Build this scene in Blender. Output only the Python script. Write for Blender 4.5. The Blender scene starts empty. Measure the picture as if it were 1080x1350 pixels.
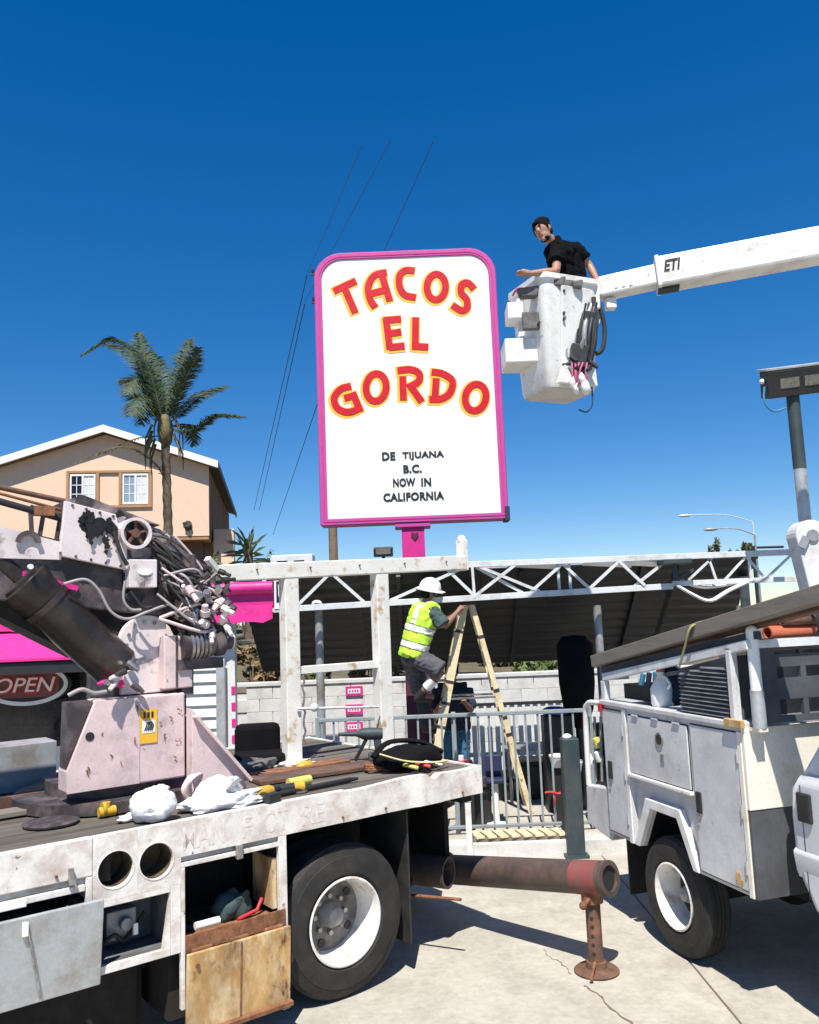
import bpy, bmesh, math, random
from math import radians, sin, cos, pi, atan2, sqrt
from mathutils import Vector as V, Matrix as M, Euler
random.seed(7)
S = bpy.context.scene
COL = S.collection
# ------------------------------------------------------------------ camera, sky, sun, exposure
F_PX, CAM_H, PITCH, ROLL = 1100.0, 2.45, radians(7.3), radians(2.25)
FWD = V((0, cos(PITCH), sin(PITCH))); UP0 = V((0, -sin(PITCH), cos(PITCH))); R0 = V((1, 0, 0))
UPV = UP0*cos(ROLL) + R0*sin(ROLL); RTV = R0*cos(ROLL) - UP0*sin(ROLL)
cam = bpy.data.cameras.new('camera'); camo = bpy.data.objects.new('camera', cam); COL.objects.link(camo)
cam.sensor_fit = 'HORIZONTAL'; cam.sensor_width = 36; cam.lens = 36*F_PX/1080; cam.clip_end = 5000; cam.clip_start = 0.05
camo.matrix_world = M(((RTV.x, UPV.x, -FWD.x, 0), (RTV.y, UPV.y, -FWD.y, 0), (RTV.z, UPV.z, -FWD.z, CAM_H), (0, 0, 0, 1)))
S.camera = camo
SUN_EL, SUN_AZ = radians(60), radians(5)          # sun stands behind the photographer, a little to the left
to_sun = V((-sin(SUN_AZ)*cos(SUN_EL), -cos(SUN_AZ)*cos(SUN_EL), sin(SUN_EL)))
w = bpy.data.worlds.new('World'); S.world = w; w.use_nodes = True
nt = w.node_tree; nt.nodes.clear()
sky = nt.nodes.new('ShaderNodeTexSky'); sky.sky_type = 'NISHITA'; sky.sun_disc = False
sky.sun_elevation = SUN_EL; sky.sun_rotation = pi + SUN_AZ
sky.altitude = 1800; sky.air_density = 1.0; sky.dust_density = 0.0; sky.ozone_density = 3.0
hs = nt.nodes.new('ShaderNodeHueSaturation'); hs.inputs['Saturation'].default_value = 1.562; hs.inputs['Value'].default_value = 1.66; hs.inputs['Hue'].default_value = 0.507
bg = nt.nodes.new('ShaderNodeBackground'); bg.inputs['Strength'].default_value = 0.075
wo = nt.nodes.new('ShaderNodeOutputWorld')
gm = nt.nodes.new('ShaderNodeGamma'); gm.inputs['Gamma'].default_value = 0.80
nt.links.new(sky.outputs[0], gm.inputs['Color']); nt.links.new(gm.outputs[0], hs.inputs['Color']); nt.links.new(hs.outputs[0], bg.inputs[0]); nt.links.new(bg.outputs[0], wo.inputs[0])
sl = bpy.data.lights.new('sun', 'SUN'); sl.energy = 5.0; sl.angle = radians(0.5); sl.color = (1.0, 0.95, 0.87)
slo = bpy.data.objects.new('sun', sl); COL.objects.link(slo); slo.rotation_euler = to_sun.to_track_quat('Z', 'Y').to_euler(); slo.location = (-8, -20, 30)
S.view_settings.view_transform = 'Standard'; S.view_settings.look = 'None'; S.view_settings.gamma = 1.0
S.view_settings.use_curve_mapping = False; S.view_settings.exposure = 0.55
S.render.engine = 'CYCLES'; S.cycles.max_bounces = 5; S.cycles.use_denoising = True

# ------------------------------------------------------------------ survey helpers: a bearing in the photograph + a real depth or height -> a real point
def _ray(px, py): return FWD + RTV*((px-540)/F_PX) - UPV*((py-675)/F_PX)
def W(px, py, Y):
    d = _ray(px, py); return V((0, 0, CAM_H)) + d*(Y/d.y)
def G(px, py, z=0.0):
    d = _ray(px, py); return V((0, 0, CAM_H)) + d*((z-CAM_H)/d.z)

# ------------------------------------------------------------------ materials
MATS = {}
def mat(name, col, rough=0.6, metal=0.0, var=0.12, scale=4.0, dirt=None, damt=0.45, dscale=2.5, dsoft=0.12, bump=0.0, bscale=40.0, stretch=None, fine=0.06, spec=0.5, extra=()):
    if name in MATS: return MATS[name]
    m = bpy.data.materials.new(name); m.use_nodes = True; MATS[name] = m
    n = m.node_tree.nodes; l = m.node_tree.links; b = n['Principled BSDF']
    b.inputs['Roughness'].default_value = rough; b.inputs['Metallic'].default_value = metal; b.inputs['Specular IOR Level'].default_value = spec
    tc = n.new('ShaderNodeTexCoord'); vec = tc.outputs['Object']
    oi = n.new('ShaderNodeObjectInfo')
    addn = n.new('ShaderNodeVectorMath'); addn.operation = 'ADD'; cx = n.new('ShaderNodeCombineXYZ')
    mr = n.new('ShaderNodeMath'); mr.operation = 'MULTIPLY'; mr.inputs[1].default_value = 37.0
    l.new(oi.outputs['Random'], mr.inputs[0]); l.new(mr.outputs[0], cx.inputs[0]); l.new(mr.outputs[0], cx.inputs[1])
    l.new(vec, addn.inputs[0]); l.new(cx.outputs[0], addn.inputs[1]); vec = addn.outputs[0]
    if stretch:
        mp = n.new('ShaderNodeMapping'); mp.inputs['Scale'].default_value = stretch; l.new(vec, mp.inputs[0]); vec = mp.outputs[0]
    def noise(sc, det=5, ro=0.6):
        t = n.new('ShaderNodeTexNoise'); t.inputs['Scale'].default_value = sc; t.inputs['Detail'].default_value = det; t.inputs['Roughness'].default_value = ro
        l.new(vec, t.inputs['Vector']); return t.outputs['Fac']
    def ramp(fac, a, b_, ca, cb):
        r = n.new('ShaderNodeMapRange'); r.inputs[1].default_value = a; r.inputs[2].default_value = b_; r.inputs[3].default_value = ca; r.inputs[4].default_value = cb
        l.new(fac, r.inputs[0]); return r.outputs[0]
    rgb = n.new('ShaderNodeRGB'); rgb.outputs[0].default_value = (*col, 1); cur = rgb.outputs[0]
    if dirt is not None:
        mx = n.new('ShaderNodeMix'); mx.data_type = 'RGBA'; l.new(cur, mx.inputs[6]); mx.inputs[7].default_value = (*dirt, 1)
        th = 0.5 + (0.5-damt)*0.45
        l.new(ramp(noise(dscale, 8, 0.68), th-dsoft, th+dsoft, 0.0, 1.0), mx.inputs[0]); cur = mx.outputs[2]
    for k_, (ec, ea, es, eo) in enumerate(extra):
        mx = n.new('ShaderNodeMix'); mx.data_type = 'RGBA'; l.new(cur, mx.inputs[6]); mx.inputs[7].default_value = (*ec, 1)
        th = 0.5 + (0.5-ea)*0.45
        l.new(ramp(noise(es, 9, 0.66), th-eo, th+eo, 0.0, 1.0), mx.inputs[0]); cur = mx.outputs[2]
    fac = ramp(noise(scale), 0.3, 0.7, 1-var, 1+var)
    if fine:
        mm = n.new('ShaderNodeMath'); mm.operation = 'MULTIPLY'; l.new(fac, mm.inputs[0]); l.new(ramp(noise(scale*14, 3), 0.3, 0.7, 1-fine, 1+fine), mm.inputs[1]); fac = mm.outputs[0]
    vm = n.new('ShaderNodeVectorMath'); vm.operation = 'SCALE'; l.new(cur, vm.inputs[0]); l.new(fac, vm.inputs['Scale']); l.new(vm.outputs[0], b.inputs['Base Color'])
    l.new(ramp(noise(scale*3), 0.3, 0.7, max(0.02, rough-0.08), min(1, rough+0.1)), b.inputs['Roughness'])
    if bump:
        bp = n.new('ShaderNodeBump'); bp.inputs['Strength'].default_value = bump; bp.inputs['Distance'].default_value = 0.01
        l.new(noise(bscale), bp.inputs['Height']); l.new(bp.outputs[0], b.inputs['Normal'])
    return m
RUST = (0.16, 0.065, 0.03); GRIME = (0.10, 0.085, 0.07)
mat('white_worn', (0.74, 0.71, 0.66), 0.5, dirt=(0.42, 0.33, 0.26), damt=0.28, dscale=5, var=0.08, bump=0.15, bscale=25, extra=[((0.20, 0.10, 0.05), 0.10, 17, .03), ((0.55, 0.47, 0.42), .3, 9, .1)])
mat('white_rack', (0.76, 0.74, 0.67), 0.5, dirt=(0.45, 0.30, 0.14), damt=0.27, dscale=7, dsoft=0.06, var=0.07)
mat('white_gloss', (0.76, 0.755, 0.73), 0.35, dirt=(0.5, 0.47, 0.42), damt=0.26, dscale=3, var=0.06, extra=[((0.30, 0.27, 0.24), .13, 11, .04)])
mat('white_steel', (0.62, 0.645, 0.65), 0.45, dirt=(0.4, 0.36, 0.32), damt=0.25, dscale=6, var=0.08)
mat('util_white', (0.63, 0.635, 0.645), 0.38, dirt=(0.42, 0.40, 0.38), damt=0.3, dscale=3.2, dsoft=0.2, var=0.07, extra=[((0.38, 0.34, 0.30), .14, 12, .05)])
mat('util_cream', (0.78, 0.74, 0.64), 0.5, dirt=(0.55, 0.45, 0.3), damt=0.2, dscale=4, var=0.05)
mat('silver_paint', (0.66, 0.67, 0.69), 0.25, metal=0.1, var=0.03, scale=2, fine=0.02)
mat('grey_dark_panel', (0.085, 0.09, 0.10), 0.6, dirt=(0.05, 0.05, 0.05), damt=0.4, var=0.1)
mat('galv', (0.52, 0.55, 0.57), 0.45, metal=0.4, dirt=(0.30, 0.28, 0.25), damt=0.4, dscale=4, var=0.12, bump=0.1, bscale=12)
mat('galv_grey', (0.33, 0.35, 0.37), 0.5, metal=0.3, dirt=(0.2, 0.17, 0.14), damt=0.35, dscale=5, var=0.12)
mat('fence_paint', (0.24, 0.285, 0.30), 0.5, dirt=(0.22, 0.2, 0.18), damt=0.25, dscale=9, var=0.1)
mat('crane_pink', (0.68, 0.53, 0.52), 0.5, dirt=(0.26, 0.16, 0.14), damt=0.17, dscale=6, dsoft=0.10, var=0.1, bump=0.15, bscale=20, extra=[((0.5, 0.40, 0.40), .35, 3, .15), ((0.13, 0.08, 0.06), .08, 18, .03)])
mat('crane_pale', (0.68, 0.60, 0.59), 0.5, dirt=(0.12, 0.09, 0.085), damt=0.22, dscale=3.5, dsoft=0.05, var=0.1)
mat('crane_grime', (0.36, 0.28, 0.28), 0.5, dirt=(0.045, 0.035, 0.033), damt=0.48, dscale=5, dsoft=.12, var=.25, extra=[((0.02, 0.016, 0.015), .25, 13, .04), ((.55, .46, .46), .18, 9, .05)])
mat('crane_stain', (0.012, 0.010, 0.010), 0.5, var=0.2)
mat('crane_dark', (0.042, 0.034, 0.036), 0.5, dirt=(0.17, 0.13, 0.13), damt=0.35, dscale=5, var=0.2)
mat('ram_dark', (0.030, 0.025, 0.023), 0.34, metal=0.2, dirt=(0.065, 0.05, 0.045), damt=0.35, dscale=4, var=0.2)
mat('steel', (0.42, 0.41, 0.40), 0.35, metal=0.8, dirt=(0.16, 0.12, 0.1), damt=0.35, dscale=12, var=0.2)
mat('black_rubber', (0.018, 0.018, 0.018), 0.7, var=0.25, dirt=(0.04, 0.036, 0.032), damt=0.4, dscale=5)
mat('tyre', (0.014, 0.0135, 0.013), 0.75, var=0.25, dirt=(0.034, 0.031, 0.027), damt=0.4, dscale=5, bump=0.2, bscale=60)
mat('black_paint', (0.02, 0.02, 0.022), 0.5, var=0.2)
mat('black_cloth', (0.006, 0.006, 0.007), 0.95, spec=.15, var=0.3, bump=0.2, bscale=60)
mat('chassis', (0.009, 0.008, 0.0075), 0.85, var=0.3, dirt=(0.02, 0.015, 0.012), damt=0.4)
mat('rim_white', (0.74, 0.72, 0.68), 0.4, dirt=(0.3, 0.22, 0.15), damt=0.22, dscale=9, var=0.08)
mat('rust', RUST, 0.85, dirt=(0.28, 0.13, 0.06), damt=0.45, dscale=14, var=0.25, bump=0.3, bscale=50)
mat('rust_jack', (0.165, 0.080, 0.050), 0.85, dirt=(0.075, 0.042, 0.03), damt=0.45, dscale=10, var=0.25, bump=0.3, bscale=50)
mat('rim_shade_mid', (0.20, 0.19, 0.18), 0.5, dirt=(0.08, 0.07, 0.06), damt=0.4, dscale=9)  # wheel disc grey includes the shade inside the dished rim
mat('rust_panel', (0.60, 0.38, 0.15), 0.65, dirt=(0.20, 0.085, 0.025), damt=0.44, dscale=4.2, dsoft=0.26, var=0.3, scale=7, stretch=(1, 1, 0.5), extra=[((0.66, 0.54, 0.34), 0.36, 6.5, .12), ((0.09, 0.035, 0.012), 0.2, 10, .06)])
mat('socket', (0.16, 0.11, 0.06), 0.8, dirt=(0.03, 0.02, 0.015), damt=0.5, dscale=9, dsoft=.2)
mat('rim_shade_dark', (0.075, 0.07, 0.066), 0.6, dirt=(0.03, 0.025, 0.02), damt=0.4, dscale=9)  # wheel disc darkened like the shade deep in the dish
mat('pole_dark', (0.06, 0.05, 0.045), 0.8)
mat('pipe_dark', (0.060, 0.045, 0.039), 0.55, dirt=(0.105, 0.068, 0.052), damt=0.4, dscale=6, var=0.2)
mat('pipe_red', (0.22, 0.055, 0.05), 0.65, dirt=(0.12, 0.07, 0.06), damt=0.4, dscale=8, var=0.2)
mat('plank', (0.135, 0.115, 0.095), 0.85, dirt=(0.06, 0.052, 0.045), damt=0.42, dscale=3, var=0.3, bump=0.4, bscale=30, stretch=(0.25, 3, 3))
mat('timber_grey', (0.225, 0.20, 0.165), 0.85, dirt=(0.10, 0.085, 0.07), damt=0.4, dscale=4, var=0.25, stretch=(0.25, 3, 3))
mat('board_brown', (0.14, 0.075, 0.05), 0.85, dirt=(0.07, 0.05, 0.04), damt=0.4, dscale=5, var=0.25)
mat('concrete', (0.398, 0.370, 0.315), 0.9, dirt=(0.33, 0.30, 0.25), damt=0.36, dscale=2.3, dsoft=0.14, var=0.07, scale=1.4, bump=0.3, bscale=60, fine=0.10, extra=[((0.22, 0.19, 0.15), 0.13, 7, .05), ((0.13, 0.11, 0.09), 0.05, 14, .02), ((0.20, 0.175, 0.145), 0.10, 1.7, .05), ((0.48, 0.45, 0.39), .3, 3.5, .15)])
mat('joint', (0.19, 0.14, 0.09), 0.95)
mat('asphalt', (0.055, 0.052, 0.05), 0.9, var=0.15)
mat('soil', (0.15, 0.115, 0.07), 0.95, dirt=(0.09, 0.085, 0.04), damt=0.5, dscale=0.6, var=0.25)
mat('white_block', (0.60, 0.60, 0.585), 0.8, dirt=(0.45, 0.44, 0.42), damt=0.35, dscale=3, var=0.06, bump=0.2, bscale=40)
mat('siding_white', (0.66, 0.67, 0.66), 0.55, dirt=(0.5, 0.49, 0.46), damt=0.25, dscale=3, var=0.05)
mat('hot_pink', (0.62, 0.022, 0.23), 0.5, var=0.1, dirt=(0.5, 0.016, 0.17), damt=0.3, dscale=6)
mat('sign_pink', (0.50, 0.075, 0.30), 0.4, var=0.08, dirt=(0.40, 0.055, 0.24), damt=0.3, dscale=4)
mat('awning_pink', (0.64, 0.024, 0.24), 0.85, var=0.14, scale=9, bump=0.3, bscale=50)
mat('maroon', (0.07, 0.012, 0.035), 0.7, var=0.2)
mat('sign_face', (0.86, 0.86, 0.83), 0.3, var=0.012, fine=0.01)
mat('letter_red', (0.56, 0.004, 0.012), 0.4, var=0.1, scale=6)
mat('letter_yellow', (0.88, 0.47, 0.045), 0.5, var=0.08)
mat('ink', (0.015, 0.015, 0.016), 0.5, var=0.1)
mat('ghost_ink', (0.66, 0.56, 0.51), 0.7, var=0.2, scale=25, dirt=(0.72, 0.68, 0.63), damt=.5, dscale=14, dsoft=.1)
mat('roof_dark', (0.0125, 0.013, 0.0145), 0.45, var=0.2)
mat('roof_top', (0.42, 0.42, 0.41), 0.6, var=0.1)
mat('stucco', (0.76, 0.55, 0.40), 0.9, var=0.04, bump=0.3, bscale=120)
mat('stucco_shade', (0.17, 0.105, 0.07), 0.9, var=0.12)  # stucco tone darkened for the shaded side, lower floor and soffit
mat('trim_brown', (0.40, 0.22, 0.11), 0.7, var=0.12)
mat('fascia_white', (0.80, 0.79, 0.77), 0.5, var=0.04)
mat('shingle', (0.17, 0.15, 0.14), 0.9, var=0.2)
mat('glass_pane', (0.25, 0.33, 0.40), 0.08, var=0.15, scale=2)
mat('glass_dark', (0.012, 0.014, 0.016), 0.06, var=0.1)
mat('curtain', (0.62, 0.66, 0.68), 0.8, var=0.12, scale=8)
mat('bark', (0.17, 0.125, 0.085), 0.95, dirt=(0.08, 0.06, 0.045), damt=0.45, dscale=9, var=0.25, bump=0.5, bscale=20)
mat('pole_wood', (0.20, 0.145, 0.10), 0.9, var=0.2)
mat('frond', (0.050, 0.075, 0.030), 0.6, var=0.35, scale=3)
mat('frond_dry', (0.145, 0.115, 0.05), 0.8, var=0.25)
mat('frond_small', (0.14, 0.16, 0.07), 0.7, var=0.35, scale=3)
mat('leaf_olive', (0.10, 0.105, 0.035), 0.7, var=0.45, scale=2)
mat('leaf_dry', (0.23, 0.155, 0.07), 0.8, var=0.4, scale=2)
mat('leaf_green', (0.13, 0.17, 0.05), 0.7, var=0.45, scale=2)
mat('wire', (0.04, 0.06, 0.09), 0.6)
mat('hi_vis', (0.52, 0.86, 0.06), 0.75, var=0.08, scale=12)
mat('reflective', (0.70, 0.72, 0.66), 0.4, var=0.05)
mat('vest_seam', (0.10, 0.16, 0.03), 0.8)
mat('shorts_grey', (0.085, 0.082, 0.095), 0.9, var=0.3, scale=14)
mat('shirt_teal', (0.045, 0.075, 0.07), 0.9, var=0.3)
mat('black_shirt', (0.0045, 0.0045, 0.0055), 0.95, var=0.3, scale=9, spec=.1)
mat('jeans', (0.04, 0.13, 0.24), 0.9, var=0.35, scale=16)
mat('navy_cloth', (0.018, 0.028, 0.05), 0.9, var=0.3)
mat('skin', (0.39, 0.205, 0.13), 0.55, var=0.06)
mat('skin_dark', (0.26, 0.13, 0.085), 0.55, var=0.06)
mat('hair', (0.006, 0.0055, 0.0055), 0.9, var=0.2, spec=.15)
mat('eye_dark', (0.015, 0.012, 0.01), 0.3)
mat('lip', (0.30, 0.12, 0.10), 0.5)
mat('white_sock', (0.80, 0.80, 0.78), 0.9, var=0.03)
mat('hat_white', (0.82, 0.82, 0.80), 0.3, var=0.03)
mat('boot', (0.02, 0.018, 0.016), 0.7)
mat('ladder_tan', (0.72, 0.61, 0.39), 0.6, dirt=(0.42, 0.32, 0.17), damt=0.3, dscale=8, var=0.1)
mat('ladder_dark', (0.035, 0.03, 0.028), 0.6)
mat('plastic_white', (0.80, 0.80, 0.82), 0.35, var=0.05, bump=1.0, bscale=14)
mat('yellow_plastic', (0.56, 0.34, 0.03), 0.45, var=0.12)
mat('lining', (0.52, 0.47, 0.24), 0.8, var=.2)
mat('lime_plastic', (0.56, 0.52, 0.13), 0.5, var=0.1)
mat('label_yellow', (0.80, 0.44, 0.03), 0.5, var=0.08)
mat('label_white', (0.8, 0.78, 0.72), 0.5, var=0.05)
mat('red_plastic', (0.55, 0.03, 0.04), 0.5, var=0.15)
mat('cone_orange', (0.46, 0.12, 0.06), 0.55, var=0.12)
mat('teal_post', (0.030, 0.050, 0.058), 0.6, dirt=(0.06, 0.07, 0.07), damt=0.35, dscale=3, var=0.2)
mat('navy_plastic', (0.02, 0.025, 0.07), 0.6, var=0.2)
mat('blue_tarp', (0.05, 0.08, 0.33), 0.6, var=0.2)
mat('strap_green', (0.33, 0.32, 0.12), 0.8, var=0.15)
mat('hose_grey', (0.34, 0.31, 0.31), 0.5, var=0.15)
mat('led_face', (0.17, 0.17, 0.14), 0.25, var=0.3, scale=30)
mat('cable_blue', (0.06, 0.22, 0.38), 0.5)
mat('tray_grey', (0.17, 0.175, 0.18), 0.6, dirt=(0.08, 0.08, 0.08), damt=0.45, dscale=7, var=0.25)
mat('sheet_white', (0.72, 0.73, 0.74), 0.4, var=0.1)
mat('tub_grey', (0.56, 0.55, 0.53), 0.5, dirt=(0.36, 0.34, 0.31), damt=0.3, dscale=4, var=0.08)
mat('bag_grey', (0.10, 0.095, 0.09), 0.8, dirt=(0.2, 0.19, 0.18), damt=0.4, dscale=10, var=0.2)
mat('fuchsia_strap', (0.5, 0.12, 0.22), 0.7)
mat('tail_red', (0.45, 0.02, 0.02), 0.3)

# ------------------------------------------------------------------ mesh building
def frame_of(d, up=V((0, 0, 1))):
    d = d.normalized()
    if abs(d.dot(up)) > 0.98: up = V((1, 0, 0)) if abs(d.x) < 0.9 else V((0, 1, 0))
    x = d.cross(up).normalized(); y = x.cross(d).normalized(); return x, y, d
def crom(pts, k=6, closed=False):
    pts = [V(p) for p in pts]; n = len(pts); out = []
    rng = range(n) if closed else range(n-1)
    for i in rng:
        if closed: p0, p1, p2, p3 = pts[(i-1) % n], pts[i], pts[(i+1) % n], pts[(i+2) % n]
        else: p0, p1, p2, p3 = pts[max(i-1, 0)], pts[i], pts[i+1], pts[min(i+2, n-1)]
        for j in range(k):
            t = j/k
            out.append(0.5*((2*p1)+(p2-p0)*t+(2*p0-5*p1+4*p2-p3)*t*t+(3*p1-p0-3*p2+p3)*t**3))
    if not closed: out.append(pts[-1])
    return out
class MB:
    def __init__(s): s.v = []; s.f = []; s.m = []
    def add(s, vs, fs, mi=0):
        o = len(s.v); s.v += [V(p) for p in vs]; s.f += [[i+o for i in f] for f in fs]; s.m += [mi]*len(fs); return s
    def box(s, a, b, mi=0):
        x0, y0, z0 = [min(p, q) for p, q in zip(a, b)]; x1, y1, z1 = [max(p, q) for p, q in zip(a, b)]
        return s.add([(x0,y0,z0),(x1,y0,z0),(x1,y1,z0),(x0,y1,z0),(x0,y0,z1),(x1,y0,z1),(x1,y1,z1),(x0,y1,z1)],
                     [(0,3,2,1),(4,5,6,7),(0,1,5,4),(1,2,6,5),(2,3,7,6),(3,0,4,7)], mi)
    def obox(s, c, half, R=None, mi=0):
        c = V(c); R = R or M.Identity(3)
        vs = [c + R @ V((sx*half[0], sy*half[1], sz*half[2])) for sz in(-1,1) for sx,sy in((-1,-1),(1,-1),(1,1),(-1,1))]
        return s.add(vs, [(0,3,2,1),(4,5,6,7),(0,1,5,4),(1,2,6,5),(2,3,7,6),(3,0,4,7)], mi)
    def beam(s, p, q, w, h, up=V((0, 0, 1)), mi=0):
        p = V(p); q = V(q); x, y, d = frame_of(q-p, up)
        vs = [b + x*(sx*w/2) + y*(sy*h/2) for b in (p, q) for sx, sy in ((-1,-1),(1,-1),(1,1),(-1,1))]
        return s.add(vs, [(0,3,2,1),(4,5,6,7),(0,1,5,4),(1,2,6,5),(2,3,7,6),(3,0,4,7)], mi)
    def tube(s, pts, r, n=10, cap=True, mi=0, flat=1.0):
        pts = [V(p) for p in pts]; k = len(pts); rs = r if isinstance(r, (list, tuple)) else [r]*k
        x = None; vs = []; fs = []
        for i, p in enumerate(pts):
            d = (pts[min(i+1, k-1)] - pts[max(i-1, 0)])
            if d.length < 1e-9: d = V((0, 0, 1))
            d.normalize()
            if x is None: x, y, _ = frame_of(d)
            else:
                x = (x - d*x.dot(d)); x = x.normalized() if x.length > 1e-6 else frame_of(d)[0]
            y = d.cross(x)
            vs += [p + (x*cos(2*pi*j/n) + y*(sin(2*pi*j/n)*flat))*rs[i] for j in range(n)]
        for i in range(k-1):
            fs += [(i*n+j, i*n+(j+1) % n, (i+1)*n+(j+1) % n, (i+1)*n+j) for j in range(n)]
        if cap: fs += [tuple(range(n-1, -1, -1)), tuple((k-1)*n+j for j in range(n))]
        return s.add(vs, fs, mi)
    def cyl(s, p, q, r, n=20, mi=0, r2=None): return s.tube([p, q], [r, r if r2 is None else r2], n, True, mi)
    def lathe(s, prof, o, axis, n=32, mi=0, closed=False):
        o = V(o); x, y, d = frame_of(V(axis)); vs = []; fs = []; k = len(prof)
        for a, r in prof: vs += [o + d*a + (x*cos(2*pi*j/n)+y*sin(2*pi*j/n))*max(r, 1e-4) for j in range(n)]
        rng = range(k) if closed else range(k-1)
        for i in rng:
            i2 = (i+1) % k
            fs += [(i*n+j, i*n+(j+1) % n, i2*n+(j+1) % n, i2*n+j) for j in range(n)]
        return s.add(vs, fs, mi)
    def prism(s, poly, o, u, v_, d, mi=0):
        """polygon in (u,v) plane at o, extruded by vector d"""
        o = V(o); u = V(u); v_ = V(v_); d = V(d); n = len(poly)
        a = [o + u*p[0] + v_*p[1] for p in poly]
        return s.add(a + [p + d for p in a], [tuple(range(n-1, -1, -1)), tuple(range(n, 2*n))] + [(i, (i+1) % n, n+(i+1) % n, n+i) for i in range(n)], mi)
    def ell(s, c, r, R=None, nu=16, nv=10, mi=0, jit=0.0):
        c = V(c); R = R or M.Identity(3); r = (r, r, r) if isinstance(r, (int, float)) else r
        vs = [c + R @ V((0, 0, -r[2]))]; fs = []
        for i in range(1, nv):
            t = -pi/2 + pi*i/nv
            for j in range(nu):
                k = 1 + random.uniform(-jit, jit)
                vs.append(c + R @ V((cos(t)*cos(2*pi*j/nu)*r[0]*k, cos(t)*sin(2*pi*j/nu)*r[1]*k, sin(t)*r[2]*k)))
        vs.append(c + R @ V((0, 0, r[2]))); top = len(vs)-1
        fs += [(0, 1+(j+1) % nu, 1+j) for j in range(nu)]
        for i in range(nv-2): fs += [(1+i*nu+j, 1+i*nu+(j+1) % nu, 1+(i+1)*nu+(j+1) % nu, 1+(i+1)*nu+j) for j in range(nu)]
        b = 1+(nv-2)*nu; fs += [(b+j, b+(j+1) % nu, top) for j in range(nu)]
        return s.add(vs, fs, mi)
    def ribbon(s, pts, wd, o, u, v_, d, closed=False, mi=0):
        """2-D stroke of width wd (scalar or list) laid in the plane (o,u,v), thickness vector d"""
        P = [V((p[0], p[1])) for p in pts]; n = len(P); L = []; R_ = []
        ws = wd if isinstance(wd, list) else [wd]*n
        for i in range(n):
            if closed: a, b = P[(i-1) % n], P[(i+1) % n]
            else: a, b = P[max(i-1, 0)], P[min(i+1, n-1)]
            t = (b-a).normalized(); nn = V((-t.y, t.x)); L.append(P[i]+nn*ws[i]/2); R_.append(P[i]-nn*ws[i]/2)
        o = V(o); u = V(u); v_ = V(v_); d = V(d)
        f3 = lambda q: o + u*q.x + v_*q.y
        vs = [f3(q) for q in L] + [f3(q) for q in R_]; vs += [q+d for q in vs]; fs = []
        rng = n if closed else n-1
        for i in range(rng):
            j = (i+1) % n
            fs += [(i, j, n+j, n+i), (2*n+i, 3*n+i, 3*n+j, 2*n+j), (i, 2*n+i, 2*n+j, j), (n+i, n+j, 3*n+j, 3*n+i)]
        if not closed: fs += [(0, n, 3*n, 2*n), (n-1, 3*n-1, 4*n-1, 2*n-1)]
        return s.add(vs, fs, mi)
    def build(s, name, mats, parent=None, smooth=None, bevel=0, loc=None, recalc=True):
        me = bpy.data.meshes.new(name)
        me.from_pydata([tuple(p) for p in s.v], [], s.f)
        if recalc:
            bm = bmesh.new(); bm.from_mesh(me); bmesh.ops.recalc_face_normals(bm, faces=bm.faces); bm.to_mesh(me); bm.free()
        mats = mats if isinstance(mats, (list, tuple)) else [mats]
        for m_ in mats: me.materials.append(MATS[m_])
        if len(mats) > 1: me.polygons.foreach_set('material_index', s.m)
        if smooth is not None:
            me.polygons.foreach_set('use_smooth', [True]*len(me.polygons)); me.set_sharp_from_angle(angle=radians(smooth))
        ob = bpy.data.objects.new(name, me); COL.objects.link(ob); ob.parent = parent
        if loc is not None: ob.location = loc
        if bevel:
            bv = ob.modifiers.new('bevel', 'BEVEL'); bv.width = bevel; bv.segments = 2; bv.limit_method = 'ANGLE'; bv.angle_limit = radians(40)
        return ob
def thing(name, label, cat, loc=(0, 0, 0), rz=0.0, group=None):
    o = bpy.data.objects.new(name, None); o.empty_display_size = 0.2; COL.objects.link(o); o.location = loc; o.rotation_euler = (0, 0, rz)
    return tag(o, label, cat, group)
def tag(o, label, cat, group=None):
    o['label'] = label; o['category'] = cat
    if group: o['group'] = group
    return o
def struct(o): o['kind'] = 'structure'; return o
def stuff(o): o['kind'] = 'stuff'; return o
def sub(mesh_ob, name, parent, loc=(0, 0, 0), rot=(0, 0, 0), scale=(1, 1, 1)):
    """another object that shares mesh data"""
    o = bpy.data.objects.new(name, mesh_ob.data); COL.objects.link(o); o.parent = parent; o.location = loc; o.rotation_euler = rot; o.scale = scale
    for md in mesh_ob.modifiers:
        n_ = o.modifiers.new(md.name, md.type)
        if md.type == 'BEVEL': n_.width = md.width; n_.segments = md.segments; n_.limit_method = md.limit_method; n_.angle_limit = md.angle_limit
    return o
def copy_tree(o, parent=None):
    c = o.copy(); COL.objects.link(c); c.parent = parent
    for ch in list(o.children): copy_tree(ch, c)
    return c
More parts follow.
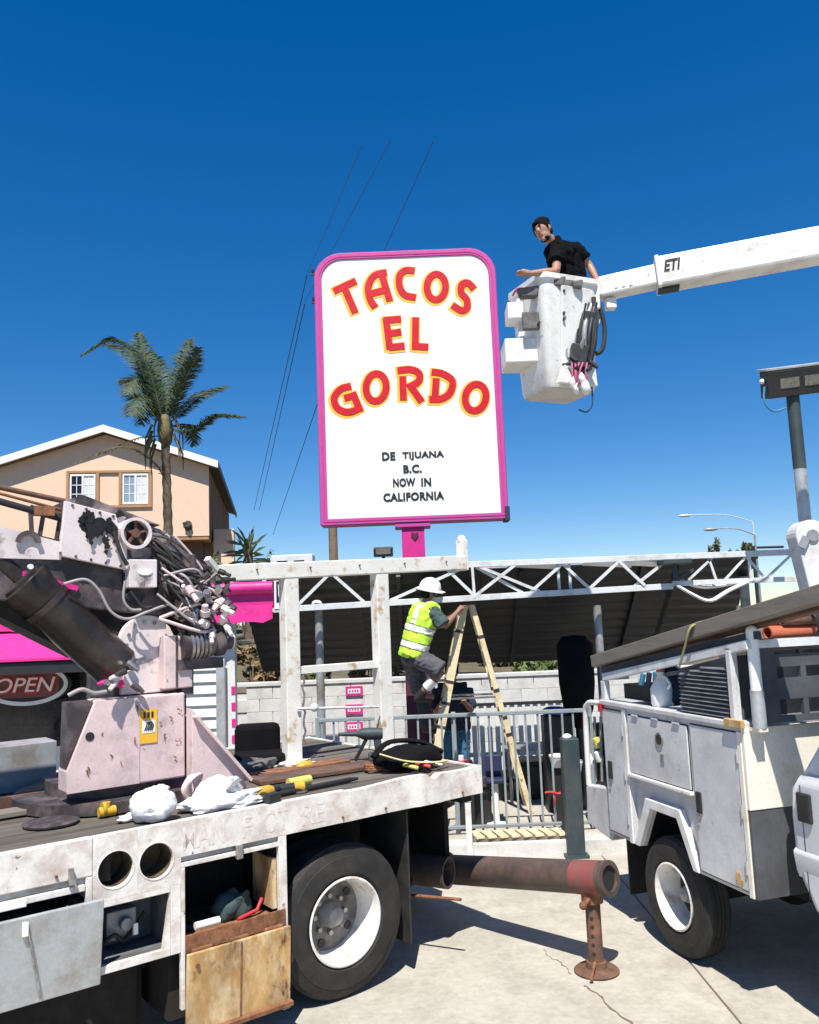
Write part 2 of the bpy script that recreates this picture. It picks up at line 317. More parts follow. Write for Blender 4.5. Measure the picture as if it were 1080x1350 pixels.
def text_mesh(name, body, matn, parent, width=None, height=None, shear=0.0, bold=0.0, depth=0.004, origin=(0, 0, 0), u=V((1, 0, 0)), v_=V((0, 0, 1)), gap=1.0):
    """lettering as a mesh centred on origin in the plane (u,v)"""
    cu = bpy.data.curves.new(name, 'FONT'); cu.body = body; cu.shear = shear; cu.offset = bold; cu.extrude = 0; cu.space_character = gap; cu.resolution_u = 4
    cu.align_x = 'LEFT'
    t = bpy.data.objects.new('tmp', cu); COL.objects.link(t)
    bpy.context.view_layer.update()
    me0 = t.to_mesh(); vs = [p.co.copy() for p in me0.vertices]; fs = [list(p.vertices) for p in me0.polygons]
    t.to_mesh_clear(); bpy.data.objects.remove(t); bpy.data.curves.remove(cu)
    x0 = min(p.x for p in vs); x1 = max(p.x for p in vs); y0 = min(p.y for p in vs); y1 = max(p.y for p in vs)
    sx = width/(x1-x0) if width else height/(y1-y0); sy = height/(y1-y0) if height else sx
    o = V(origin); nrm = u.cross(v_)
    mb = MB(); mb.add([o + u*((p.x-(x0+x1)/2)*sx) + v_*((p.y-(y0+y1)/2)*sy) for p in vs], fs)
    ob = mb.build(name, matn, parent, recalc=False)
    sd = ob.modifiers.new('thick', 'SOLIDIFY'); sd.thickness = depth; sd.offset = 1
    return ob
def remeshed(mb, name, matn, parent, voxel=0.012, smooth_it=4, fac=0.5):
    ob = mb.build(name, matn, None, recalc=True)
    r = ob.modifiers.new('r', 'REMESH'); r.mode = 'VOXEL'; r.voxel_size = voxel
    sm = ob.modifiers.new('s', 'SMOOTH'); sm.factor = fac; sm.iterations = smooth_it
    dg = bpy.context.evaluated_depsgraph_get(); me = bpy.data.meshes.new_from_object(ob.evaluated_get(dg))
    old = ob.data; ob.modifiers.clear(); ob.data = me; bpy.data.meshes.remove(old); me.name = name
    me.polygons.foreach_set('use_smooth', [True]*len(me.polygons))
    if not me.materials: me.materials.append(MATS[matn])
    ob.parent = parent; return ob
# ------------------------------------------------------------------ ground, lot, patio, hill
def quad_sheet(name, pts, m):
    mb = MB(); mb.add(pts, [tuple(range(len(pts)))]); return struct(mb.build(name, m))
quad_sheet('ground', [(-900, -300, -0.06), (900, -300, -0.06), (900, 1500, -0.06), (-900, 1500, -0.06)], 'soil')
lot = quad_sheet('parking_lot', [(-14, -6, -0.014), (12, -6, -0.014), (12, 9.0, -0.014), (-14, 9.0, -0.014)], 'joint')
jo = G(905, 1262); jd = (G(978, 1350) - jo); jd.z = 0; jd.normalize(); jn = V((-jd.y, jd.x, 0))
if jn.x < 0: jn = -jn
def clip_poly(poly, p, n):
    out = []
    for i in range(len(poly)):
        a, b = poly[i], poly[(i+1) % len(poly)]; da, db = (a-p).dot(n), (b-p).dot(n)
        if da >= 0: out.append(a)
        if (da > 0) != (db > 0) and abs(da-db) > 1e-9: out.append(a + (b-a)*(da/(da-db)))
    return out
for i in range(-5, 4):
    for j in range(-4, 4):
        a0, a1 = i*3.3+0.007, (i+1)*3.3-0.007; b0, b1 = j*4.2+0.007-1.9, (j+1)*4.2-0.007-1.9
        poly = [jo + jn*a + jd*b for a, b in ((a0, b0), (a1, b0), (a1, b1), (a0, b1))]
        poly = clip_poly(poly, V((0, 8.99, 0)), V((0, -1, 0)))
        if len(poly) < 3: continue
        poly = clip_poly(poly, V((0, -5.9, 0)), V((0, 1, 0)))
        poly = clip_poly(poly, V((-13.9, 0, 0)), V((1, 0, 0))) if len(poly) > 2 else []
        poly = clip_poly(poly, V((11.9, 0, 0)), V((-1, 0, 0))) if len(poly) > 2 else []
        if len(poly) < 3: continue
        mb = MB(); mb.prism([(p.x, p.y) for p in poly], (0, 0, -0.05 + random.uniform(-0.002, 0.0)), (1, 0, 0), (0, 1, 0), (0, 0, 0.05))
        mb.build('slab', 'concrete', lot, bevel=0.006)
# cracks in the slabs
def crack(pts, w0):
    q = crom([G(*p) for p in pts], 5); P = []
    for p in q: P.append((p.x + random.uniform(-0.012, 0.012), p.y + random.uniform(-0.012, 0.012)))
    mb = MB(); mb.ribbon(P, [w0*random.uniform(0.3, 1.3) for _ in P], (0, 0, 0.0015), (1, 0, 0), (0, 1, 0), (0, 0, 0.0015)); mb.build('crack', 'joint', lot)
crack([(770, 1300), (790, 1312), (805, 1330), (835, 1352)], 0.016)
crack([(716, 1252), (726, 1262), (740, 1270), (752, 1284)], 0.007)
# raised patio behind a white kerb
mb = MB(); mb.box((-9, 9.06, -0.05), (7, 13.0, 0.15)); struct(mb.build('patio', 'concrete'))
mb = MB(); mb.box((-9, 8.86, -0.05), (7, 9.055, 0.155)); k = mb.build('kerb', 'white_block', bevel=0.012); struct(k)
# rising hillside behind the wall
def hill_z(x, y):
    t = min(1, max(0, (y-13.2)/14)); t = t*t*(3-2*t)
    return 1.28 + 0.9*t + 0.06*sin(x*1.3) + 0.05*sin(y*0.9+x) + max(0, (y-40))*0.004
mb = MB(); NX, NY = 60, 40
ys = [13.22 + 90*(j/NY)**2 for j in range(NY+1)]
mb.v = [V((-60 + 120*i/NX, y, hill_z(-60+120*i/NX, y))) for y in ys for i in range(NX+1)]
mb.f = [[j*(NX+1)+i, j*(NX+1)+i+1, (j+1)*(NX+1)+i+1, (j+1)*(NX+1)+i] for j in range(NY) for i in range(NX)]; mb.m = [0]*len(mb.f)
struct(mb.build('hillside', 'soil', smooth=60))
# block retaining wall, each block a piece
wall = thing('retaining_wall', 'long whitish concrete block retaining wall behind the railing', 'wall', (-14, 13.0, 0))
mb = MB(); mb.box((0, 0.02, -0.05), (22, 0.2, 1.40)); mb.build('wall_core', 'white_block', wall)
mb = MB(); mb.box((0, 0, 0), (0.392, 0.16, 0.188)); blk = mb.build('block', 'white_block', wall, bevel=0.004); first = True
for r in range(8):
    for c in range(28, 55):
        x = c*0.4 + (0.2 if r % 2 else 0); z = -0.02 + r*0.192
        loc = (x, random.uniform(0.0, 0.004), z)
        if first: blk.location = loc; first = False
        else: sub(blk, 'block', wall, loc)
mb = MB(); mb.box((0, -0.02, 1.515), (22, 0.22, 1.57)); mb.build('wall_cap', 'white_block', wall, bevel=0.005)
for k, (px, py, lab) in enumerate([(467, 911, 'top'), (467, 935, 'middle'), (467, 958, 'bottom')]):
    p = W(px, py, 12.985); t = thing('wall_sign', 'small pink and white plate on the block wall, %s of three' % lab, 'sign', p, 0, 'pink plates on the wall')
    mb = MB(); mb.box((-0.13, -0.012, -0.07), (0.13, 0.012, 0.07)); mb.build('plate', 'hot_pink', t)
    mb = MB(); mb.box((-0.095, -0.016, -0.035), (0.095, -0.013, 0.035)); mb.build('panel', 'label_white', t)
    mb = MB()
    for i in range(4): mb.box((-0.075+i*0.04, -0.019, -0.018), (-0.05+i*0.04, -0.0165, 0.018))
    mb.build('print', 'hot_pink', t)

# ------------------------------------------------------------------ foliage helpers
def leaf_clump(name, c, r, n, m, size, parent=None, label=None, cat=None, group=None):
    mb = MB(); c = V(c)
    cl = [(V((random.gauss(0, 0.5)*r[0], random.gauss(0, 0.5)*r[1], random.uniform(-0.6, 0.8)*r[2])), random.uniform(0.25, 0.5)) for _ in range(max(5, n//90))]
    for _ in range(n):
        q, s_ = random.choice(cl); d = V((random.gauss(0, 1), random.gauss(0, 1), random.gauss(0, 1))).normalized()
        p = c + q + V((d.x*r[0], d.y*r[1], d.z*r[2]))*s_*random.random()**0.4
        a = V((random.gauss(0, 1), random.gauss(0, 1), random.gauss(0, 1))).normalized(); b = a.cross(d).normalized()
        s2 = size*random.uniform(0.6, 1.3)
        mb.add([p - a*s2, p + b*s2*0.45, p + a*s2, p - b*s2*0.45], [(0, 1, 2, 3)])
    return mb.build(name, m, parent, recalc=False)
def shrub(px0, px1, ytop, Y, m, label, n, group='shrubs on the bank behind the wall'):
    a, b = W(px0, ytop, Y), W(px1, ytop, Y); base = hill_z((a.x+b.x)/2, Y)
    h = max(0.35, a.z-base)
    t = thing('shrub', label, 'shrub', ((a.x+b.x)/2, Y, base), 0, group)
    leaf_clump('foliage', (0, 0, h*0.55), ((b.x-a.x)*0.5, 0.5, h*0.55), n, m, 0.075, t)
    mb = MB()
    for k in range(6):
        x = random.uniform(-0.3, 0.3)*(b.x-a.x); mb.tube([(x*0.4, random.uniform(-.1, .1), -0.1), (x*0.7, random.uniform(-.2, .2), h*0.4), (x, random.uniform(-.3, .3), h*0.85)], [0.02, 0.014, 0.006], 6)
    mb.build('stems', 'bark', t, smooth=60)
shrub(300, 378, 858, 14.0, 'leaf_dry', 'dry brown shrub on the bank beside the white rack post', 900)
shrub(388, 452, 862, 14.2, 'leaf_olive', 'olive shrub on the bank between the rack posts, behind the grey post', 900)
shrub(448, 540, 868, 13.9, 'leaf_dry', 'dry rusty shrub behind the worker on the ladder', 1000)
shrub(640, 720, 862, 17.0, 'leaf_olive', 'low olive shrub on the bank right of the stepladder', 700)
shrub(684, 748, 890, 13.9, 'leaf_green', 'yellow green shrub behind the white picket fence', 1000)
shrub(560, 640, 868, 18.0, 'leaf_olive', 'dark low shrub on the bank behind the stepladder', 600)
shrub(300, 352, 733, 26.0, 'leaf_green', 'leafy green shrub below the small palm', 700, 'bushes near the house')
shrub(268, 304, 722, 25.0, 'leaf_green', 'yellowish bush at the right corner of the beige house', 600, 'bushes near the house')

# ------------------------------------------------------------------ house with gable
HY = 27.0
hp = W(137, 826, HY); hb = hill_z(hp.x, HY)-0.2
house = thing('house', 'beige stucco two-storey gabled house on the hill behind the crane', 'house', (hp.x, HY, 0), radians(9.3))
ax = 9.05; ev = 7.82; hw = 3.32; ow = 3.62; dep = 12.5; fl = 5.45
sl_ = (ax-ev)/ow; ewz = ax-0.14-sl_*hw
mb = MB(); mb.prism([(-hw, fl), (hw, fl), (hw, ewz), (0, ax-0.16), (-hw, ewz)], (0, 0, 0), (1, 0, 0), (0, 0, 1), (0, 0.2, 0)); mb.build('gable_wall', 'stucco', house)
mb = MB(); mb.box((hw-0.2, 0.202, fl), (hw-0.003, dep, ewz)); mb.box((-hw+0.003, 0.202, fl), (-hw+0.2, dep, ewz)); mb.box((-hw+.2, dep-.2, fl), (hw-.2, dep, ewz)); mb.build('side_wall', 'stucco_shade', house)
mb = MB(); mb.box((-hw+0.25, 0.75, hb), (hw-0.3, dep-0.3, fl-0.12)); mb.build('lower_wall', 'stucco_shade', house)
mb = MB(); mb.box((-hw+0.02, 0.02, fl-0.118), (hw-0.02, dep-0.02, fl-0.004)); mb.build('overhang', 'trim_brown', house)
for sgn, nm in ((1, 'roof'), (-1, 'roof')):
    mb = MB(); mb.prism([(0, ax-0.02), (sgn*ow, ev-0.02), (sgn*ow, ev+0.06), (0, ax+0.06)], (0, -0.30, 0), (1, 0, 0), (0, 0, 1), (0, dep+.75, 0)); rf = mb.build('roof', 'shingle', house)
    mb = MB(); mb.prism([(0, ax-0.15), (sgn*ow*1.01, ev-0.15), (sgn*ow*1.01, ev+0.085), (0, ax+0.085)], (0, -0.39, 0), (1, 0, 0), (0, 0, 1), (0, 0.088, 0)); mb.build('barge_board', 'fascia_white', rf)
    mb = MB(); mb.box((sgn*ow, -0.30, ev-0.14), (sgn*(ow+0.05), dep+0.45, ev+0.07)); mb.build('gutter', 'grey_dark_panel', rf)
    mb = MB(); mb.prism([(sgn*0.02, ax-0.14), (sgn*ow, ev-0.14), (sgn*ow, ev-0.025), (sgn*0.02, ax-0.025)], (0, -0.298, 0), (1, 0, 0), (0, 0, 1), (0, 0.295, 0)); mb.build('soffit', 'stucco_shade', rf)
def hx(px): return (px-137)/F_PX*HY
def hz(py): return CAM_H + (826-py)/F_PX*HY
mb = MB(); x0, x1, z0, z1 = hx(88), hx(198), hz(664), hz(613)
for a, b in (((x0, z0), (x1, z0+0.09)), ((x0, z1-0.09), (x1, z1)), ((x0, z0+.09), (x0+0.09, z1-.09)), ((x1-0.09, z0+.09), (x1, z1-.09)), ((hx(126), z0+.09), (hx(130), z1-.09)), ((hx(155), z0+.09), (hx(159), z1-.09))):
    mb.box((a[0], -0.07, a[1]), (b[0], -0.002, b[1]))
mb.build('window_trim', 'trim_brown', house, bevel=0.01)
for (a, b, dk) in ((92, 126, 1), (159, 194, 0)):
    xa, xb, za, zb = hx(a)+0.02, hx(b)-0.02, z0+0.12, z1-0.12
    mb = MB()
    for p, q in (((xa, za), (xb, za+0.06)), ((xa, zb-0.06), (xb, zb)), ((xa, za+.06), (xa+0.05, zb-.06)), ((xb-0.05, za+.06), (xb, zb-.06)), (((xa+xb)/2-0.03, za+.06), ((xa+xb)/2+0.03, zb-.06))): mb.box((p[0], -0.05, p[1]), (q[0], -0.004, q[1]))
    wn = mb.build('window', 'fascia_white', house)
    xm = (xa+xb)/2
    for k, (p, q) in enumerate(((xa+.05, xm-.03), (xm+.03, xb-.05))):
        mb = MB(); mb.box((p+.002, -0.02, za+.062), (q-.002, -0.006, zb-.062)); mb.build('pane', 'glass_dark' if (dk and k == 0) else ('glass_pane' if k == 0 else 'curtain'), wn)
        mb = MB()
        for r in range(1, 3): zz = za+.06+(zb-za-.12)*r/3; mb.box((p, -0.028, zz-.012), (q, -0.021, zz+.012))
        mb.box(((p+q)/2-.01, -0.034, za+.06), ((p+q)/2+.01, -0.029, zb-.06)); mb.build('glazing_bar', 'fascia_white', wn)
mb = MB(); mb.ell((hx(245), -0.08, hz(690)), (0.14, 0.08, 0.17), nu=10, nv=7, jit=0.2); mb.box((hx(238), -0.06, hz(688)), (hx(243), -0.003, hz(685))); mb.build('wall_lamp', 'black_paint', house)
mb = MB(); mb.box((hw+0.05, 1.2, hb), (hw+0.75, 1.9, fl+0.35)); mb.build('chimney_column', 'stucco', house, bevel=0.02)
mb = MB()
for k in range(12): mb.box((hw-0.002, 0.6+k*0.95, fl), (hw+0.025, 0.68+k*0.95, ewz-0.05))
mb.build('batten_strips', 'trim_brown', house)

# ------------------------------------------------------------------ palms
def frond(name, pts, ll, m, parent, droop=0.28, dens=64, r=0.018):
    P = crom(pts, 8); mb = MB(); n = len(P)
    mb.tube(P, [r*(1-0.8*i/n) for i in range(n)], 6)
    L = [0]
    for i in range(1, n): L.append(L[-1] + (P[i]-P[i-1]).length)
    tot = L[-1]; cnt = int(dens*tot)
    for k in range(cnt):
        s_ = tot*(0.10 + 0.9*k/cnt); i = max(j for j in range(n) if L[j] <= s_); i = min(i, n-2)
        t = (s_-L[i])/max(1e-6, L[i+1]-L[i]); p = P[i].lerp(P[i+1], t); d = (P[i+1]-P[i]).normalized()
        side = d.cross(V((0.05, -0.25, 1))).normalized(); u = k/cnt
        ln = ll*(0.55 + 0.45*sin(pi*min(1, u*1.05)))*(1.0 if u < 0.8 else 1-(u-0.8)*2.6)*random.uniform(0.8, 1.12)
        for sg in (-1, 1):
            q = p + side*sg*ln*random.uniform(0.65, 0.8) + d*ln*random.uniform(0.45, 0.7) + V((random.uniform(-.06, .06), random.uniform(-.2, .2)*ln, -droop*ln*random.uniform(0.4, 1.5)))
            mid = p.lerp(q, 0.5) + V((0, 0, 0.06*ln)); wd = d*0.0135
            mb.add([p-wd*.7, p+wd*.7, mid+wd, q, mid-wd], [(0, 1, 2, 3, 4)])
    return mb.build(name, m, parent, recalc=False)
PY = 20.0
pb = W(222, 720, PY); pz = hill_z(pb.x, PY)
palm = thing('palm_tree', 'tall feather palm with drooping fronds in front of the beige house', 'palm tree', (pb.x, PY, pz))
cp = W(217, 562, PY) - V((pb.x, PY, pz))
mb = MB(); tp = [V((0, 0, -0.2)), V((0.02, 0, 1.5)), V((0.0, 0, 3.0)), V((cp.x*.6, 0, cp.z-0.9)), cp]
tp = crom(tp, 10); mb.tube(tp, [0.118*(1 - 0.25*i/len(tp)) + (0.018 if i % 2 else 0) for i in range(len(tp))], 12); mb.build('trunk', 'bark', palm, smooth=40)
mb = MB(); mb.ell(cp + V((0.03, -0.05, -0.12)), (0.19, 0.19, 0.40), nu=14, nv=10, jit=0.12); mb.build('crown_shaft', 'frond_dry', palm, smooth=60)
for k in range(14):
    a = random.uniform(0, 2*pi); b = cp + V((0.3*cos(a), 0.3*sin(a), random.uniform(-0.5, 0.3)))
    mb = MB(); mb.tube([b, b + V((0.15*cos(a), 0.15*sin(a), -0.35)), b + V((0.16*cos(a), 0.16*sin(a), -0.75))], [0.035, 0.022, 0.01], 5); mb.build('dead_sheath', 'frond_dry', palm)
def pf(pxs, dys):
    return [W(x, y, PY+dy) - V((pb.x, PY, pz)) for (x, y), dy in zip(pxs, dys)]
FR = [([(216, 560), (192, 478), (150, 446), (107, 468)], (0, -.2, -.5, -.8), .52), ([(214, 560), (196, 490), (183, 438)], (0, .2, .4), .55), ([(216, 560), (200, 500), (170, 462), (140, 452)], (0, .5, 1.1, 1.7), .5),
      ([(220, 560), (236, 500), (250, 447)], (0, .1, .3), .62), ([(220, 560), (240, 505), (262, 458)], (0, -.4, -.9), .55), ([(220, 565), (252, 566), (284, 546), (321, 549)], (0, -.3, -.6, -.8), .44), ([(215, 562), (185, 500), (166, 520)], (0, -.4, -1.0), .55),
      ([(216, 560), (190, 520), (172, 548)], (0, -.6, -1.5), .5), ([(218, 560), (208, 490), (196, 462)], (0, .9, 1.9), .6), ([(222, 560), (262, 520), (300, 508)], (0, 1.2, 2.2), .4),
      ([(218, 562), (196, 510), (160, 500)], (0, .6, 1.4), .5), ([(222, 564), (246, 560), (256, 588)], (0, .7, 1.3), .36), ([(214, 562), (196, 535), (186, 560)], (0, -.5, -.9), .4)]
for pts, dys, ll in FR: frond('frond', pf(pts, dys), ll, 'frond', palm)
frond('dry_frond', pf([(219, 640), (204, 610), (160, 588), (96, 612)], (0, -.3, -.6, -.9)), .22, 'frond_dry', palm, dens=26)
frond('dry_frond', pf([(217, 575), (180, 578), (130, 600)], (0, .3, .5)), .2, 'frond_dry', palm, dens=22)
sp = W(328, 742, 24.0); sz = hill_z(sp.x, 24.0)
palm2 = thing('yucca_plant', 'small spiky palm with grey green blades beyond the building roof', 'palm tree', (sp.x, 24, sz))
c2 = W(328, 724, 24.0) - V((sp.x, 24, sz))
mb = MB(); mb.tube([(0, 0, -.2), (0, 0, c2.z*.5), c2], [0.16, 0.13, 0.12], 8); mb.build('trunk', 'bark', palm2, smooth=50)
for k in range(46):
    a = random.uniform(0, 2*pi); e = random.uniform(-0.5, 1.45); d = V((cos(a)*cos(e), sin(a)*cos(e), sin(e))); ln = random.uniform(0.55, 0.9)
    s_ = d.cross(V((0.1, 0.2, 1))).normalized()*0.035; b = c2 + V((0, 0, random.uniform(-.35, .12)))
    mb = MB(); mb.add([b-s_, b+s_, b+d*ln*.6+s_*1.1+V((0, 0, .02)), b+d*ln-V((0, 0, .08)), b+d*ln*.6-s_*1.1+V((0, 0, .02))], [(0, 1, 2, 3, 4)]); mb.build('leaf', 'frond_small', palm2, recalc=False)

# ------------------------------------------------------------------ utility pole, wires, far street lamps
up_ = W(440, 740, 30.0); uz = hill_z(up_.x, 30)
upole = thing('utility_pole', 'brown wooden utility pole rising behind the pink framed sign', 'pole', (up_.x, 30, uz))
topz = W(408, 352, 30).z - uz
mb = MB(); mb.tube([(0, 0, -.3), (0, 0, 6), (0.02, 0, topz)], [0.17, 0.15, 0.11], 12); mb.build('pole', 'pole_wood', upole, smooth=50)
for z in (topz-0.35, topz-1.45):
    mb = MB(); mb.box((-.55, -0.09, z-0.04), (1.0, -0.16, z+0.04)); ca = mb.build('cross_arm', 'pole_dark', upole)
    for x in (-0.48, -0.2, 0.5, 0.9):
        mb = MB(); mb.lathe([(0, .02), (.03, .05), (.07, .05), (.09, .03), (.12, .045), (.16, .02), (.17, 0)], (x, -0.125, z+0.06), (0, 0, 1), 10); mb.build('insulator', 'black_paint', ca, smooth=40)
def wire(name, a, b, sag, r, label):
    a = V(a); b = V(b); P = [a.lerp(b, t/24) - V((0, 0, sag*4*(t/24)*(1-t/24))) for t in range(25)]
    c = P[0]; mb = MB(); mb.tube([p-c for p in P], r, 5); o = mb.build('power_line', 'wire', None, smooth=60, loc=c); return tag(o, label, 'wire', 'overhead power lines')
X0 = V((up_.x, 30, uz))
wire('power_line', W(478, 190, 15), W(405, 362, 30), 0.0, 0.007, 'overhead line to the upper cross arm of the utility pole, slackest of three')
wire('power_line', W(515, 185, 15), W(402, 398, 30), 0.0, 0.007, 'overhead line to the lower cross arm of the utility pole')
wire('power_line', W(572, 185, 15), W(430, 500, 30), 0.0, 0.007, 'overhead line passing behind the top edge of the sign')
wire('power_line', W(405, 362, 30), W(335, 672, 70), 0.0, 0.02, 'overhead line running from the upper cross arm down over the hill')
wire('power_line', W(402, 400, 30), W(342, 672, 70), 0.0, 0.02, 'overhead line running from the lower cross arm down over the hill')
wire('power_line', W(428, 505, 30), W(360, 705, 70), 0.0, 0.018, 'lowest overhead line sloping past the left edge of the sign')
def street_lamp(px, py, Y, L, m, label, sgn=1):
    p = W(px, py, Y); bz = hill_z(p.x, Y); t = thing('street_lamp', label, 'street lamp', (p.x + sgn*L, Y, bz), 0, 'far street lamps')
    h = p.z-bz
    mb = MB(); mb.tube([(0, 0, -.2), (0, 0, h*0.75), (0, 0, h*0.9)], [0.07, 0.055, 0.045], 8); mb.build('post', m, t, smooth=50)
    mb = MB(); mb.tube(crom([(0, 0, h*0.9), (-sgn*L*0.4, 0, h*0.985), (-sgn*L, 0, h)], 6), 0.03, 6); mb.build('arm', m, t, smooth=50)
    mb = MB(); mb.ell((-sgn*L, 0, h-0.04), (0.42, 0.13, 0.09), nu=10, nv=6); mb.build('lamp_head', m, t, smooth=50)
street_lamp(903, 679, 52, 4.2, 'white_steel', 'far pale street lamp with a long arm beyond the canopy')
street_lamp(937, 697, 46, 2.4, 'galv_grey', 'far dark street lamp with a short arm beyond the canopy')
p = W(993, 722, 48); bz = hill_z(p.x, 48); t = thing('traffic_signal_mast', 'far dark mast with a long horizontal arm beyond the canopy', 'mast', (p.x, 48, bz))
mb = MB(); mb.tube([(0, 0, -.2), (0, 0, p.z-bz+.1)], 0.11, 8); mb.build('post', 'black_paint', t, smooth=50)
mb = MB(); mb.tube([(0, 0, p.z-bz), (1.75, 0, p.z-bz-.02)], 0.07, 8); mb.build('arm', 'black_paint', t, smooth=50)
for (x0_, x1_, yt, lab) in ((930, 950, 713, 'far dark tree crown at the skyline beside the dark street lamp'), (950, 972, 711, 'far dark tree crown at the skyline left of the mast'), (968, 988, 714, 'far low tree crown at the skyline next to the mast')):
    a = W((x0_+x1_)/2, yt, 60); bz = hill_z(a.x, 60); t = thing('tree', lab, 'tree', (a.x, 60, bz), 0, 'far trees at the skyline')
    h = a.z-bz; wd = (x1_-x0_)/F_PX*60*0.5
    leaf_clump('crown', (0, 0, h*0.72), (wd, wd*.6, h*0.28), 500, 'leaf_olive', 0.16, t)
    mb = MB(); mb.tube([(0, 0, -.2), (0.1, 0, h*.4), (0, 0, h*.75)], [.2, .15, .08], 8); mb.build('trunk', 'bark', t, smooth=50)

# ------------------------------------------------------------------ the sign
SY = 12.0
tl = W(413, 331, SY); tr = W(654, 331, SY); bl = W(424, 691, SY); br = W(668, 685, SY)
sx0, sx1, sz0, sz1 = (tl.x+bl.x)/2, (tr.x+br.x)/2, (bl.z+br.z)/2, (tl.z+tr.z)/2
sxm = (sx0+sx1)/2
sign = thing('pole_sign', 'tall white sign reading TACOS EL GORDO in a pink frame on a pink post', 'sign', (sxm, SY, 0.15))
def sg_pt(px, py):
    p = W(px, py, SY); return (p.x - sxm, p.z - 0.15)
def outline(x0, x1, z0, z1, r, n=10):
    P = [(x0, z0), (x1, z0)]
    P += [(x1-r+r*sin(pi/2*(1-k/n))*1.0, z1-r+r*cos(pi/2*(1-k/n))) for k in range(n+1)]
    P += [(x0+r-r*sin(pi/2*k/n), z1-r+r*cos(pi/2*k/n)) for k in range(n+1)]
    return P
hw_ = (sx1-sx0)/2; a0, a1 = sz0-0.15, sz1-0.15
mb = MB(); mb.prism(outline(-hw_, hw_, a0, a1, 0.40), (0, 0.03, 0), (1, 0, 0), (0, 0, 1), (0, 0.34, 0)); mb.build('cabinet', 'sign_pink', sign, smooth=30)
# raised frame ring
o1 = outline(-hw_-.006, hw_+.006, a0-.006, a1+.006, 0.405); o2 = outline(-hw_+0.105, hw_-0.105, a0+0.09, a1-0.10, 0.31)
mb = MB(); n = len(o1)
vs = [(p[0], -0.014, p[1]) for p in o1] + [(p[0], -0.014, p[1]) for p in o2] + [(p[0], 0.034, p[1]) for p in o1] + [(p[0], 0.034, p[1]) for p in o2]
fs = []
for i in range(n):
    j = (i+1) % n; fs += [(i, j, n+j, n+i), (i, 2*n+i, 2*n+j, j), (n+i, n+j, 3*n+j, 3*n+i), (2*n+i, 3*n+i, 3*n+j, 2*n+j)]
mb.add(vs, fs); fr_ = mb.build('frame', 'sign_pink', sign, smooth=30, bevel=0.01)
mb = MB(); o3 = outline(-hw_+0.045, hw_-0.045, a0+0.04, a1-0.045, 0.37); o4 = outline(-hw_+0.062, hw_-0.062, a0+0.052, a1-0.062, 0.36)
vs = [(p[0], -0.020, p[1]) for p in o3] + [(p[0], -0.020, p[1]) for p in o4] + [(p[0], -0.015, p[1]) for p in o3] + [(p[0], -0.015, p[1]) for p in o4]; fs = []
for i in range(n):
    j = (i+1) % n; fs += [(i, j, n+j, n+i), (i, 2*n+i, 2*n+j, j), (n+i, n+j, 3*n+j, 3*n+i), (2*n+i, 3*n+i, 3*n+j, 2*n+j)]
mb.add(vs, fs); mb.build('frame_bead', 'hot_pink', fr_)
mb = MB(); mb.prism(outline(-hw_+0.09, hw_-0.09, a0+0.075, a1-0.085, 0.32), (0, 0.004, 0), (1, 0, 0), (0, 0, 1), (0, 0.025, 0)); mb.build('face_panel', 'sign_face', sign)
pc = sg_pt(545, 712)
mb = MB(); mb.box((pc[0]-0.165, 0.04, -0.0), (pc[0]+0.165, 0.33, a0-0.012)); mb.build('post', 'hot_pink', sign, bevel=0.01)
mb = MB(); mb.box((pc[0]-0.19, 0.01, -0.0), (pc[0]+0.19, 0.36, 1.72)); mb.build('post_dark_sleeve', 'maroon', sign, bevel=0.01)  # added dark sleeve so the sunlit lower post stays dark
mb = MB(); mb.box((pc[0]-0.26, 0.0, a0-0.075), (pc[0]+0.26, 0.36, a0-0.009)); mb.build('post_collar', 'sign_pink', sign, bevel=0.01)
mb = MB(); q = sg_pt(547, 706); mb.prism([(0, -.07), (.055, 0), (.05, .045), (.02, .05), (0, .025), (-.02, .05), (-.05, .045), (-.055, 0)], (q[0], 0.025, q[1]), (1, 0, 0), (0, 0, 1), (0, 0.014, 0)); mb.build('heart_mark', 'maroon', sign)
mb = MB(); q = sg_pt(667, 672); mb.box((hw_-0.05, -0.045, a0-0.03), (hw_+0.02, 0.3, a0+0.17)); mb.build('corner_patch', 'navy_plastic', sign)
def cr(pts): return [sg_pt(400 + x/3.857, 330 + y/3.857) for x, y in pts]
def letter(strokes, wpx=36, k=[0]):
    k[0] += 1
    wm = wpx/3.857/F_PX*SY
    for nm, m_, dy, ex, sh in (('letter_shadow', 'letter_yellow', 0.0005, 1.55, (-4, 5)), ('letter', 'letter_red', -0.007, 1.0, (0, 0))):
        mb = MB(); e = 0
        for st in strokes:
            closed = st[0] == 'O'
            if closed:
                _, cx_, cy_, rx, ry, rot = st; c_, s_ = cos(rot), sin(rot)
                P = [(cx_ + rx*cos(t)*c_ - ry*sin(t)*s_, cy_ + rx*cos(t)*s_ + ry*sin(t)*c_) for t in [2*pi*i/40 for i in range(40)]]
            else:
                P = [tuple(p)[:2] for p in crom([(x, y, 0) for x, y in st[1]], 7)] if st[0] == 'C' else st[1]
            P = cr([(x+sh[0], y+sh[1]) for x, y in P])
            if nm == 'letter_shadow' and not closed:
                a, b = V(P[0]), V(P[1]); d = (a-b).normalized()*0.02; P[0] = tuple(a+d); a, b = V(P[-1]), V(P[-2]); d = (a-b).normalized()*0.02; P[-1] = tuple(a+d)
            mb.ribbon(P, wm*ex, (0, dy - e*0.0008, 0), (1, 0, 0), (0, 0, 1), (0, 0.003 if nm == 'letter_shadow' else 0.0045, 0), closed); e += 1
        mb.build(nm, m_, sign)
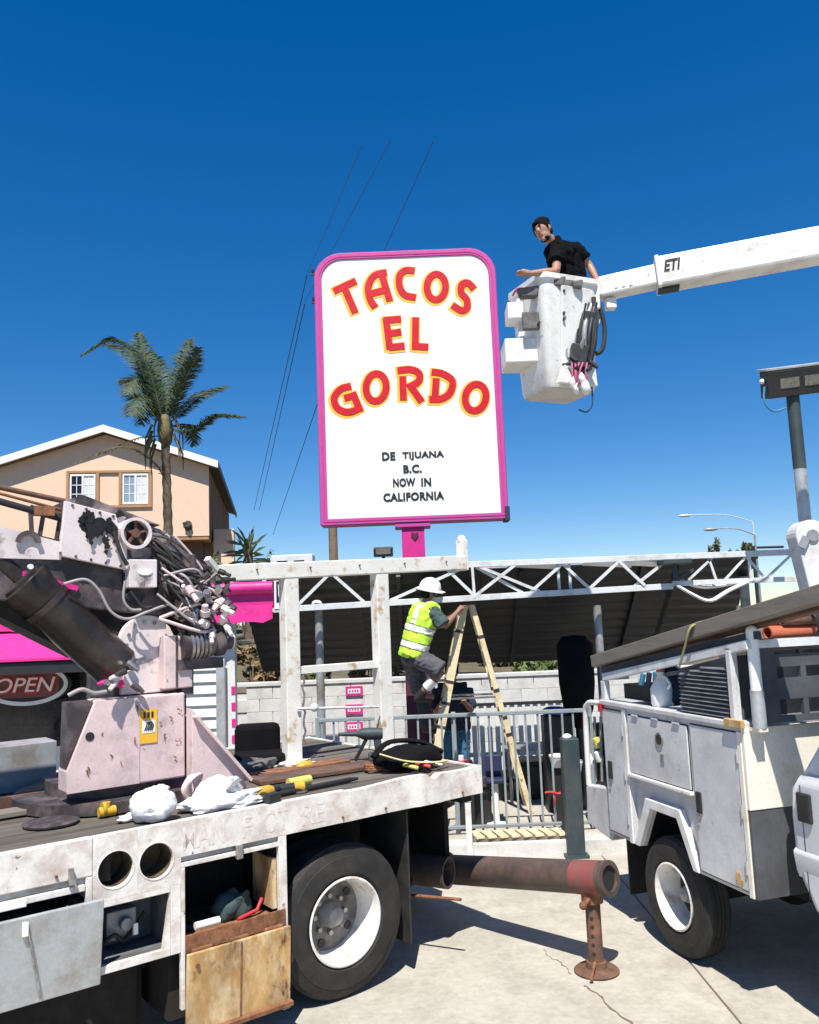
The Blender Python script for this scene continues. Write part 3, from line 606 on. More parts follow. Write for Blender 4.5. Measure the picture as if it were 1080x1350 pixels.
letter([('L', [(155, 207), (268, 155)]), ('L', [(207, 185), (264, 318)])])
letter([('C', [(425, 112), (362, 128), (330, 185), (340, 250), (366, 290)]), ('L', [(400, 128), (440, 258)]), ('L', [(338, 222), (424, 200)])])
letter([('C', [(566, 104), (520, 102), (490, 130), (490, 185), (516, 226), (572, 240)])])
letter([('O', 676, 186, 47, 65, 0.06)])
letter([('C', [(868, 196), (836, 165), (806, 176), (803, 215), (830, 250), (832, 292), (804, 306), (758, 278)])])
letter([('L', [(420, 345), (440, 505)]), ('L', [(408, 356), (497, 349)]), ('L', [(435, 424), (498, 415)]), ('L', [(436, 494), (515, 486)])])
letter([('L', [(571, 340), (569, 505)]), ('L', [(565, 488), (635, 492)])])
letter([('C', [(243, 690), (190, 706), (157, 750), (172, 800), (220, 823), (268, 812), (290, 795)]), ('L', [(291, 820), (250, 722)]), ('L', [(262, 738), (208, 752)])])
letter([('O', 370, 697, 51, 70, 0.1)])
letter([('L', [(505, 640), (509, 762)]), ('C', [(478, 612), (545, 606), (588, 626), (584, 668), (530, 698)]), ('L', [(538, 680), (602, 770)])])
letter([('L', [(676, 650), (668, 765)]), ('C', [(652, 618), (710, 628), (758, 665), (745, 725), (700, 755), (640, 757)])])
letter([('O', 876, 748, 52, 68, 0.22)])
for body, px, py, wpx in (('DE', 512.5, 601.5, 18), ('TIJUANA', 558, 600.5, 56), ('B.C.', 544, 618, 25), ('NOW', 533, 636, 30), ('IN', 562, 635.5, 13.5), ('CALIFORNIA', 545.5, 654.5, 81)):
    q = sg_pt(px, py); text_mesh('lettering', body, 'ink', sign, width=wpx/F_PX*SY, height=11.5/F_PX*SY, bold=0.045, depth=0.004, origin=(q[0], 0.0, q[1]), gap=1.08)

# ------------------------------------------------------------------ steel canopy with lattice truss
can = thing('canopy', 'steel canopy with white lattice truss and dark corrugated roof underside', 'canopy', (0, 10.0, 0.15))
def cpt(px, py, Y): return W(px, py, Y) - V((0, 10.0, 0.15))
tY0, tY1 = 10.0, 10.0
def tz(px): return None
top0, top1 = cpt(318, 757, 10.0), cpt(1100, 738, 10.0)
bot0, bot1 = cpt(318, 806, 10.0), cpt(885, 773, 10.0)
# keep the chords level
zt_ = (cpt(620, 741, 10).z + cpt(800, 741, 10).z)/2; zb_ = (cpt(540, 796, 10).z + cpt(800, 780, 10).z)/2
def chord(name, x0, x1, z0, z1, w_, h_, y=0.0, m='white_steel'):
    mb = MB(); mb.beam((x0, y, z0), (x1, y, z1), w_, h_); return mb.build(name, m, can, bevel=0.004)
xa, xb = cpt(322, 780, 10).x, cpt(1105, 760, 10).x; xm = cpt(886, 760, 10).x
chord('top_chord', xa, xb, zt_, zt_, 0.07, 0.07)
chord('bottom_chord', xa, xm, cpt(330, 806, 10).z, cpt(880, 773, 10).z, 0.06, 0.07)
def bz_at(x): return cpt(330, 806, 10).z + (cpt(880, 773, 10).z - cpt(330, 806, 10).z)*(x-xa)/(xm-xa)
def strut(x0, z0, x1, z1, r=0.026, y=0.0, m='white_steel'):
    mb = MB(); mb.beam((x0, y, z0), (x1, y, z1), r*1.3, r*1.3); mb.build('strut', m, can)
cx = lambda px, py=770: cpt(px, py, 10).x
for a, b in ((318, 354), (392, 436), (480, 436), (515, 612), (626, 588), (628, 678), (690, 628)):   # bottom px -> top px
    strut(cx(a, 795), bz_at(cx(a, 795))+.03, cx(b, 745), zt_-.03, 0.028, random.uniform(-.03, .03))
strut(cx(626, 795), bz_at(cx(626)), cx(622, 740), zt_, 0.024, -0.02)
xs = [632, 712, 700, 785, 770, 842, 838, 900]
for a, b in ((712, 632), (700, 742), (778, 742), (778, 816), (850, 816), (838, 882)): strut(cx(a, 785), bz_at(cx(a, 785))+.03, cx(b, 745), zt_-.03, 0.026, random.uniform(-.03, .03))
for a in (738, 753): strut(cx(a), bz_at(cx(a)), cx(a-2, 745), zt_, 0.024, 0.04)
# light second bay on the right
zb2 = cpt(980, 768, 10).z
chord('bottom_chord', xm, xb, zb2+.02, zb2+.02, 0.05, 0.06)
for a, b in ((905, 940), (945, 935), (955, 985), (1010, 985), (1010, 1045), (1060, 1045)): strut(cx(a, 768), zb2+.03, cx(b, 745), zt_-.03, 0.02)
strut(cx(990), zb2, cx(989, 745), zt_, 0.022)
# corrugated roof falling to the rear: ribbed dark sheet, seen from below
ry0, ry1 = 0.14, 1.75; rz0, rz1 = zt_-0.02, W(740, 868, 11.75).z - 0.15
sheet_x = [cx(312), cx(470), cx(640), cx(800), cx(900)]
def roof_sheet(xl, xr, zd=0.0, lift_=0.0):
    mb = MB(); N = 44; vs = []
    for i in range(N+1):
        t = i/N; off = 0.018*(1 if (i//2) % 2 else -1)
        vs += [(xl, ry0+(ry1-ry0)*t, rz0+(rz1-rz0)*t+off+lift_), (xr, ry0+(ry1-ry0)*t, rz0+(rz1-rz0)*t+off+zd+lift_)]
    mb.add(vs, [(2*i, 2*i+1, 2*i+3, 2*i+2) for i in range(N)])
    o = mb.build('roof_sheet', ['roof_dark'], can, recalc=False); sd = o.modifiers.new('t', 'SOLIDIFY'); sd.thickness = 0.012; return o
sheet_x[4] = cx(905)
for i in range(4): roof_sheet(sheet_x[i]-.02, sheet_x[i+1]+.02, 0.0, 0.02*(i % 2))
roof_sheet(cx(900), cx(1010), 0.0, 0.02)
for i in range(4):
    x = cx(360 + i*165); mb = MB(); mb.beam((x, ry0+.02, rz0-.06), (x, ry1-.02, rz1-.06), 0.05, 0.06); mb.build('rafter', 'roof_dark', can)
# bent white flashing where the canopy is being taken apart
mb = MB(); P = [cpt(893, 772, 9.95), cpt(912, 783, 9.9), cpt(936, 792, 9.85), cpt(960, 779, 9.9), cpt(990, 765, 9.95)]; mb.tube(crom(P, 4), 0.05, 6, flat=0.45); mb.build('bent_flashing', 'sheet_white', can, smooth=40)
mb = MB(); P = [cpt(898, 766, 10.1), cpt(930, 774, 10.1), cpt(972, 768, 10.15)]; mb.tube(crom(P, 4), 0.06, 6, flat=0.4); mb.build('bent_flashing', 'sheet_white', can, smooth=40)
for px, py in ((800, 741), (840, 740), (700, 743)):
    mb = MB(); a = cpt(px-30, py, 10.05); b = cpt(px+34, py+3, 10.08); mb.beam(a, b, 0.16, 0.03, V((0.1, 0.3, 1))); mb.build('loose_sheet', 'sheet_white', can)
def cpost(px, ytop, ybot_z, Y, r, m):
    a = W(px, ytop, Y); mb = MB(); mb.cyl(V((a.x, Y-10, 0)), V((a.x, Y-10, a.z-.15)), r, 14); mb.build('post', m, can, smooth=40)
cpost(420, 795, 0, 10.35, 0.05, 'galv_grey'); cpost(787, 798, 0, 10.3, 0.05, 'galv_grey'); cpost(980, 760, 0, 10.4, 0.06, 'galv_grey')
mb = MB(); mb.ell(cpt(418, 796, 10.33), (0.07, 0.07, 0.05), nu=10, nv=6); mb.build('lamp_bulb', 'hat_white', can, smooth=60)
# roof lights standing on the canopy
def roof_light(px0, px1, py0, py1, Y, label, face):
    a, b = W(px0, py1, Y), W(px1, py0, Y); c = (a+b)/2; t = thing('flood_light', label, 'flood light', (c.x, Y, zt_+0.15), 0, 'flood lights on the canopy')
    h = c.z - zt_ - .15; hx_ = (b.x-a.x)/2; hz_ = (b.z-a.z)/2
    mb = MB(); mb.obox((0, 0, h), (hx_, 0.06, hz_), M.Rotation(radians(12), 3, 'X')); mb.build('housing', face, t, bevel=0.012)
    mb = MB(); mb.obox((0, -0.062, h), (hx_*.75, 0.006, hz_*.6), M.Rotation(radians(12), 3, 'X')); mb.build('lens', 'led_face' if hz_ > .05 else face, t)
    mb = MB(); mb.cyl((0, 0.02, 0.02), (0, 0.02, h), 0.022, 10); mb.build('stem', 'black_paint', t)
roof_light(493, 518, 721, 734, 10.05, 'small square dark flood light on the canopy beside the pink post', 'black_paint')
mb = MB()
a = W(889, 741, 9.9); t = thing('flood_light', 'flat dark blue plate light on a short stem at the canopy corner', 'flood light', (a.x, 9.9, zb2+0.2), 0, 'flood lights on the canopy'); h = a.z-zb2-.2
mb.obox((0, 0, h), (0.17, 0.14, 0.03)); mb.build('housing', 'teal_post', t, bevel=0.01)
mb = MB(); mb.cyl((0.0, 0, 0.0), (0, 0, h-.03), 0.028, 10); mb.build('stem', 'teal_post', t)
mb = MB(); mb.beam((0.02, 0, 0.02), (0.22, 0, h*.55), 0.03, 0.03); mb.build('brace', 'teal_post', t)

# ------------------------------------------------------------------ restaurant stand on the left
RY = 10.2
rc = W(311, 940, RY)
rest = thing('restaurant_building', 'small white lap-sided stand with hot pink eave and awning behind the crane', 'building', (rc.x, RY, 0.15))
mb = MB(); mb.prism([(-7, .03), (-.02, .03), (-.45, 1.3), (-7, 1.3)], (0, 0, -.15), (1, 0, 0), (0, 1, 0), (0, 0, 2.75)); mb.build('wall_core', 'white_block', rest)
for k in range(19):
    z = k*0.137; mb = MB() if k == 0 else None
    if k == 0:
        mb.prism([(0, 0), (0, 0.150), (0.006, 0.150), (0.045, 0)], (-7, 0.028, 0), (0, -1, 0), (0, 0, 1), (6.9, 0, 0)); sb0 = mb.build('siding_board', 'siding_white', rest, loc=(0, 0, 0))
    else: sub(sb0, 'siding_board', rest, (0, 0, z))
mb = MB(); mb.box((-0.1, -0.02, -.15), (0.0, 0.1, 2.6)); ct = mb.build('corner_trim', 'siding_white', rest, bevel=0.004)
for k in range(7):
    z = 0.35 + k*0.19
    mb = MB(); mb.box((-0.045, -0.03, z), (0.006, -0.021, z+0.09)); mb.build('pink_tab', 'hot_pink', ct)
def rp(px, py, Y): return W(px, py, Y) - V((rc.x, RY, 0.15))
a, b = rp(291, 880, 10.1), rp(291, 985, 10.1)
mb = MB(); mb.box((a.x-.055, a.y-.03, -.15), (a.x+.055, a.y+.03, a.z+.1)); mb.build('downpipe', 'galv', rest, bevel=0.012)
# eave: boxed hot-pink fascia with rolled top and a dark soffit
e1 = rp(361, 800, 9.95)
zt2, zb_e = rp(335, 764, 9.95).z, rp(335, 800, 9.95).z; zv = rp(335, 822, 9.95).z
mb = MB(); mb.box((-7, e1.y, zb_e), (e1.x, e1.y+0.07, zt2-0.05)); mb.build('fascia', 'hot_pink', rest, bevel=0.01)
mb = MB(); mb.cyl((-7, e1.y-.01, zt2-0.1), (e1.x-.004, e1.y-.01, zt2-0.1), 0.075, 16); mb.build('gutter_roll', 'hot_pink', rest, smooth=40)
mb = MB(); n = 60; vs = []
for i in range(n+1):
    x = e1.x - 0.01 - 6.9*i/n; sc_ = abs(sin(i*pi/2.5)); vs += [(x, e1.y-.03, zb_e+.02), (x, e1.y-.035-.012*sc_, zv + 0.05*(1-sc_))]
mb.add(vs, [(2*i, 2*i+1, 2*i+3, 2*i+2) for i in range(n)]); o = mb.build('valance', 'awning_pink', rest, recalc=False); sd = o.modifiers.new('t', 'SOLIDIFY'); sd.thickness = 0.006
mb = MB(); mb.box((-7, e1.y+.072, zb_e-.03), (e1.x+.12, 1.3, zb_e+0.005)); mb.build('soffit', 'maroon', rest)
mb = MB(); mb.box((-7, e1.y+.072, zb_e+.008), (e1.x-.05, 1.35, zt2-0.12)); mb.build('roof', 'roof_dark', rest)
a, b = rp(362, 803, 9.96), rp(376, 765, 9.96)
mb = MB(); mb.box((a.x, a.y, a.z), (b.x, a.y+.05, b.z)); hs_ = mb.build('end_sign', 'fascia_white', rest)
mb = MB(); mb.box((a.x+.025, a.y-.006, a.z+.08), (b.x-.01, a.y-.001, b.z-.01)); mb.build('sign_panel', 'ink', hs_)
text_mesh('glyph', 'U', 'fascia_white', hs_, width=0.045, height=0.16, bold=0.0, depth=0.003, origin=((a.x+b.x)/2+.005, a.y-.0065, (a.z+b.z)/2+.04))
ua, ub = rp(357, 762, 11.2), rp(412, 730, 11.2)
mb = MB(); mb.box((ua.x, ua.y, zt2-.13), (ub.x, ua.y+.3, ub.z)); au = mb.build('roof_unit', 'siding_white', rest, bevel=.015)
for k in range(2): mb = MB(); xk = ua.x + (ub.x-ua.x)*(.28+.4*k); mb.box((xk-.07, ua.y-.008, ub.z-.13), (xk+.07, ua.y-.001, ub.z-.08)); mb.build('vent_slot', 'black_paint', au)
# awning over the service window
a = rp(-70, 832, 9.75); b = rp(150, 832, 9.75)
zt3, zl3 = rp(30, 834, 9.9).z, rp(30, 872, 9.3).z
mb = MB(); mb.prism([(0.0, zt3+.1), (-0.9, zl3+.03), (-0.9, zl3-.0), (0.0, zt3+.06)], (a.x, -0.03, 0), (0, 1, 0), (0, 0, 1), (b.x-a.x, 0, 0)); mb.build('awning', 'awning_pink', rest)
mb = MB(); mb.box((a.x+.02, -0.9, zl3-.14), (b.x-.02, -0.05, zl3-.02)); mb.build('awning_frame', 'black_paint', rest)
wx0, wx1 = rp(-60, 900, 10.15).x, rp(112, 900, 10.15).x; wz0, wz1 = rp(40, 985, 10.15).z, rp(40, 872, 10.15).z
mb = MB(); mb.box((wx0, -0.06, wz0), (wx1, -0.004, wz1)); wf = mb.build('window_frame', 'black_paint', rest)
mb = MB(); mb.box((wx0+.06, -0.068, wz0+.06), (wx1-.06, -0.061, wz1-.06)); mb.build('window_pane', 'glass_dark', wf)
# OPEN sign, oval
oc = W(34, 903, 9.85)
osn = thing('open_sign', 'black oval OPEN sign with white ring and red letters in the stand window', 'sign', oc)
ow_, oh_ = 0.47, 0.215
P = [(ow_*cos(2*pi*i/48), oh_*sin(2*pi*i/48)) for i in range(48)]
mb = MB(); mb.prism([(x*1.1, z*1.12) for x, z in P], (0, 0.0, 0), (1, 0, 0), (0, 0, 1), (0, 0.04, 0)); mb.build('board', 'ink', osn, smooth=40)
mb = MB(); mb.ribbon(P, 0.045, (0, -0.012, 0), (1, 0, 0), (0, 0, 1), (0, 0.009, 0), True); mb.build('oval_ring', 'white_gloss', osn)
mb = MB(); mb.prism([(x*.78, z*.62) for x, z in [(-.5, -.22), (.5, -.22), (.5, .22), (-.5, .22)]], (0.0, -0.004, -.01), (1, 0, 0), (0, 0, 1), (0, 0.003, 0)); mb.build('letter_ground', 'pipe_red', osn)
text_mesh('lettering', 'OPEN', 'letter_red', osn, width=0.74, height=0.20, shear=0.25, bold=0.05, depth=0.008, origin=(0, -0.005, 0))
text_mesh('lettering', 'OPEN', 'label_white', osn, width=0.70, height=0.165, shear=0.25, bold=0.005, depth=0.006, origin=(0, -0.0145, 0))
# ------------------------------------------------------------------ wheels
def make_wheel(parent, loc, r, wd, rim_r, dish, out, rim_m='rim_white', lugs=8, disc=None):
    """axle along local y; out = -1 or +1 gives the side the dish faces"""
    w_ = bpy.data.objects.new('wheel', None); w_.empty_display_size = 0.1; COL.objects.link(w_); w_.parent = parent; w_.location = loc
    ax_ = (0, out, 0); h = wd/2
    prof = [(-h*.8, rim_r), (-h, rim_r+.03), (-h*.98, r*.8), (-h*.82, r*.955), (-h*.62, r*.992), (-h*.6, r), (-h*.34, r), (-h*.32, r*.982), (-h*.27, r*.982), (-h*.25, r), (-h*.04, r), (-h*.03, r*.98), (h*.03, r*.98), (h*.04, r), (h*.25, r), (h*.27, r*.982), (h*.32, r*.982), (h*.34, r), (h*.6, r), (h*.62, r*.992), (h*.82, r*.955), (h*.94, r*.86), (h*.95, r*.845), (h*.98, r*.84), (h*1.0, r*.78), (h, rim_r+.03), (h*.8, rim_r)]
    mb = MB(); mb.lathe(prof, (0, 0, 0), ax_, 48); mb.build('tyre', 'tyre', w_, smooth=30)
    # rim: lip, dished barrel, disc with hand holes
    f = h*.9
    mb = MB(); mb.lathe([(f-.03, rim_r-.012), (f+.012, rim_r+.008), (f+.016, rim_r-.004), (f, rim_r-.016), (f-dish, rim_r*.86)], (0, 0, 0), ax_, 48); rm = mb.build('rim', rim_m, w_, smooth=35)
    mb = MB(); mb.lathe([(f-dish+.004, rim_r*.88), (f-dish-.002, rim_r*.64), (f-dish+.006, rim_r*.58), (f-dish+.004, rim_r*.3), (f-dish, .001)], (0, 0, 0), ax_, 48); mb.build('wheel_disc', disc or rim_m, w_, smooth=35)
    mb = MB(); mb.lathe([(f-dish, rim_r*.31), (f-dish+.06, rim_r*.29), (f-dish+.11, rim_r*.2), (f-dish+.12, .001)], (0, 0, 0), ax_, 24); mb.build('hub', 'galv_grey', w_, smooth=35)
    for k in range(lugs):
        a = 2*pi*k/lugs; c = V((cos(a)*rim_r*.44, 0, sin(a)*rim_r*.44)); b = V((0, out, 0))
        mb = MB(); mb.tube([c + b*(f-dish), c + b*(f-dish+.035)], .017, 6); mb.build('lug_nut', 'steel', w_)
    for k in range(5):
        a = 2*pi*(k+.5)/5; c = V((cos(a)*rim_r*.69, 0, sin(a)*rim_r*.69)); b = V((0, out, 0))
        mb = MB(); mb.tube([c + b*(f-dish-.01), c + b*(f-dish+.008)], rim_r*.105, 14); mb.build('hand_hole', 'black_paint', w_)
    return w_

# ------------------------------------------------------------------ flatbed boom truck
FYAW = radians(37.74)
tk = thing('boom_truck', 'old white flatbed truck with a pale pink crane and open rusty side cabinets', 'truck', (.467, 6.482, 0), FYAW)
TX = V((cos(FYAW), sin(FYAW), 0)); TY = V((-sin(FYAW), cos(FYAW), 0)); TO = V((.467, 6.482, 0))
def tl_(p): d = V(p)-TO; return V((d.dot(TX), d.dot(TY), d.z))           # world -> truck
def tside(px, py, y=0.0):                                                # bearing onto the plane y=const of the truck
    d = _ray(px, py); o = V((0, 0, CAM_H)); t = ((TO + TY*y) - o).dot(TY)/d.dot(TY); return tl_(o + d*t)
DZ = 1.33; LEN = 6.2
# deck planks
mb = MB(); mb.box((-LEN, 0, 0), (-0.012, 0.196, 0.04)); pk = mb.build('plank', 'plank', tk, bevel=0.004, loc=(0, 0.068, DZ-.05))
for k in range(1, 12): sub(pk, 'plank', tk, (random.uniform(-.006, .004), 0.068 + k*0.2, DZ-.05 + random.uniform(-.004, .003)))
mb = MB(); mb.box((-LEN, 0.07, DZ-.075), (-.02, 2.46, DZ-.053)); mb.build('deck_frame', 'chassis', tk)
# near side rail: bent, with a notch in its top edge
mb = MB(); n = 60; vs = []; fs = []
zt = lambda x: DZ + 0.005 + (0.010*sin(x*7) if x > -1.2 else 0) - (0.05*max(0, 1-abs(x+.47)/.05))
for i in range(n+1):
    x = -LEN + LEN*i/n if i < 40 else -LEN + LEN*40/n + (LEN*20/n)*(i-40)/20
for x in [-LEN, -2.90]: pass
xs_ = [-2.36 + 2.36*i/58 for i in range(59)]
for x in xs_:
    yb = (-0.004*sin(x*9) - (0.012 if -0.62 < x < -.4 else 0)) if x > -1.25 else 0
    vs += [(x, yb, 1.135), (x, yb, zt(x)), (x, 0.062, zt(x)), (x, 0.062, 1.135)]
for i in range(len(xs_)-1):
    for j in range(4): a = i*4+j; b = i*4+(j+1) % 4; fs.append((a, b, b+4, a+4))
fs += [(0, 1, 2, 3), tuple(len(vs)-4+k for k in (3, 2, 1, 0))]
mb.add(vs, fs); rl = mb.build('side_rail', 'white_worn', tk, smooth=35)
mb = MB(); mb.box((-LEN, 0, 1.135), (-2.862, 0.062, DZ+.005)); mb.build('side_rail', 'white_worn', tk, bevel=0.005)
mb = MB(); mb.box((-0.02, 0.064, 1.14), (0.012, 2.47, DZ+.002)); mb.build('end_rail', 'white_worn', tk, bevel=0.005)
mb = MB(); mb.box((-LEN, 2.475, 1.135), (0, 2.53, DZ+.005)); mb.build('side_rail', 'white_worn', tk, bevel=0.005)
mb = MB(); mb.box((-LEN, 0.022, 1.10), (-2.862, 0.06, 1.134)); mb.box((-2.358, 0.022, 1.10), (-1.66, 0.06, 1.134)); mb.build('drip_channel', 'galv_grey', tk)
# faded lettering on the rail
for body, x, w_ in (('MAN', -2.22, 0.26), ('F', -1.94, 0.07), ('C', -1.79, 0.08), ('T', -1.69, 0.08), ('RE', -1.47, 0.17)):
    text_mesh('faded_lettering', body, 'ghost_ink', rl, width=w_, height=0.13, depth=0.0006, origin=(x, -0.0012, 1.235), bold=0.012)
for x in (-3.05, -1.25, -.9, -.2):
    mb = MB(); mb.cyl((x, -.012, 1.17), (x, 0.0, 1.17), 0.008, 8); mb.build('rivet', 'rust', rl)
# plate with the two round lamp holes (x -2.86..-2.36, z .95..DZ)
def holed_plate(mb, x0, x1, z0, z1, cx_, cz_, r, y0, y1):
    N = 32; sq = []
    for k in range(N):
        a = 2*pi*k/N; c_, s_ = cos(a), sin(a); t = 1e9
        if c_ > 1e-9: t = min(t, (x1-cx_)/c_)
        if c_ < -1e-9: t = min(t, (x0-cx_)/c_)
        if s_ > 1e-9: t = min(t, (z1-cz_)/s_)
        if s_ < -1e-9: t = min(t, (z0-cz_)/s_)
        sq.append((cx_+c_*t, cz_+s_*t))
    # put the true corners in
    for X_, Z_ in ((x0, z0), (x1, z0), (x1, z1), (x0, z1)):
        j = min(range(N), key=lambda q: (sq[q][0]-X_)**2+(sq[q][1]-Z_)**2); sq[j] = (X_, Z_)
    ci = [(cx_+r*cos(2*pi*k/N), cz_+r*sin(2*pi*k/N)) for k in range(N)]
    vs = [(p[0], y0, p[1]) for p in sq] + [(p[0], y0, p[1]) for p in ci] + [(p[0], y1, p[1]) for p in ci] + [(p[0], y1, p[1]) for p in sq]; fs = []
    for k in range(N):
        j = (k+1) % N; fs += [(k, j, N+j, N+k), (N+k, N+j, 2*N+j, 2*N+k), (2*N+k, 2*N+j, 3*N+j, 3*N+k), (3*N+k, 3*N+j, j, k)]
    mb.add(vs, fs)
hz0 = 0.985
mb = MB(); holed_plate(mb, -2.86, -2.615, hz0, DZ+.005, -2.735, 1.145, 0.098, 0.0, 0.03); lp = mb.build('lamp_plate', 'white_worn', tk)
mb = MB(); holed_plate(mb, -2.6145, -2.3605, hz0, DZ+.005, -2.505, 1.14, 0.098, 0.001, 0.031); lp2 = mb.build('lamp_plate', 'white_worn', tk)
mb = MB(); mb.box((-2.86, 0.033, DZ-.03), (-2.36, 0.062, DZ+.003)); mb.build('plate_lip', 'white_worn', tk)
for cx_, par in ((-2.735, lp), (-2.505, lp2)):
    mb = MB(); mb.lathe([(0.0, .097), (0.16, .092), (0.17, .05), (.171, .001)], (cx_, 0.03, 1.1425), (0, 1, 0), 28); mb.build('lamp_socket', 'socket', par, smooth=40)
    mb = MB(); mb.lathe([(0.001, .0975), (0.001, .104), (-.003, .103), (-.003, .0985)], (cx_, 0.0, 1.1425), (0, 1, 0), 28, closed=True); mb.build('lamp_ring', 'white_worn', par, smooth=40)
# fascia around the cabinets
mb = MB()
mb.box((-2.86, 0.0, 0.955), (-2.425, 0.03, 0.984))          # head of recess
mb.box((-2.423, 0.0, 0.612), (-2.362, 0.03, 0.984))         # right of recess
mb.box((-2.86, 0.0, 0.612), (-2.425, 0.03, 0.655))          # sill of recess
mb.build('cabinet_fascia', 'white_worn', tk, bevel=0.003)
mb = MB(); mb.prism([(-2.425, .956), (-2.47, .656), (-2.425, .656)], (0, 0.004, 0), (1, 0, 0), (0, 0, 1), (0, 0.022, 0)); mb.build('recess_gusset', 'white_worn', tk)
# recess tray
mb = MB(); mb.box((-2.85, 0.30, 0.62), (-2.43, 0.32, 0.98)); mb.box((-2.85, 0.034, 0.635), (-2.43, 0.298, 0.652)); mb.box((-2.428, 0.034, 0.62), (-2.40, 0.32, 0.98)); mb.box((-2.90, 0.034, 0.62), (-2.853, 0.32, 0.98)); ty = mb.build('recess_tray', 'tray_grey', tk)
mb = MB(); mb.box((-2.72, 0.2, 0.70), (-2.55, 0.28, 0.86)); mb.cyl((-2.62, .2, .79), (-2.62, .15, .79), .035, 14); mb.build('valve_box', 'galv_grey', ty, bevel=0.006)
mb = MB(); mb.box((-2.60, 0.10, 0.74), (-2.575, 0.12, 0.80)); mb.build('paper_tag', 'label_white', ty)
mb = MB(); mb.tube(crom([(-2.8, .2, .66), (-2.7, .15, .75), (-2.62, .18, .70), (-2.5, .2, .82)], 6), .012, 8); mb.build('hose', 'black_rubber', ty, smooth=60)
# open tool cabinet x -2.36..-1.70, z .68..1.10
mb = MB()
mb.box((-2.36, 0.0, 1.075), (-1.725, 0.035, 1.10)); mb.box((-2.36, 0.0, 0.30), (-2.337, 0.035, 1.074)); mb.box((-1.725, 0.0, 0.57), (-1.67, 0.035, 1.133))
mb.build('cabinet_frame', 'white_worn', tk, bevel=0.003)
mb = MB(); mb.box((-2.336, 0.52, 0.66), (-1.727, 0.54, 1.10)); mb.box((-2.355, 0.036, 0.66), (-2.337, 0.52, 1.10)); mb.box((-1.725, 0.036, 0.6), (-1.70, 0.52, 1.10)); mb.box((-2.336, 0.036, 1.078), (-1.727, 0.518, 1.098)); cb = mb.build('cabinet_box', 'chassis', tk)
mb = MB(); mb.box((-2.336, 0.0, 0.625), (-1.727, 0.52, 0.66)); mb.box((-2.34, -0.01, 0.60), (-1.69, 0.0, 0.70)); mb.build('cabinet_floor', 'rust', tk, bevel=0.004)
mb = MB(); mb.box((-1.755, 0.037, 0.70), (-1.7265, 0.3, 1.0)); mb.build('cabinet_cheek', 'rust_panel', cb)
mb = MB(); mb.box((-2.02, -0.02, 1.055), (-1.975, 0.005, 1.135)); mb.build('latch', 'steel', tk, bevel=0.005)
# dropped rusty door
mb = MB(); R_ = M.Rotation(radians(3.5), 3, 'X')
mb.obox((-2.015, -0.035, 0.385), (0.332, 0.012, 0.225), R_); dr = mb.build('cabinet_door', 'rust_panel', tk, bevel=0.004); dr['label'] = 'rusty drop-down cabinet door hanging open'
mb = MB(); mb.obox((-2.015, -0.052, 0.168), (0.334, 0.018, 0.012), R_); mb.build('door_lip', 'rust', dr)
mb = MB(); mb.obox((-2.016, -0.051, 0.385), (0.004, 0.003, 0.215), R_); mb.build('door_seam', 'rust', dr)
mb = MB(); mb.cyl((-2.29, -.07, .54), (-2.29, -.045, .54), .012, 10); mb.build('door_bolt', 'rust', dr)
for k in range(3):
    x = -2.25 + k*.23; mb = MB(); mb.cyl((x-.06, -0.03, .615), (x+.06, -0.03, .615), .012, 10); mb.build('hinge', 'rust', tk)
# grey hinged door with the open slot above it
mb = MB(); R_ = M.Rotation(radians(7), 3, 'X'); mb.obox((-3.62, -0.035, 0.80), (0.80, 0.013, 0.225), R_); gd = mb.build('cabinet_door', 'galv', tk, bevel=0.006); gd['label'] = 'dented grey cabinet door standing ajar'
mb = MB(); mb.tube(crom([(-3.21, -.075, 1.0), (-3.19, -.075, .9), (-3.16, -.06, .75), (-3.13, -.045, .6)], 6), .006, 6); mb.build('pull_cable', 'steel', gd, smooth=60)
mb = MB(); mb.box((-3.23, -.085, .93), (-3.20, -.065, 1.0)); mb.build('door_latch', 'label_white', gd, bevel=.004)
mb = MB(); mb.box((-LEN, 0.0, 1.065), (-2.9, 0.03, 1.098)); mb.box((-2.895, 0.0, 0.612), (-2.862, 0.03, 1.132)); mb.build('door_frame', 'white_worn', tk, bevel=0.003)
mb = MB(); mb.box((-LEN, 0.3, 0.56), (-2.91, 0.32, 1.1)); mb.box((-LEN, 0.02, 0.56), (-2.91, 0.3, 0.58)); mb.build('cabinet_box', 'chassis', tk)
mb = MB(); mb.box((-2.99, -0.025, 1.115), (-2.965, 0.0, 1.20)); mb.tube([(-2.978, -.02, 1.19), (-2.96, -.03, 1.12), (-2.955, -.02, 1.09)], .008, 8); mb.build('latch', 'steel', tk)
mb = MB(); mb.box((-3.33, -0.03, 1.06), (-3.2, -0.0015, 1.095)); mb.build('hasp', 'label_white', tk, bevel=.004)
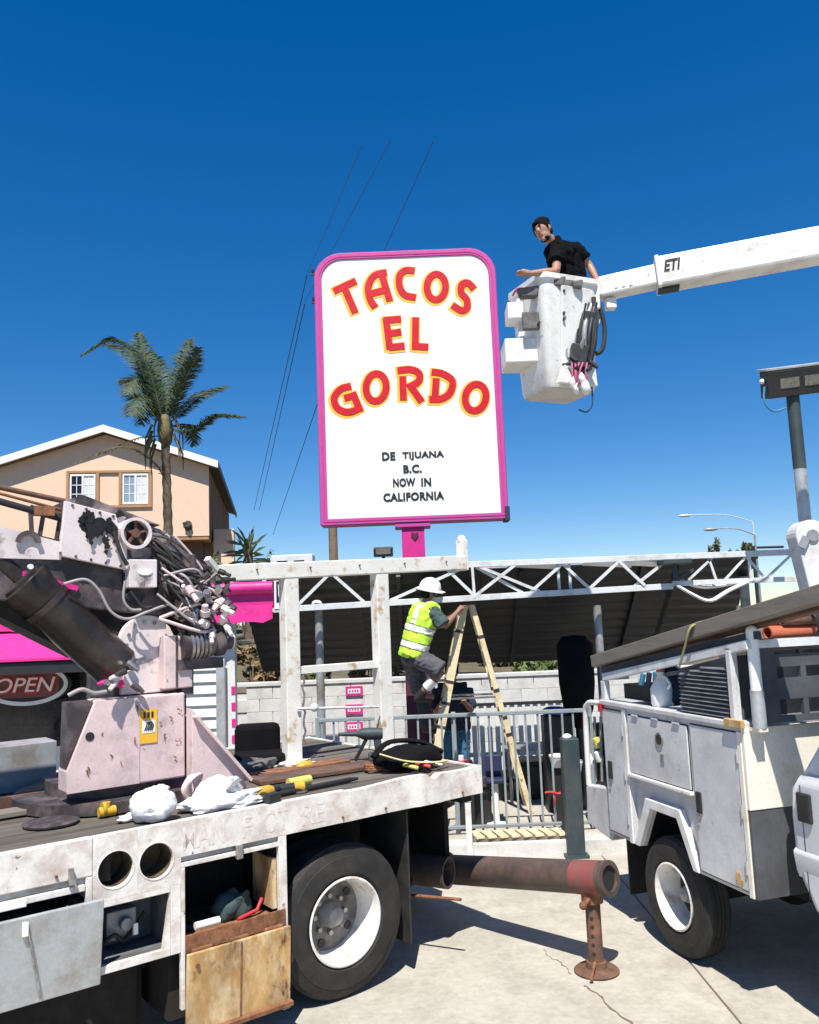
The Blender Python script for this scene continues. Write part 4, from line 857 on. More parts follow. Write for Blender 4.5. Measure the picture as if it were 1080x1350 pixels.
# chassis
mb = MB(); mb.box((-LEN, .34, .10), (-2.45, .9, .55)); mb.build('underbody_box', 'chassis', tk, bevel=.05)  # black box added to deepen the shade under the bed
mb = MB(); mb.box((-2.40, .10, .22), (-1.72, .6, .62)); mb.build('underbody_dark_box', 'chassis', tk)  # second added black box, also darkens the underside
mb = MB(); mb.box((-LEN, 0.78, 0.78), (-0.1, 0.9, 1.08)); mb.box((-LEN, 1.62, 0.78), (-.1, 1.74, 1.08)); mb.build('chassis_rail', 'chassis', tk)
for x in (-.12, -1.9, -2.8, -4.2): mb = MB(); mb.box((x-.05, .05, 1.08), (x+.05, 2.47, 1.255)); mb.build('cross_member', 'chassis', tk)
mb = MB(); mb.cyl((-1.2, .3, .49), (-1.2, 2.2, .49), .09, 14); mb.ell((-1.2, 1.25, .49), .2); mb.build('rear_axle', 'chassis', tk, smooth=50)
make_wheel(tk, (-1.2, 0.20, 0.487), 0.487, 0.27, 0.272, 0.215, -1, disc='rim_shade_mid')
make_wheel(tk, (-1.2, 0.52, 0.487), 0.487, 0.27, 0.272, 0.10, -1, 'chassis')
make_wheel(tk, (-1.2, 2.30, 0.487), 0.487, 0.27, 0.272, 0.16, 1)
make_wheel(tk, (-1.2, 1.98, 0.487), 0.487, 0.27, 0.272, 0.10, 1, 'chassis')
for y0 in (0.08, 1.75):
    mb = MB(); mb.box((-0.665, y0, 0.20), (-0.65, y0+.6, 1.1)); mb.build('mud_flap', 'black_rubber', tk, bevel=0.003)
mb = MB(); mb.box((-1.66, 0.10, 0.55), (-1.64, 0.75, 1.09)); mb.build('wheel_guard', 'chassis', tk)
mb = MB(); mb.box((-0.1, 0.35, 0.55), (-0.06, 2.1, 1.13)); mb.build('tail_panel', 'chassis', tk)
# front of the truck beyond the picture: cab and front wheels
mb = MB(); mb.box((-LEN-2.3, 0.1, 0.75), (-LEN-.15, 2.43, 2.6)); mb.build('cab', 'white_worn', tk, bevel=0.12)
for y, o_ in ((0.25, -1), (2.28, 1)): make_wheel(tk, (-LEN-1.1, y, 0.487), 0.487, 0.27, 0.272, 0.02, o_)
# --- outrigger at the tail
ox = 0.27
jk = tl_(G(787, 1281)); jy = jk.y; ox = jk.x
oz = 0.70
oj = tl_(W(797, 1160, 6.02)); oz = W(788, 1158, 6.065).z; ol = tl_(W(589, 1146, 7.12)); od = (V((ol.x, ol.y, ol.z)) - V((ox, jy, oz))); oL = od.length; od.normalize(); oS = V((ox, jy, oz)); oE = oS - od*.13
mb = MB(); mb.cyl(oE, oS + od*(oL+.45), 0.112, 28); og = mb.build('outrigger_beam', 'pipe_dark', tk, smooth=40)
mb = MB(); mb.lathe([(0, .1135), (0.22, .1135), (.22, .112), (0, .112)], oS - od*.10, od, 28, closed=True); mb.build('red_band', 'pipe_red', og, smooth=40)
mb = MB(); mb.lathe([(0.0, .085), (0.0, .118), (.03, .118), (.03, .085)], oS - od*.16, od, 28, closed=True); mb.build('end_collar', 'pipe_dark', og, smooth=40)
mb = MB(); mb.cyl(oS - od*.137, oS - od*.131, .098, 24); mb.build('bore', 'black_paint', og)
mb = MB(); mb.lathe([(0, .112), (0, .135), (.10, .135), (.10, .112)], oS + od*oL, od, 28, closed=True); mb.build('flange', 'pipe_dark', og, smooth=40)
mb = MB(); hc_ = oS + od*(oL+.42); mb.box((ox-.22, hc_.y, hc_.z-.15), (ox+.12, 2.3, hc_.z+.2)); mb.build('outrigger_housing', 'chassis', tk, bevel=0.01)
mb = MB(); mb.box((-.06, 1.2, oz-.2), (ox-.22, 2.1, oz+.3)); mb.build('housing_bracket', 'chassis', tk)
# short second tube beside it (open bore faces right)
sa = tl_(W(552, 1152, 6.75)); sb_ = tl_(W(592, 1151, 6.62))
sd_ = (sb_-sa); sd_.z = 0; sd_.normalize()
sa = sb_ - sd_*0.34
mb = MB(); mb.lathe([(0, .001), (0, .115), (.34, .115), (.34, .095), (.06, .092), (.05, .001)], sa, sd_, 28); so = mb.build('outrigger_sleeve', 'pipe_dark', tk, smooth=40)
mb = MB(); mb.beam(sa + V((0, 0, .08)), V((-0.055, sa.y+.25, sa.z+.22)), .08, .08); mb.build('sleeve_bracket', 'chassis', so)
mb = MB(); h0 = tl_(W(534, 1180, 6.5)); h1 = tl_(W(608, 1186, 6.3)); mb.cyl(h0, h1, .012, 8); mb.build('release_bar', 'rust', so)
mb = MB(); mb.beam(h0, V((-.08, h0.y+.3, h0.z+.15)), .03, .03); mb.build('bar_bracket', 'chassis', so)
# jack leg
mb = MB(); mb.tube([(ox, jy, 0.03), (ox, jy, oz-.09)], .052, 20); jl = mb.build('jack_leg', 'rust_jack', tk, smooth=40)
mb = MB(); mb.lathe([(0, .001), (0, .15), (.012, .155), (.024, .14), (.034, .075), (.07, .068), (.075, .05)], (ox, jy, 0), (0, 0, 1), 28); mb.build('base_plate', 'rust_jack', jl, smooth=40)
cd = (V((0, 0, 0)) - TO); cdl = V((cd.dot(TX)-ox, cd.dot(TY)-jy, 0)).normalized(); cdl = (M.Rotation(radians(-14), 3, 'Z') @ cdl)
for k in range(8):
    z = .13 + k*.058; c = V((ox, jy, z)) + cdl*.047
    mb = MB(); mb.tube([c, c + cdl*.0065], .0125, 10); mb.build('pin_hole', 'black_paint', jl)
mb = MB(); mb.cyl((ox-.16, jy-.06, oz-.135), (ox+.06, jy+.01, oz-.11), .014, 8); mb.ell((ox-.165, jy-.062, oz-.135), .028, nu=10, nv=8); mb.build('locking_pin', 'rust', jl, smooth=50)
mb = MB(); mb.cyl((ox, jy, .09), (ox-.17, jy-.10, .03), .010, 8); mb.ell((ox-.17, jy-.10, .03), .016, nu=8, nv=6); mb.build('retaining_pin', 'rust', jl, smooth=50)
mb = MB(); mb.cyl((ox, jy, oz-.16), (ox, jy, oz-.09), .075, 20); mb.build('jack_collar', 'rust', jl, smooth=40)

# --- white pipe rack on the deck
ry = 1.32
for x in (-.875, 0.055):
    mb = MB(); mb.box((x-.067, ry-.055, DZ-.002), (x+.067, ry+.055, 2.90)); po = mb.build('rack_post', 'white_rack', tk, bevel=0.008)
    mb = MB(); mb.box((x-.11, ry-.1, DZ-.004), (x+.11, ry+.1, DZ+.018)); mb.build('foot_plate', 'white_rack', po, bevel=.004)
mb = MB(); mb.beam((-1.50, ry, 2.865), (1.07, ry, 2.975), 0.12, 0.135); bmz = mb.build('rack_beam', 'white_rack', tk, bevel=0.008)
mb = MB(); mb.beam((-1.50, ry, 2.87), (-1.62, ry-.05, 2.98), .05, .04); mb.build('beam_hook', 'white_rack', bmz)
mb = MB(); mb.box((1.03, ry-.05, 2.9), (1.10, ry+.05, 3.2)); mb.ell((1.065, ry, 3.2), (.045, .045, .05), nu=10, nv=8); mb.build('rack_stub', 'white_rack', tk, bevel=0.006)
mb = MB(); mb.box((-.807, ry-.03, 2.03), (-.013, ry+.03, 2.095)); mb.build('rack_crossbar', 'white_rack', tk, bevel=0.005)
mb = MB(); mb.cyl((-.86, ry-.075, 1.76), (-.05, ry-.07, 1.70), .011, 8); mb.ell((-.70, ry-.075, 1.755), .035, nu=10, nv=8); mb.build('tie_rod', 'white_steel', tk, smooth=50)
mb = MB(); P = [V((-.79 + .012*sin(i*2.3), ry-.06, 2.02-.05*i)) for i in range(12)]; mb.tube(P, .009, 6); mb.build('chain', 'steel', tk, smooth=60)
for k in range(5):
    x = -1.2+k*.5; mb = MB(); mb.cyl((x, ry-.075, 2.88+.0428*(x+1.5)), (x, ry-.058, 2.88+.0428*(x+1.5)), .008, 8); mb.build('bolt', 'rust', bmz)

# --- crane
cy = 0.62                                          # near face of the pedestal
def cs(px, py, y=cy): return tside(px, py, y)
p0, p1, p2, p3, p4 = cs(80, 1025), cs(245, 1025), cs(243, 912), cs(122, 915), cs(82, 985)
mb = MB(); mb.cyl((-2.40, cy+.5, DZ), (-2.40, cy+.5, DZ+.07), .62, 36); mb.cyl((-2.40, cy+.5, DZ+.07), (-2.40, cy+.5, p1.z+.02), .42, 32); mb.build('turntable', 'crane_dark', tk, smooth=40)
z0 = 1.47
prof = [(-2.90, z0), (-2.075, z0), (-2.075, 2.02), (-2.90, 2.02)]
mb = MB(); mb.prism([(-2.83, z0), (-2.075, z0), (-2.075, 2.02), (-2.66, 2.02), (-2.83, 1.60)], (0, cy, 0), (1, 0, 0), (0, 0, 1), (0, .2, 0)); pd = mb.build('crane_pedestal', 'crane_pink', tk, bevel=0.012)
mb = MB(); mb.prism([(-2.83, 1.62), (-2.67, 2.015), (-2.82, 2.015)], (0, cy+.03, 0), (1, 0, 0), (0, 0, 1), (0, .14, 0)); mb.build('side_piece', 'crane_dark', pd)  # dark triangle stands in for the diagonal shadow on the pedestal
mb = MB(); mb.prism([(-2.83, z0+.005), (-2.385, z0+.005), (-2.385, 2.015), (-2.66, 2.015), (-2.83, 1.605)], (0, cy-.006, 0), (1, 0, 0), (0, 0, 1), (0, .005, 0)); mb.build('face_plate', 'crane_pink', pd)
hc = cs(118, 971); mb = MB(); mb.tube([(hc.x, cy-.010, hc.z), (hc.x, cy-.0065, hc.z)], .027, 20); mb.build('lifting_hole', 'black_paint', pd)
a, b = cs(184, 981), cs(207, 934); mb = MB(); mb.box((a.x, cy-.006, a.z), (b.x, cy-.001, b.z)); lb = mb.build('warning_label', 'label_yellow', tk)
mb = MB(); xm_, zm_ = (a.x+b.x)/2, (a.z+b.z)/2; hw2, hh2 = (b.x-a.x)/2, (b.z-a.z)/2
mb.box((xm_-hw2*.75, cy-.0085, zm_-hh2*.4), (xm_+hw2*.75, cy-.0065, zm_+hh2*.35)); mb.build('label_panel', 'label_white', lb)
mb = MB()
for k in range(5): t_ = k/5*2-1; mb.ribbon([(xm_+hw2*(.5*t_), zm_-hh2*.25), (xm_+hw2*(.5*t_+.22), zm_+.002*k), (xm_+hw2*(.3*t_+.1), zm_+hh2*.25)], .006, (0, cy-.0105-.0008*k, 0), (1, 0, 0), (0, 0, 1), (0, .0015, 0))
for k in range(3): mb.box((xm_-hw2*.6+k*hw2*.45, cy-.0085, zm_+hh2*.5), (xm_-hw2*.35+k*hw2*.45, cy-.0065, zm_+hh2*.85))
mb.build('label_print', 'ink', lb)
# drips and scratches on the pedestal
mb = MB()
for k in range(16):
    x = random.uniform(-2.72, -2.1); z = random.uniform(1.5, 1.98); l_ = random.uniform(.01, .06)
    mb.ribbon([(x, z), (x+random.uniform(-.01, .02), z-l_*.5), (x+random.uniform(-.01, .02), z-l_)], [random.uniform(.004, .014), .006, .003], (0, cy-.009-.0004*k, 0), (1, 0, 0), (0, 0, 1), (0, .0012, 0))
stuff(mb.build('paint_chips', 'rust', pd))
# sloping gusset leg at the right
g0, g1, g2 = cs(246, 935, .55), cs(247, 1040, .45), cs(326, 1042, .3)
mb = MB(); mb.prism([(-2.07, 1.92), (-2.07, DZ+.02), (-1.68, DZ+.02), (-1.70, DZ+.10)], (0, .52, 0), (1, 0, 0), (0, 0, 1), (0, .10, 0)); mb.build('gusset_leg', 'crane_pink', tk, bevel=0.006)
mb = MB(); mb.prism([(-2.07, 1.88), (-2.07, DZ+.02), (-1.68, DZ+.02)], (0, 1.35, 0), (1, 0, 0), (0, 0, 1), (0, .10, 0)); mb.build('gusset_leg', 'crane_pink', tk, bevel=0.006)
mb = MB(); mb.beam((-2.06, .57, 1.87), (-1.67, .57, DZ+.08), .22, .02, V((0, 0, 1))); mb.build('gusset_cap', 'crane_pink', tk)
mb = MB(); [mb.tube(crom([(-2.13+.01*k, .44+.012*k, DZ+.02), (-2.17+.012*k, .43, DZ+.10+.01*k), (-2.10+.015*k, .45, DZ+.17), (-2.06, .47+.01*k, DZ+.05)], 5), .014, 6) for k in range(5)]; mb.build('rope_coil', 'crane_pink', tk, smooth=60)
# turret cheeks: two rounded plates
tc_ = cs(198, 852, .72)
def cheek(y0):
    P = [(-2.47, 2.03), (-2.09, 2.03), (-2.09, 2.36), (-2.14, 2.46)] + [(tc_.x-.02+.19*cos(t), tc_.z+.02+.19*sin(t)) for t in [radians(60+k*12) for k in range(14)]]
    mb = MB(); mb.prism(P, (0, y0, 0), (1, 0, 0), (0, 0, 1), (0, .05, 0)); return mb.build('turret_cheek', 'crane_pale', tk, smooth=30, bevel=.006)
c1 = cheek(.72); cheek(1.30)
mb = MB(); mb.box((-2.22, .62, 2.05), (-2.02, .715, 2.40)); mb.build('turret_bracket', 'crane_pink', c1, bevel=.008)
mb = MB(); mb.box((-2.14, .612, 2.05), (-2.128, .619, 2.40)); mb.build('bracket_slot', 'crane_dark', c1)
for k in range(7):
    a = radians(70+k*28); mb = MB(); c = V((tc_.x-.02+.14*cos(a), .717, tc_.z+.02+.14*sin(a))); mb.cyl(c, c+V((0, -.012, 0)), .012, 8); mb.build('rivet', 'steel', c1)
mb = MB(); mb.box((-2.5, .78, 1.5), (-2.0, 1.28, 2.30)); mb.build('turret_block', 'crane_dark', tk)
# boom stowed forward over the deck
by0, by1 = .72, 1.18
zA = 2.60
mb = MB(); mb.prism([(-6.4, 2.99), (-6.4, 2.62), (-3.4, 2.68), (-2.05, 2.52), (-1.92, 2.62), (-2.35, 2.90), (-3.0, 2.96)], (0, by0, 0), (1, 0, 0), (0, 0, 1), (0, by1-by0, 0)); bm_ = mb.build('boom', 'crane_dark', tk, bevel=.012)
b0, b1, b2, b3 = cs(0, 694, .70), cs(84, 716, .70), cs(80, 738, .70), cs(0, 736, .70)
mb = MB(); mb.prism([(-6.4, b0.z+.09), (b0.x, b0.z), (b1.x, b1.z), (b2.x, b2.z), (b3.x, b3.z), (-6.4, b3.z+.05)], (0, .69, 0), (1, 0, 0), (0, 0, 1), (0, .028, 0)); mb.build('boom_upper_plate', 'crane_pale', bm_)
q0, q1, q2, q3 = cs(85, 660, .66), cs(166, 682, .66), cs(168, 752, .66), cs(78, 733, .66)
mb = MB(); mb.prism([(p.x, p.z) for p in (q0, q1, q2, q3)], (0, .655, 0), (1, 0, 0), (0, 0, 1), (0, .03, 0)); sp_ = mb.build('boom_cover', 'crane_pale', tk, bevel=.006)
mb = MB(); mb.prism([(q0.x, q0.z), (q1.x, q1.z), (q1.x+.25, q1.z-.04), (q0.x+.12, q0.z+.05)], (0, .69, 0), (1, 0, 0), (0, 0, 1), (0, .5, 0)); mb.build('boom_cover_top', 'crane_grime', bm_)
# oil stains on the cover (shapes of their own)
mb = MB()
def splat(px, py, r, k):
    c = cs(px, py, .65); P = [(c.x + r*random.uniform(.5, 1.2)*cos(2*pi*i/13), c.z + r*random.uniform(.5, 1.2)*sin(2*pi*i/13)) for i in range(13)]
    mb.prism(P, (0, .653-.0006*k, 0), (1, 0, 0), (0, 0, 1), (0, .0005, 0))
for k in range(34):
    x = random.gauss(128, 13); y = random.gauss(694, 7); splat(min(158, max(98, x)), min(724, y), random.uniform(.012, .05), k)
for k, (x, y, r) in enumerate([(138, 712, .03), (140, 720, .024), (139, 728, .016), (118, 708, .024), (119, 716, .016), (150, 704, .03), (152, 714, .02)]): splat(x, y, r, 35+k)
mb.build('oil_stain', 'crane_stain', sp_)
# rear slope cover of the boom pivot and pipes on it
a, b, c, d = cs(165, 682, .72), cs(218, 700, .72), cs(296, 792, .72), cs(262, 800, .72); e = cs(170, 740, .72)
mb = MB(); mb.prism([(p.x, p.z) for p in (a, b, c, d, e)], (0, .715, 0), (1, 0, 0), (0, 0, 1), (0, .42, 0)); mb.build('pivot_cover', 'crane_grime', bm_, bevel=.01)
for k in range(4):
    o_ = V((0, -.02-.012*k, 0)); mb = MB(); P = [cs(212+k*5, 703+k*2, .69)+o_, cs(250+k*4, 742+k*3, .69)+o_, cs(285-k*2, 788+k*3, .69)+o_]; mb.tube(crom(P, 6), .010, 8); mb.build('hydraulic_line', 'crane_pink' if k % 2 else 'steel', bm_, smooth=60)
for k in range(9):
    a = cs(random.uniform(170, 215), random.uniform(700, 730), .69); b = cs(random.uniform(225, 285), random.uniform(755, 800), .67); m_ = a.lerp(b, .5)+V((random.uniform(-.06, .06), -.05, random.uniform(-.08, .10)))
    mb = MB(); mb.tube(crom([a, m_, b], 7), random.choice([.009, .012, .016]), 7); mb.build('hydraulic_hose', ['black_rubber', 'black_rubber', 'crane_dark'][k % 3], bm_, smooth=60)
for k in range(12):
    c = cs(random.uniform(172, 270), random.uniform(712, 790), .70); R_ = M.Rotation(random.uniform(-.6, .6), 3, 'Y'); mb = MB(); mb.obox(c, (random.uniform(.02, .06), .02, random.uniform(.015, .05)), R_); mb.build('bracket', ['crane_dark', 'crane_grime', 'steel', 'black_paint'][k % 4], bm_, bevel=.004)
for k in range(10):
    t_ = k/9; c = q0.lerp(q1, t_) if k % 2 else q3.lerp(q2, t_); mb = MB(); c = V((c.x*.99+.01*q2.x, .655, c.z + (-.018 if k % 2 else .018))); mb.cyl(c, c+V((0, -.008, 0)), .009, 6); mb.build('bolt', 'crane_dark', bm_)
# pink stripe and side fittings
a, b = cs(30, 756, .70), cs(103, 776, .70); mb = MB(); mb.beam((a.x, .708, a.z), (b.x, .708, b.z), .018, .032); mb.build('pink_stripe', 'hot_pink', bm_)
a, b = cs(0, 770, .74), cs(150, 800, .74)
mb = MB(); mb.prism([(-6.3, 2.70), (-6.3, 2.62), (-3.3, 2.62), (-2.7, 2.28), (-2.1, 2.28), (-2.0, 2.55), (-3.4, 2.70)], (0, .78, 0), (1, 0, 0), (0, 0, 1), (0, .35, 0)); mb.build('boom_keel', 'chassis', bm_)
c = cs(96, 785, .75); mb = MB()
for k in range(4): a = k*pi/2+.2; mb.beam((c.x, .765, c.z), (c.x+.06*cos(a), .75, c.z+.06*sin(a)), .02, .02)
mb.build('wing_knob', 'hose_grey', bm_)
c = cs(38, 715, .66); mb = MB(); mb.ribbon([(c.x+.06*cos(t), c.z+.06*sin(t)) for t in [radians(20*k) for k in range(10)]], .03, (0, .66, 0), (1, 0, 0), (0, 0, 1), (0, .02, 0)); mb.build('lifting_eye', 'crane_dark', bm_)
# thin upper rods and lattice jib on top of the boom
for (x0_, y0_, x1_, y1_, r_, m_) in ((-40, 634, 86, 661, .018, 'rust_jack'), (-40, 650, 82, 684, .022, 'black_paint'), (-40, 640, 80, 672, .010, 'rust'), (-30, 690, 66, 718, .012, 'rust')):
    a, b = cs(x0_, y0_, .8), cs(x1_, y1_, .8); mb = MB(); mb.cyl(a, b, r_, 8); mb.build('jib_rod', m_, bm_, smooth=60)
a, b, c, d = cs(40, 668, .8), cs(80, 680, .8), cs(74, 714, .8), cs(42, 706, .8)
for p, q in ((a, b), (b, c), (c, d), (d, a), (cs(58, 674, .8), cs(52, 708, .8))): mb = MB(); mb.beam(p, q, .02, .025); mb.build('jib_bracket', 'crane_dark', bm_)
mb = MB(); mb.obox(cs(58, 674, .78), (.06, .03, .03)); mb.build('jib_pad', 'rust', bm_)
# winch wheel with spokes
wc = cs(176, 704, .66); mb = MB(); mb.lathe([(-.05, .085), (-.05, .105), (.06, .105), (.06, .085)], wc, (0, -1, 0), 28, closed=True); wn_ = mb.build('winch_wheel', 'crane_pale', tk, smooth=40)
mb = MB()
for k in range(5): a = 2*pi*k/5+.3; mb.beam(wc+V((0, -.03-.001*k, 0)), wc+V((.09*cos(a), -.03-.001*k, .09*sin(a))), .018, .018)
mb.cyl(wc+V((0, .02, 0)), wc+V((0, -.05, 0)), .03, 12); mb.build('spoke', 'rust_jack', wn_)
mb = MB(); mb.cyl(wc+V((0, .0, 0)), wc+V((0, .06, 0)), .085, 20); mb.build('winch_drum', 'black_paint', wn_)
# control box, motor, valve bank
a, b = cs(169, 775, .62), cs(206, 738, .62); mb = MB(); mb.box((a.x, .60, a.z), (b.x, .72, b.z)); bx_ = mb.build('control_box', 'crane_pale', tk, bevel=.006)
c = cs(191, 754, .6); mb = MB(); mb.prism([(.035*cos(t)*1.4, .022*sin(t)) for t in [2*pi*k/20 for k in range(20)]], (c.x, .5935, c.z), (1, 0, 0), (0, 0, 1), (0, .005, 0)); mb.build('box_badge', 'label_white', bx_)
mb = MB(); m0, m1 = cs(238, 852, .62), cs(292, 846, .62); mb.lathe([(0, .001), (0, .09), (.22, .09), (.235, .075), (.25, .095), (.30, .095), (.30, .06), (.36, .06), (.38, .045), (.385, .001)], m0, (m1-m0), 24); mt = mb.build('hydraulic_motor', 'crane_dark', tk, smooth=35)
for k in range(5):
    t_ = .08+k*.05; mb = MB(); p = m0.lerp(m1, t_*2); mb.lathe([(0, .091), (0, .101), (.018, .101), (.018, .091)], p, (m1-m0), 24, closed=True); mb.build('motor_fin', 'steel', mt, smooth=35)
mb = MB(); c = m1 + (m1-m0).normalized()*.06; mb.lathe([(-.04, .001), (-.04, .055), (.02, .055), (.03, .04), (.031, .001)], c, (m1-m0), 20); mb.build('motor_cap', 'crane_pale', mt, smooth=40)
mb = MB(); mb.box((m0.x-.02, m0.y-.02, m0.z-.16), (m0.x+.3, m0.y+.3, m0.z-.09)); mb.box((m0.x+.02, m0.y+.02, 2.0), (m0.x+.1, m0.y+.25, m0.z-.16)); mb.build('motor_mount', 'crane_dark', mt)
mb = MB(); vc = cs(262, 800, .66); mb.obox(vc, (.10, .10, .13), M.Rotation(.5, 3, 'Y')); vbk = mb.build('valve_block', 'crane_pink', tk, bevel=.012)
mb = MB(); mb.beam(vc, (-2.0, .9, 2.55), .14, .14); mb.build('valve_bracket', 'crane_dark', vbk)
rnd = random.Random(3)
for k in range(46):
    c = cs(rnd.uniform(236, 300), rnd.uniform(752, 838), rnd.uniform(.5, .66)); d = V((rnd.uniform(-1, 1), rnd.uniform(-.8, .2), rnd.uniform(-1, 1))).normalized()
    mb = MB(); r_ = rnd.uniform(.014, .036); l_ = rnd.uniform(.05, .13)
    mb.tube([c, c+d*l_*.5, c+d*l_*.5, c+d*l_], [r_, r_, r_*.65, r_*.65], 8 if k % 2 else 6); mb.build('valve_fitting', ['crane_pink', 'crane_pale', 'steel', 'crane_dark', 'black_rubber'][k % 5], vbk, smooth=35)
for k in range(24):
    a = cs(rnd.uniform(205, 250), rnd.uniform(745, 820), .6); b = cs(rnd.uniform(262, 305), rnd.uniform(770, 850), .58); m1_ = a.lerp(b, .5) + V((rnd.uniform(-.05, .1), -.06, rnd.uniform(-.12, .14)))
    mb = MB(); mb.tube(crom([a, m1_, b], 8), rnd.choice([.007, .009, .012]), 7); mb.build('hydraulic_hose', ['black_rubber', 'hose_grey', 'crane_pink', 'black_rubber'][k % 4], vbk, smooth=60)
for pts, r_, m_ in (([(84, 770), (112, 764), (130, 778), (146, 806), (168, 816), (196, 806), (222, 798), (236, 806)], .0095, 'hose_grey'), ([(165, 766), (163, 790), (172, 803), (186, 804)], .009, 'hose_grey'), ([(270, 800), (292, 806), (308, 830), (310, 850)], .007, 'hose_grey'),
                    ([(150, 700), (160, 730), (168, 745)], .014, 'black_rubber'), ([(172, 780), (188, 800), (200, 800)], .01, 'black_rubber')):
    mb = MB(); mb.tube(crom([cs(x, y, .60) for x, y in pts], 8), r_, 8); mb.build('hydraulic_hose', m_, bm_, smooth=60)
# luffing ram
r0, r1 = cs(168, 884, .60), cs(24, 752, .60); dd = (r1-r0).normalized()
mb = MB(); L_ = (r1-r0).length; mb.lathe([(-.06, .001), (-.06, .07), (0.0, .09), (.02, .148), (L_*.80, .148), (L_*.82, .158), (L_*.9, .158), (L_*.91, .14), (L_*.93, .14), (L_*.94, .09), (L_*.94, .001)], r0+V((0, .16, 0)), dd, 40); rm_ = mb.build('luffing_ram', 'ram_dark', tk, smooth=35)
mb = MB(); mb.cyl(r0+dd*L_*.93+V((0, .16, 0)), r0+dd*(L_+.14)+V((0, .16, 0)), .062, 20); mb.build('ram_rod', 'ram_dark', rm_, smooth=40)
mb = MB(); mb.lathe([(0, .149), (0, .160), (.04, .160), (.04, .149)], r0+V((0, .16, 0))+dd*.62, dd, 36, closed=True); mb.build('ram_band', 'ram_dark', rm_, smooth=40)
mb = MB(); c = r0+V((0, .10, 0)); mb.cyl(c+V((.02, -.12, -.05)), c+V((.02, .3, -.05)), .05, 16); mb.build('ram_pin', 'crane_pale', rm_, smooth=40)
mb = MB(); c = r1+V((.06, -.02, .02)); mb.cyl(c, c+V((0, -.03, 0)), .016, 10); mb.build('bleed_screw', 'label_white', rm_)
for k in range(6):
    c = cs(rnd.uniform(150, 180), rnd.uniform(865, 905), .55); d = V((rnd.uniform(-1, 1), -.4, rnd.uniform(-1, 1))).normalized(); mb = MB(); mb.tube([c, c+d*.05, c+d*.09], [.022, .02, .012], 8); mb.build('ram_fitting', ['crane_pale', 'steel', 'crane_dark'][k % 3], rm_, smooth=40)
a, b = cs(128, 902, .62), cs(158, 900, .62); mb = MB(); mb.tube(crom([a, (a+b)/2+V((.02, -.03, .02)), b+V((0, 0, .01)), b+V((.01, .0, -.04))], 4), [.012, .03, .035, .02, .03, .035, .018, .03, .03, .02, .025, .02, .01][:13], 6, flat=.5); mb.build('pink_tag', 'hot_pink', tk, smooth=40)
mb = MB(); mb.tube(crom([cs(90, 917, .7), cs(108, 909, .68), cs(124, 914, .68), cs(140, 912, .7)], 5), .014, 7); mb.build('rope_end', 'hose_grey', tk, smooth=60)
# galvanised box and rusty angle on the far side of the deck
a, b = tside(-30, 1035, 1.8), tside(75, 980, 1.8)
mb = MB(); mb.box((a.x, 1.80, DZ), (b.x, 2.1, b.z+.02)); bx2 = mb.build('deck_box', 'galv', tk, bevel=.006)
mb = MB(); mb.box((-4.2, 1.25, DZ), (-2.72, 1.32, DZ+.075)); mb.build('rust_angle', 'rust_jack', tk, bevel=.005)
mb = MB(); mb.box((-4.2, .92, DZ), (-2.78, 1.07, DZ+.035)); mb.build('deck_timber', 'timber_grey', tk, bevel=.006)
# ------------------------------------------------------------------ white utility-body truck on the right
UYAW = radians(-73.5)
ut = thing('utility_truck', 'white utility body truck with ladder rack and side compartments beside the outrigger', 'truck', (1.696, 6.401, 0), UYAW)
UX = V((cos(UYAW), sin(UYAW), 0)); UY = V((-sin(UYAW), cos(UYAW), 0)); UO = V((1.696, 6.401, 0))
def uside(px, py, y=0.0):
    d = _ray(px, py); o = V((0, 0, CAM_H)); t = ((UO + UY*y) - o).dot(UY)/d.dot(UY); p = o + d*t - UO; return V((p.dot(UX), y, p.z))
def uw(x, y, z): return UO + UX*x + UY*y + V((0, 0, z))
BW = 2.16; zb, zt1 = 0.675, 1.69; xr, xf = -0.66, 1.10       # body
hb0, hb1 = -0.275, 0.545                                   # wheel bay
AW = [(-0.20, zb), (-.02, .985), (.315, .985), (.475, zb)] # wheel arch outline
# side skin with the arch cut out
def skin(y0, y1, par):
    mb = MB()
    P = [(hb0, zb), (-.20, zb), (-.02, .985), (.315, .985), (.475, zb), (hb1, zb), (hb1, 1.185), (hb0, 1.185)]
    # recessed pan below the horizontal door, with the flared arch
    mb.prism(P, (0, y0, 0), (1, 0, 0), (0, 0, 1), (0, y1-y0, 0)); return mb.build('fender_panel', 'util_white', par)
skin(0.05, 0.07, ut)
mb = MB()
ia = [(-.20, zb), (-.02, .985), (.315, .985), (.475, zb)]; oa = [(-.265, zb), (-.075, 1.055), (.365, 1.055), (.54, zb)]
n = 4; vs = [(p[0], .0, p[1]) for p in ia] + [(p[0], .0, p[1]) for p in oa] + [(p[0], .05, p[1]) for p in ia] + [(p[0], .05, p[1]) for p in oa]; fs = []
for i in range(3): fs += [(i, i+1, n+i+1, n+i), (i, 2*n+i, 2*n+i+1, i+1), (n+i, n+i+1, 3*n+i+1, 3*n+i), (2*n+i, 3*n+i, 3*n+i+1, 2*n+i+1)]
fs += [(0, n, 3*n, 2*n), (3, 2*n+3, 3*n+3, n+3)]
mb.add(vs, fs); mb.build('wheel_arch', 'white_gloss', ut, bevel=.008)
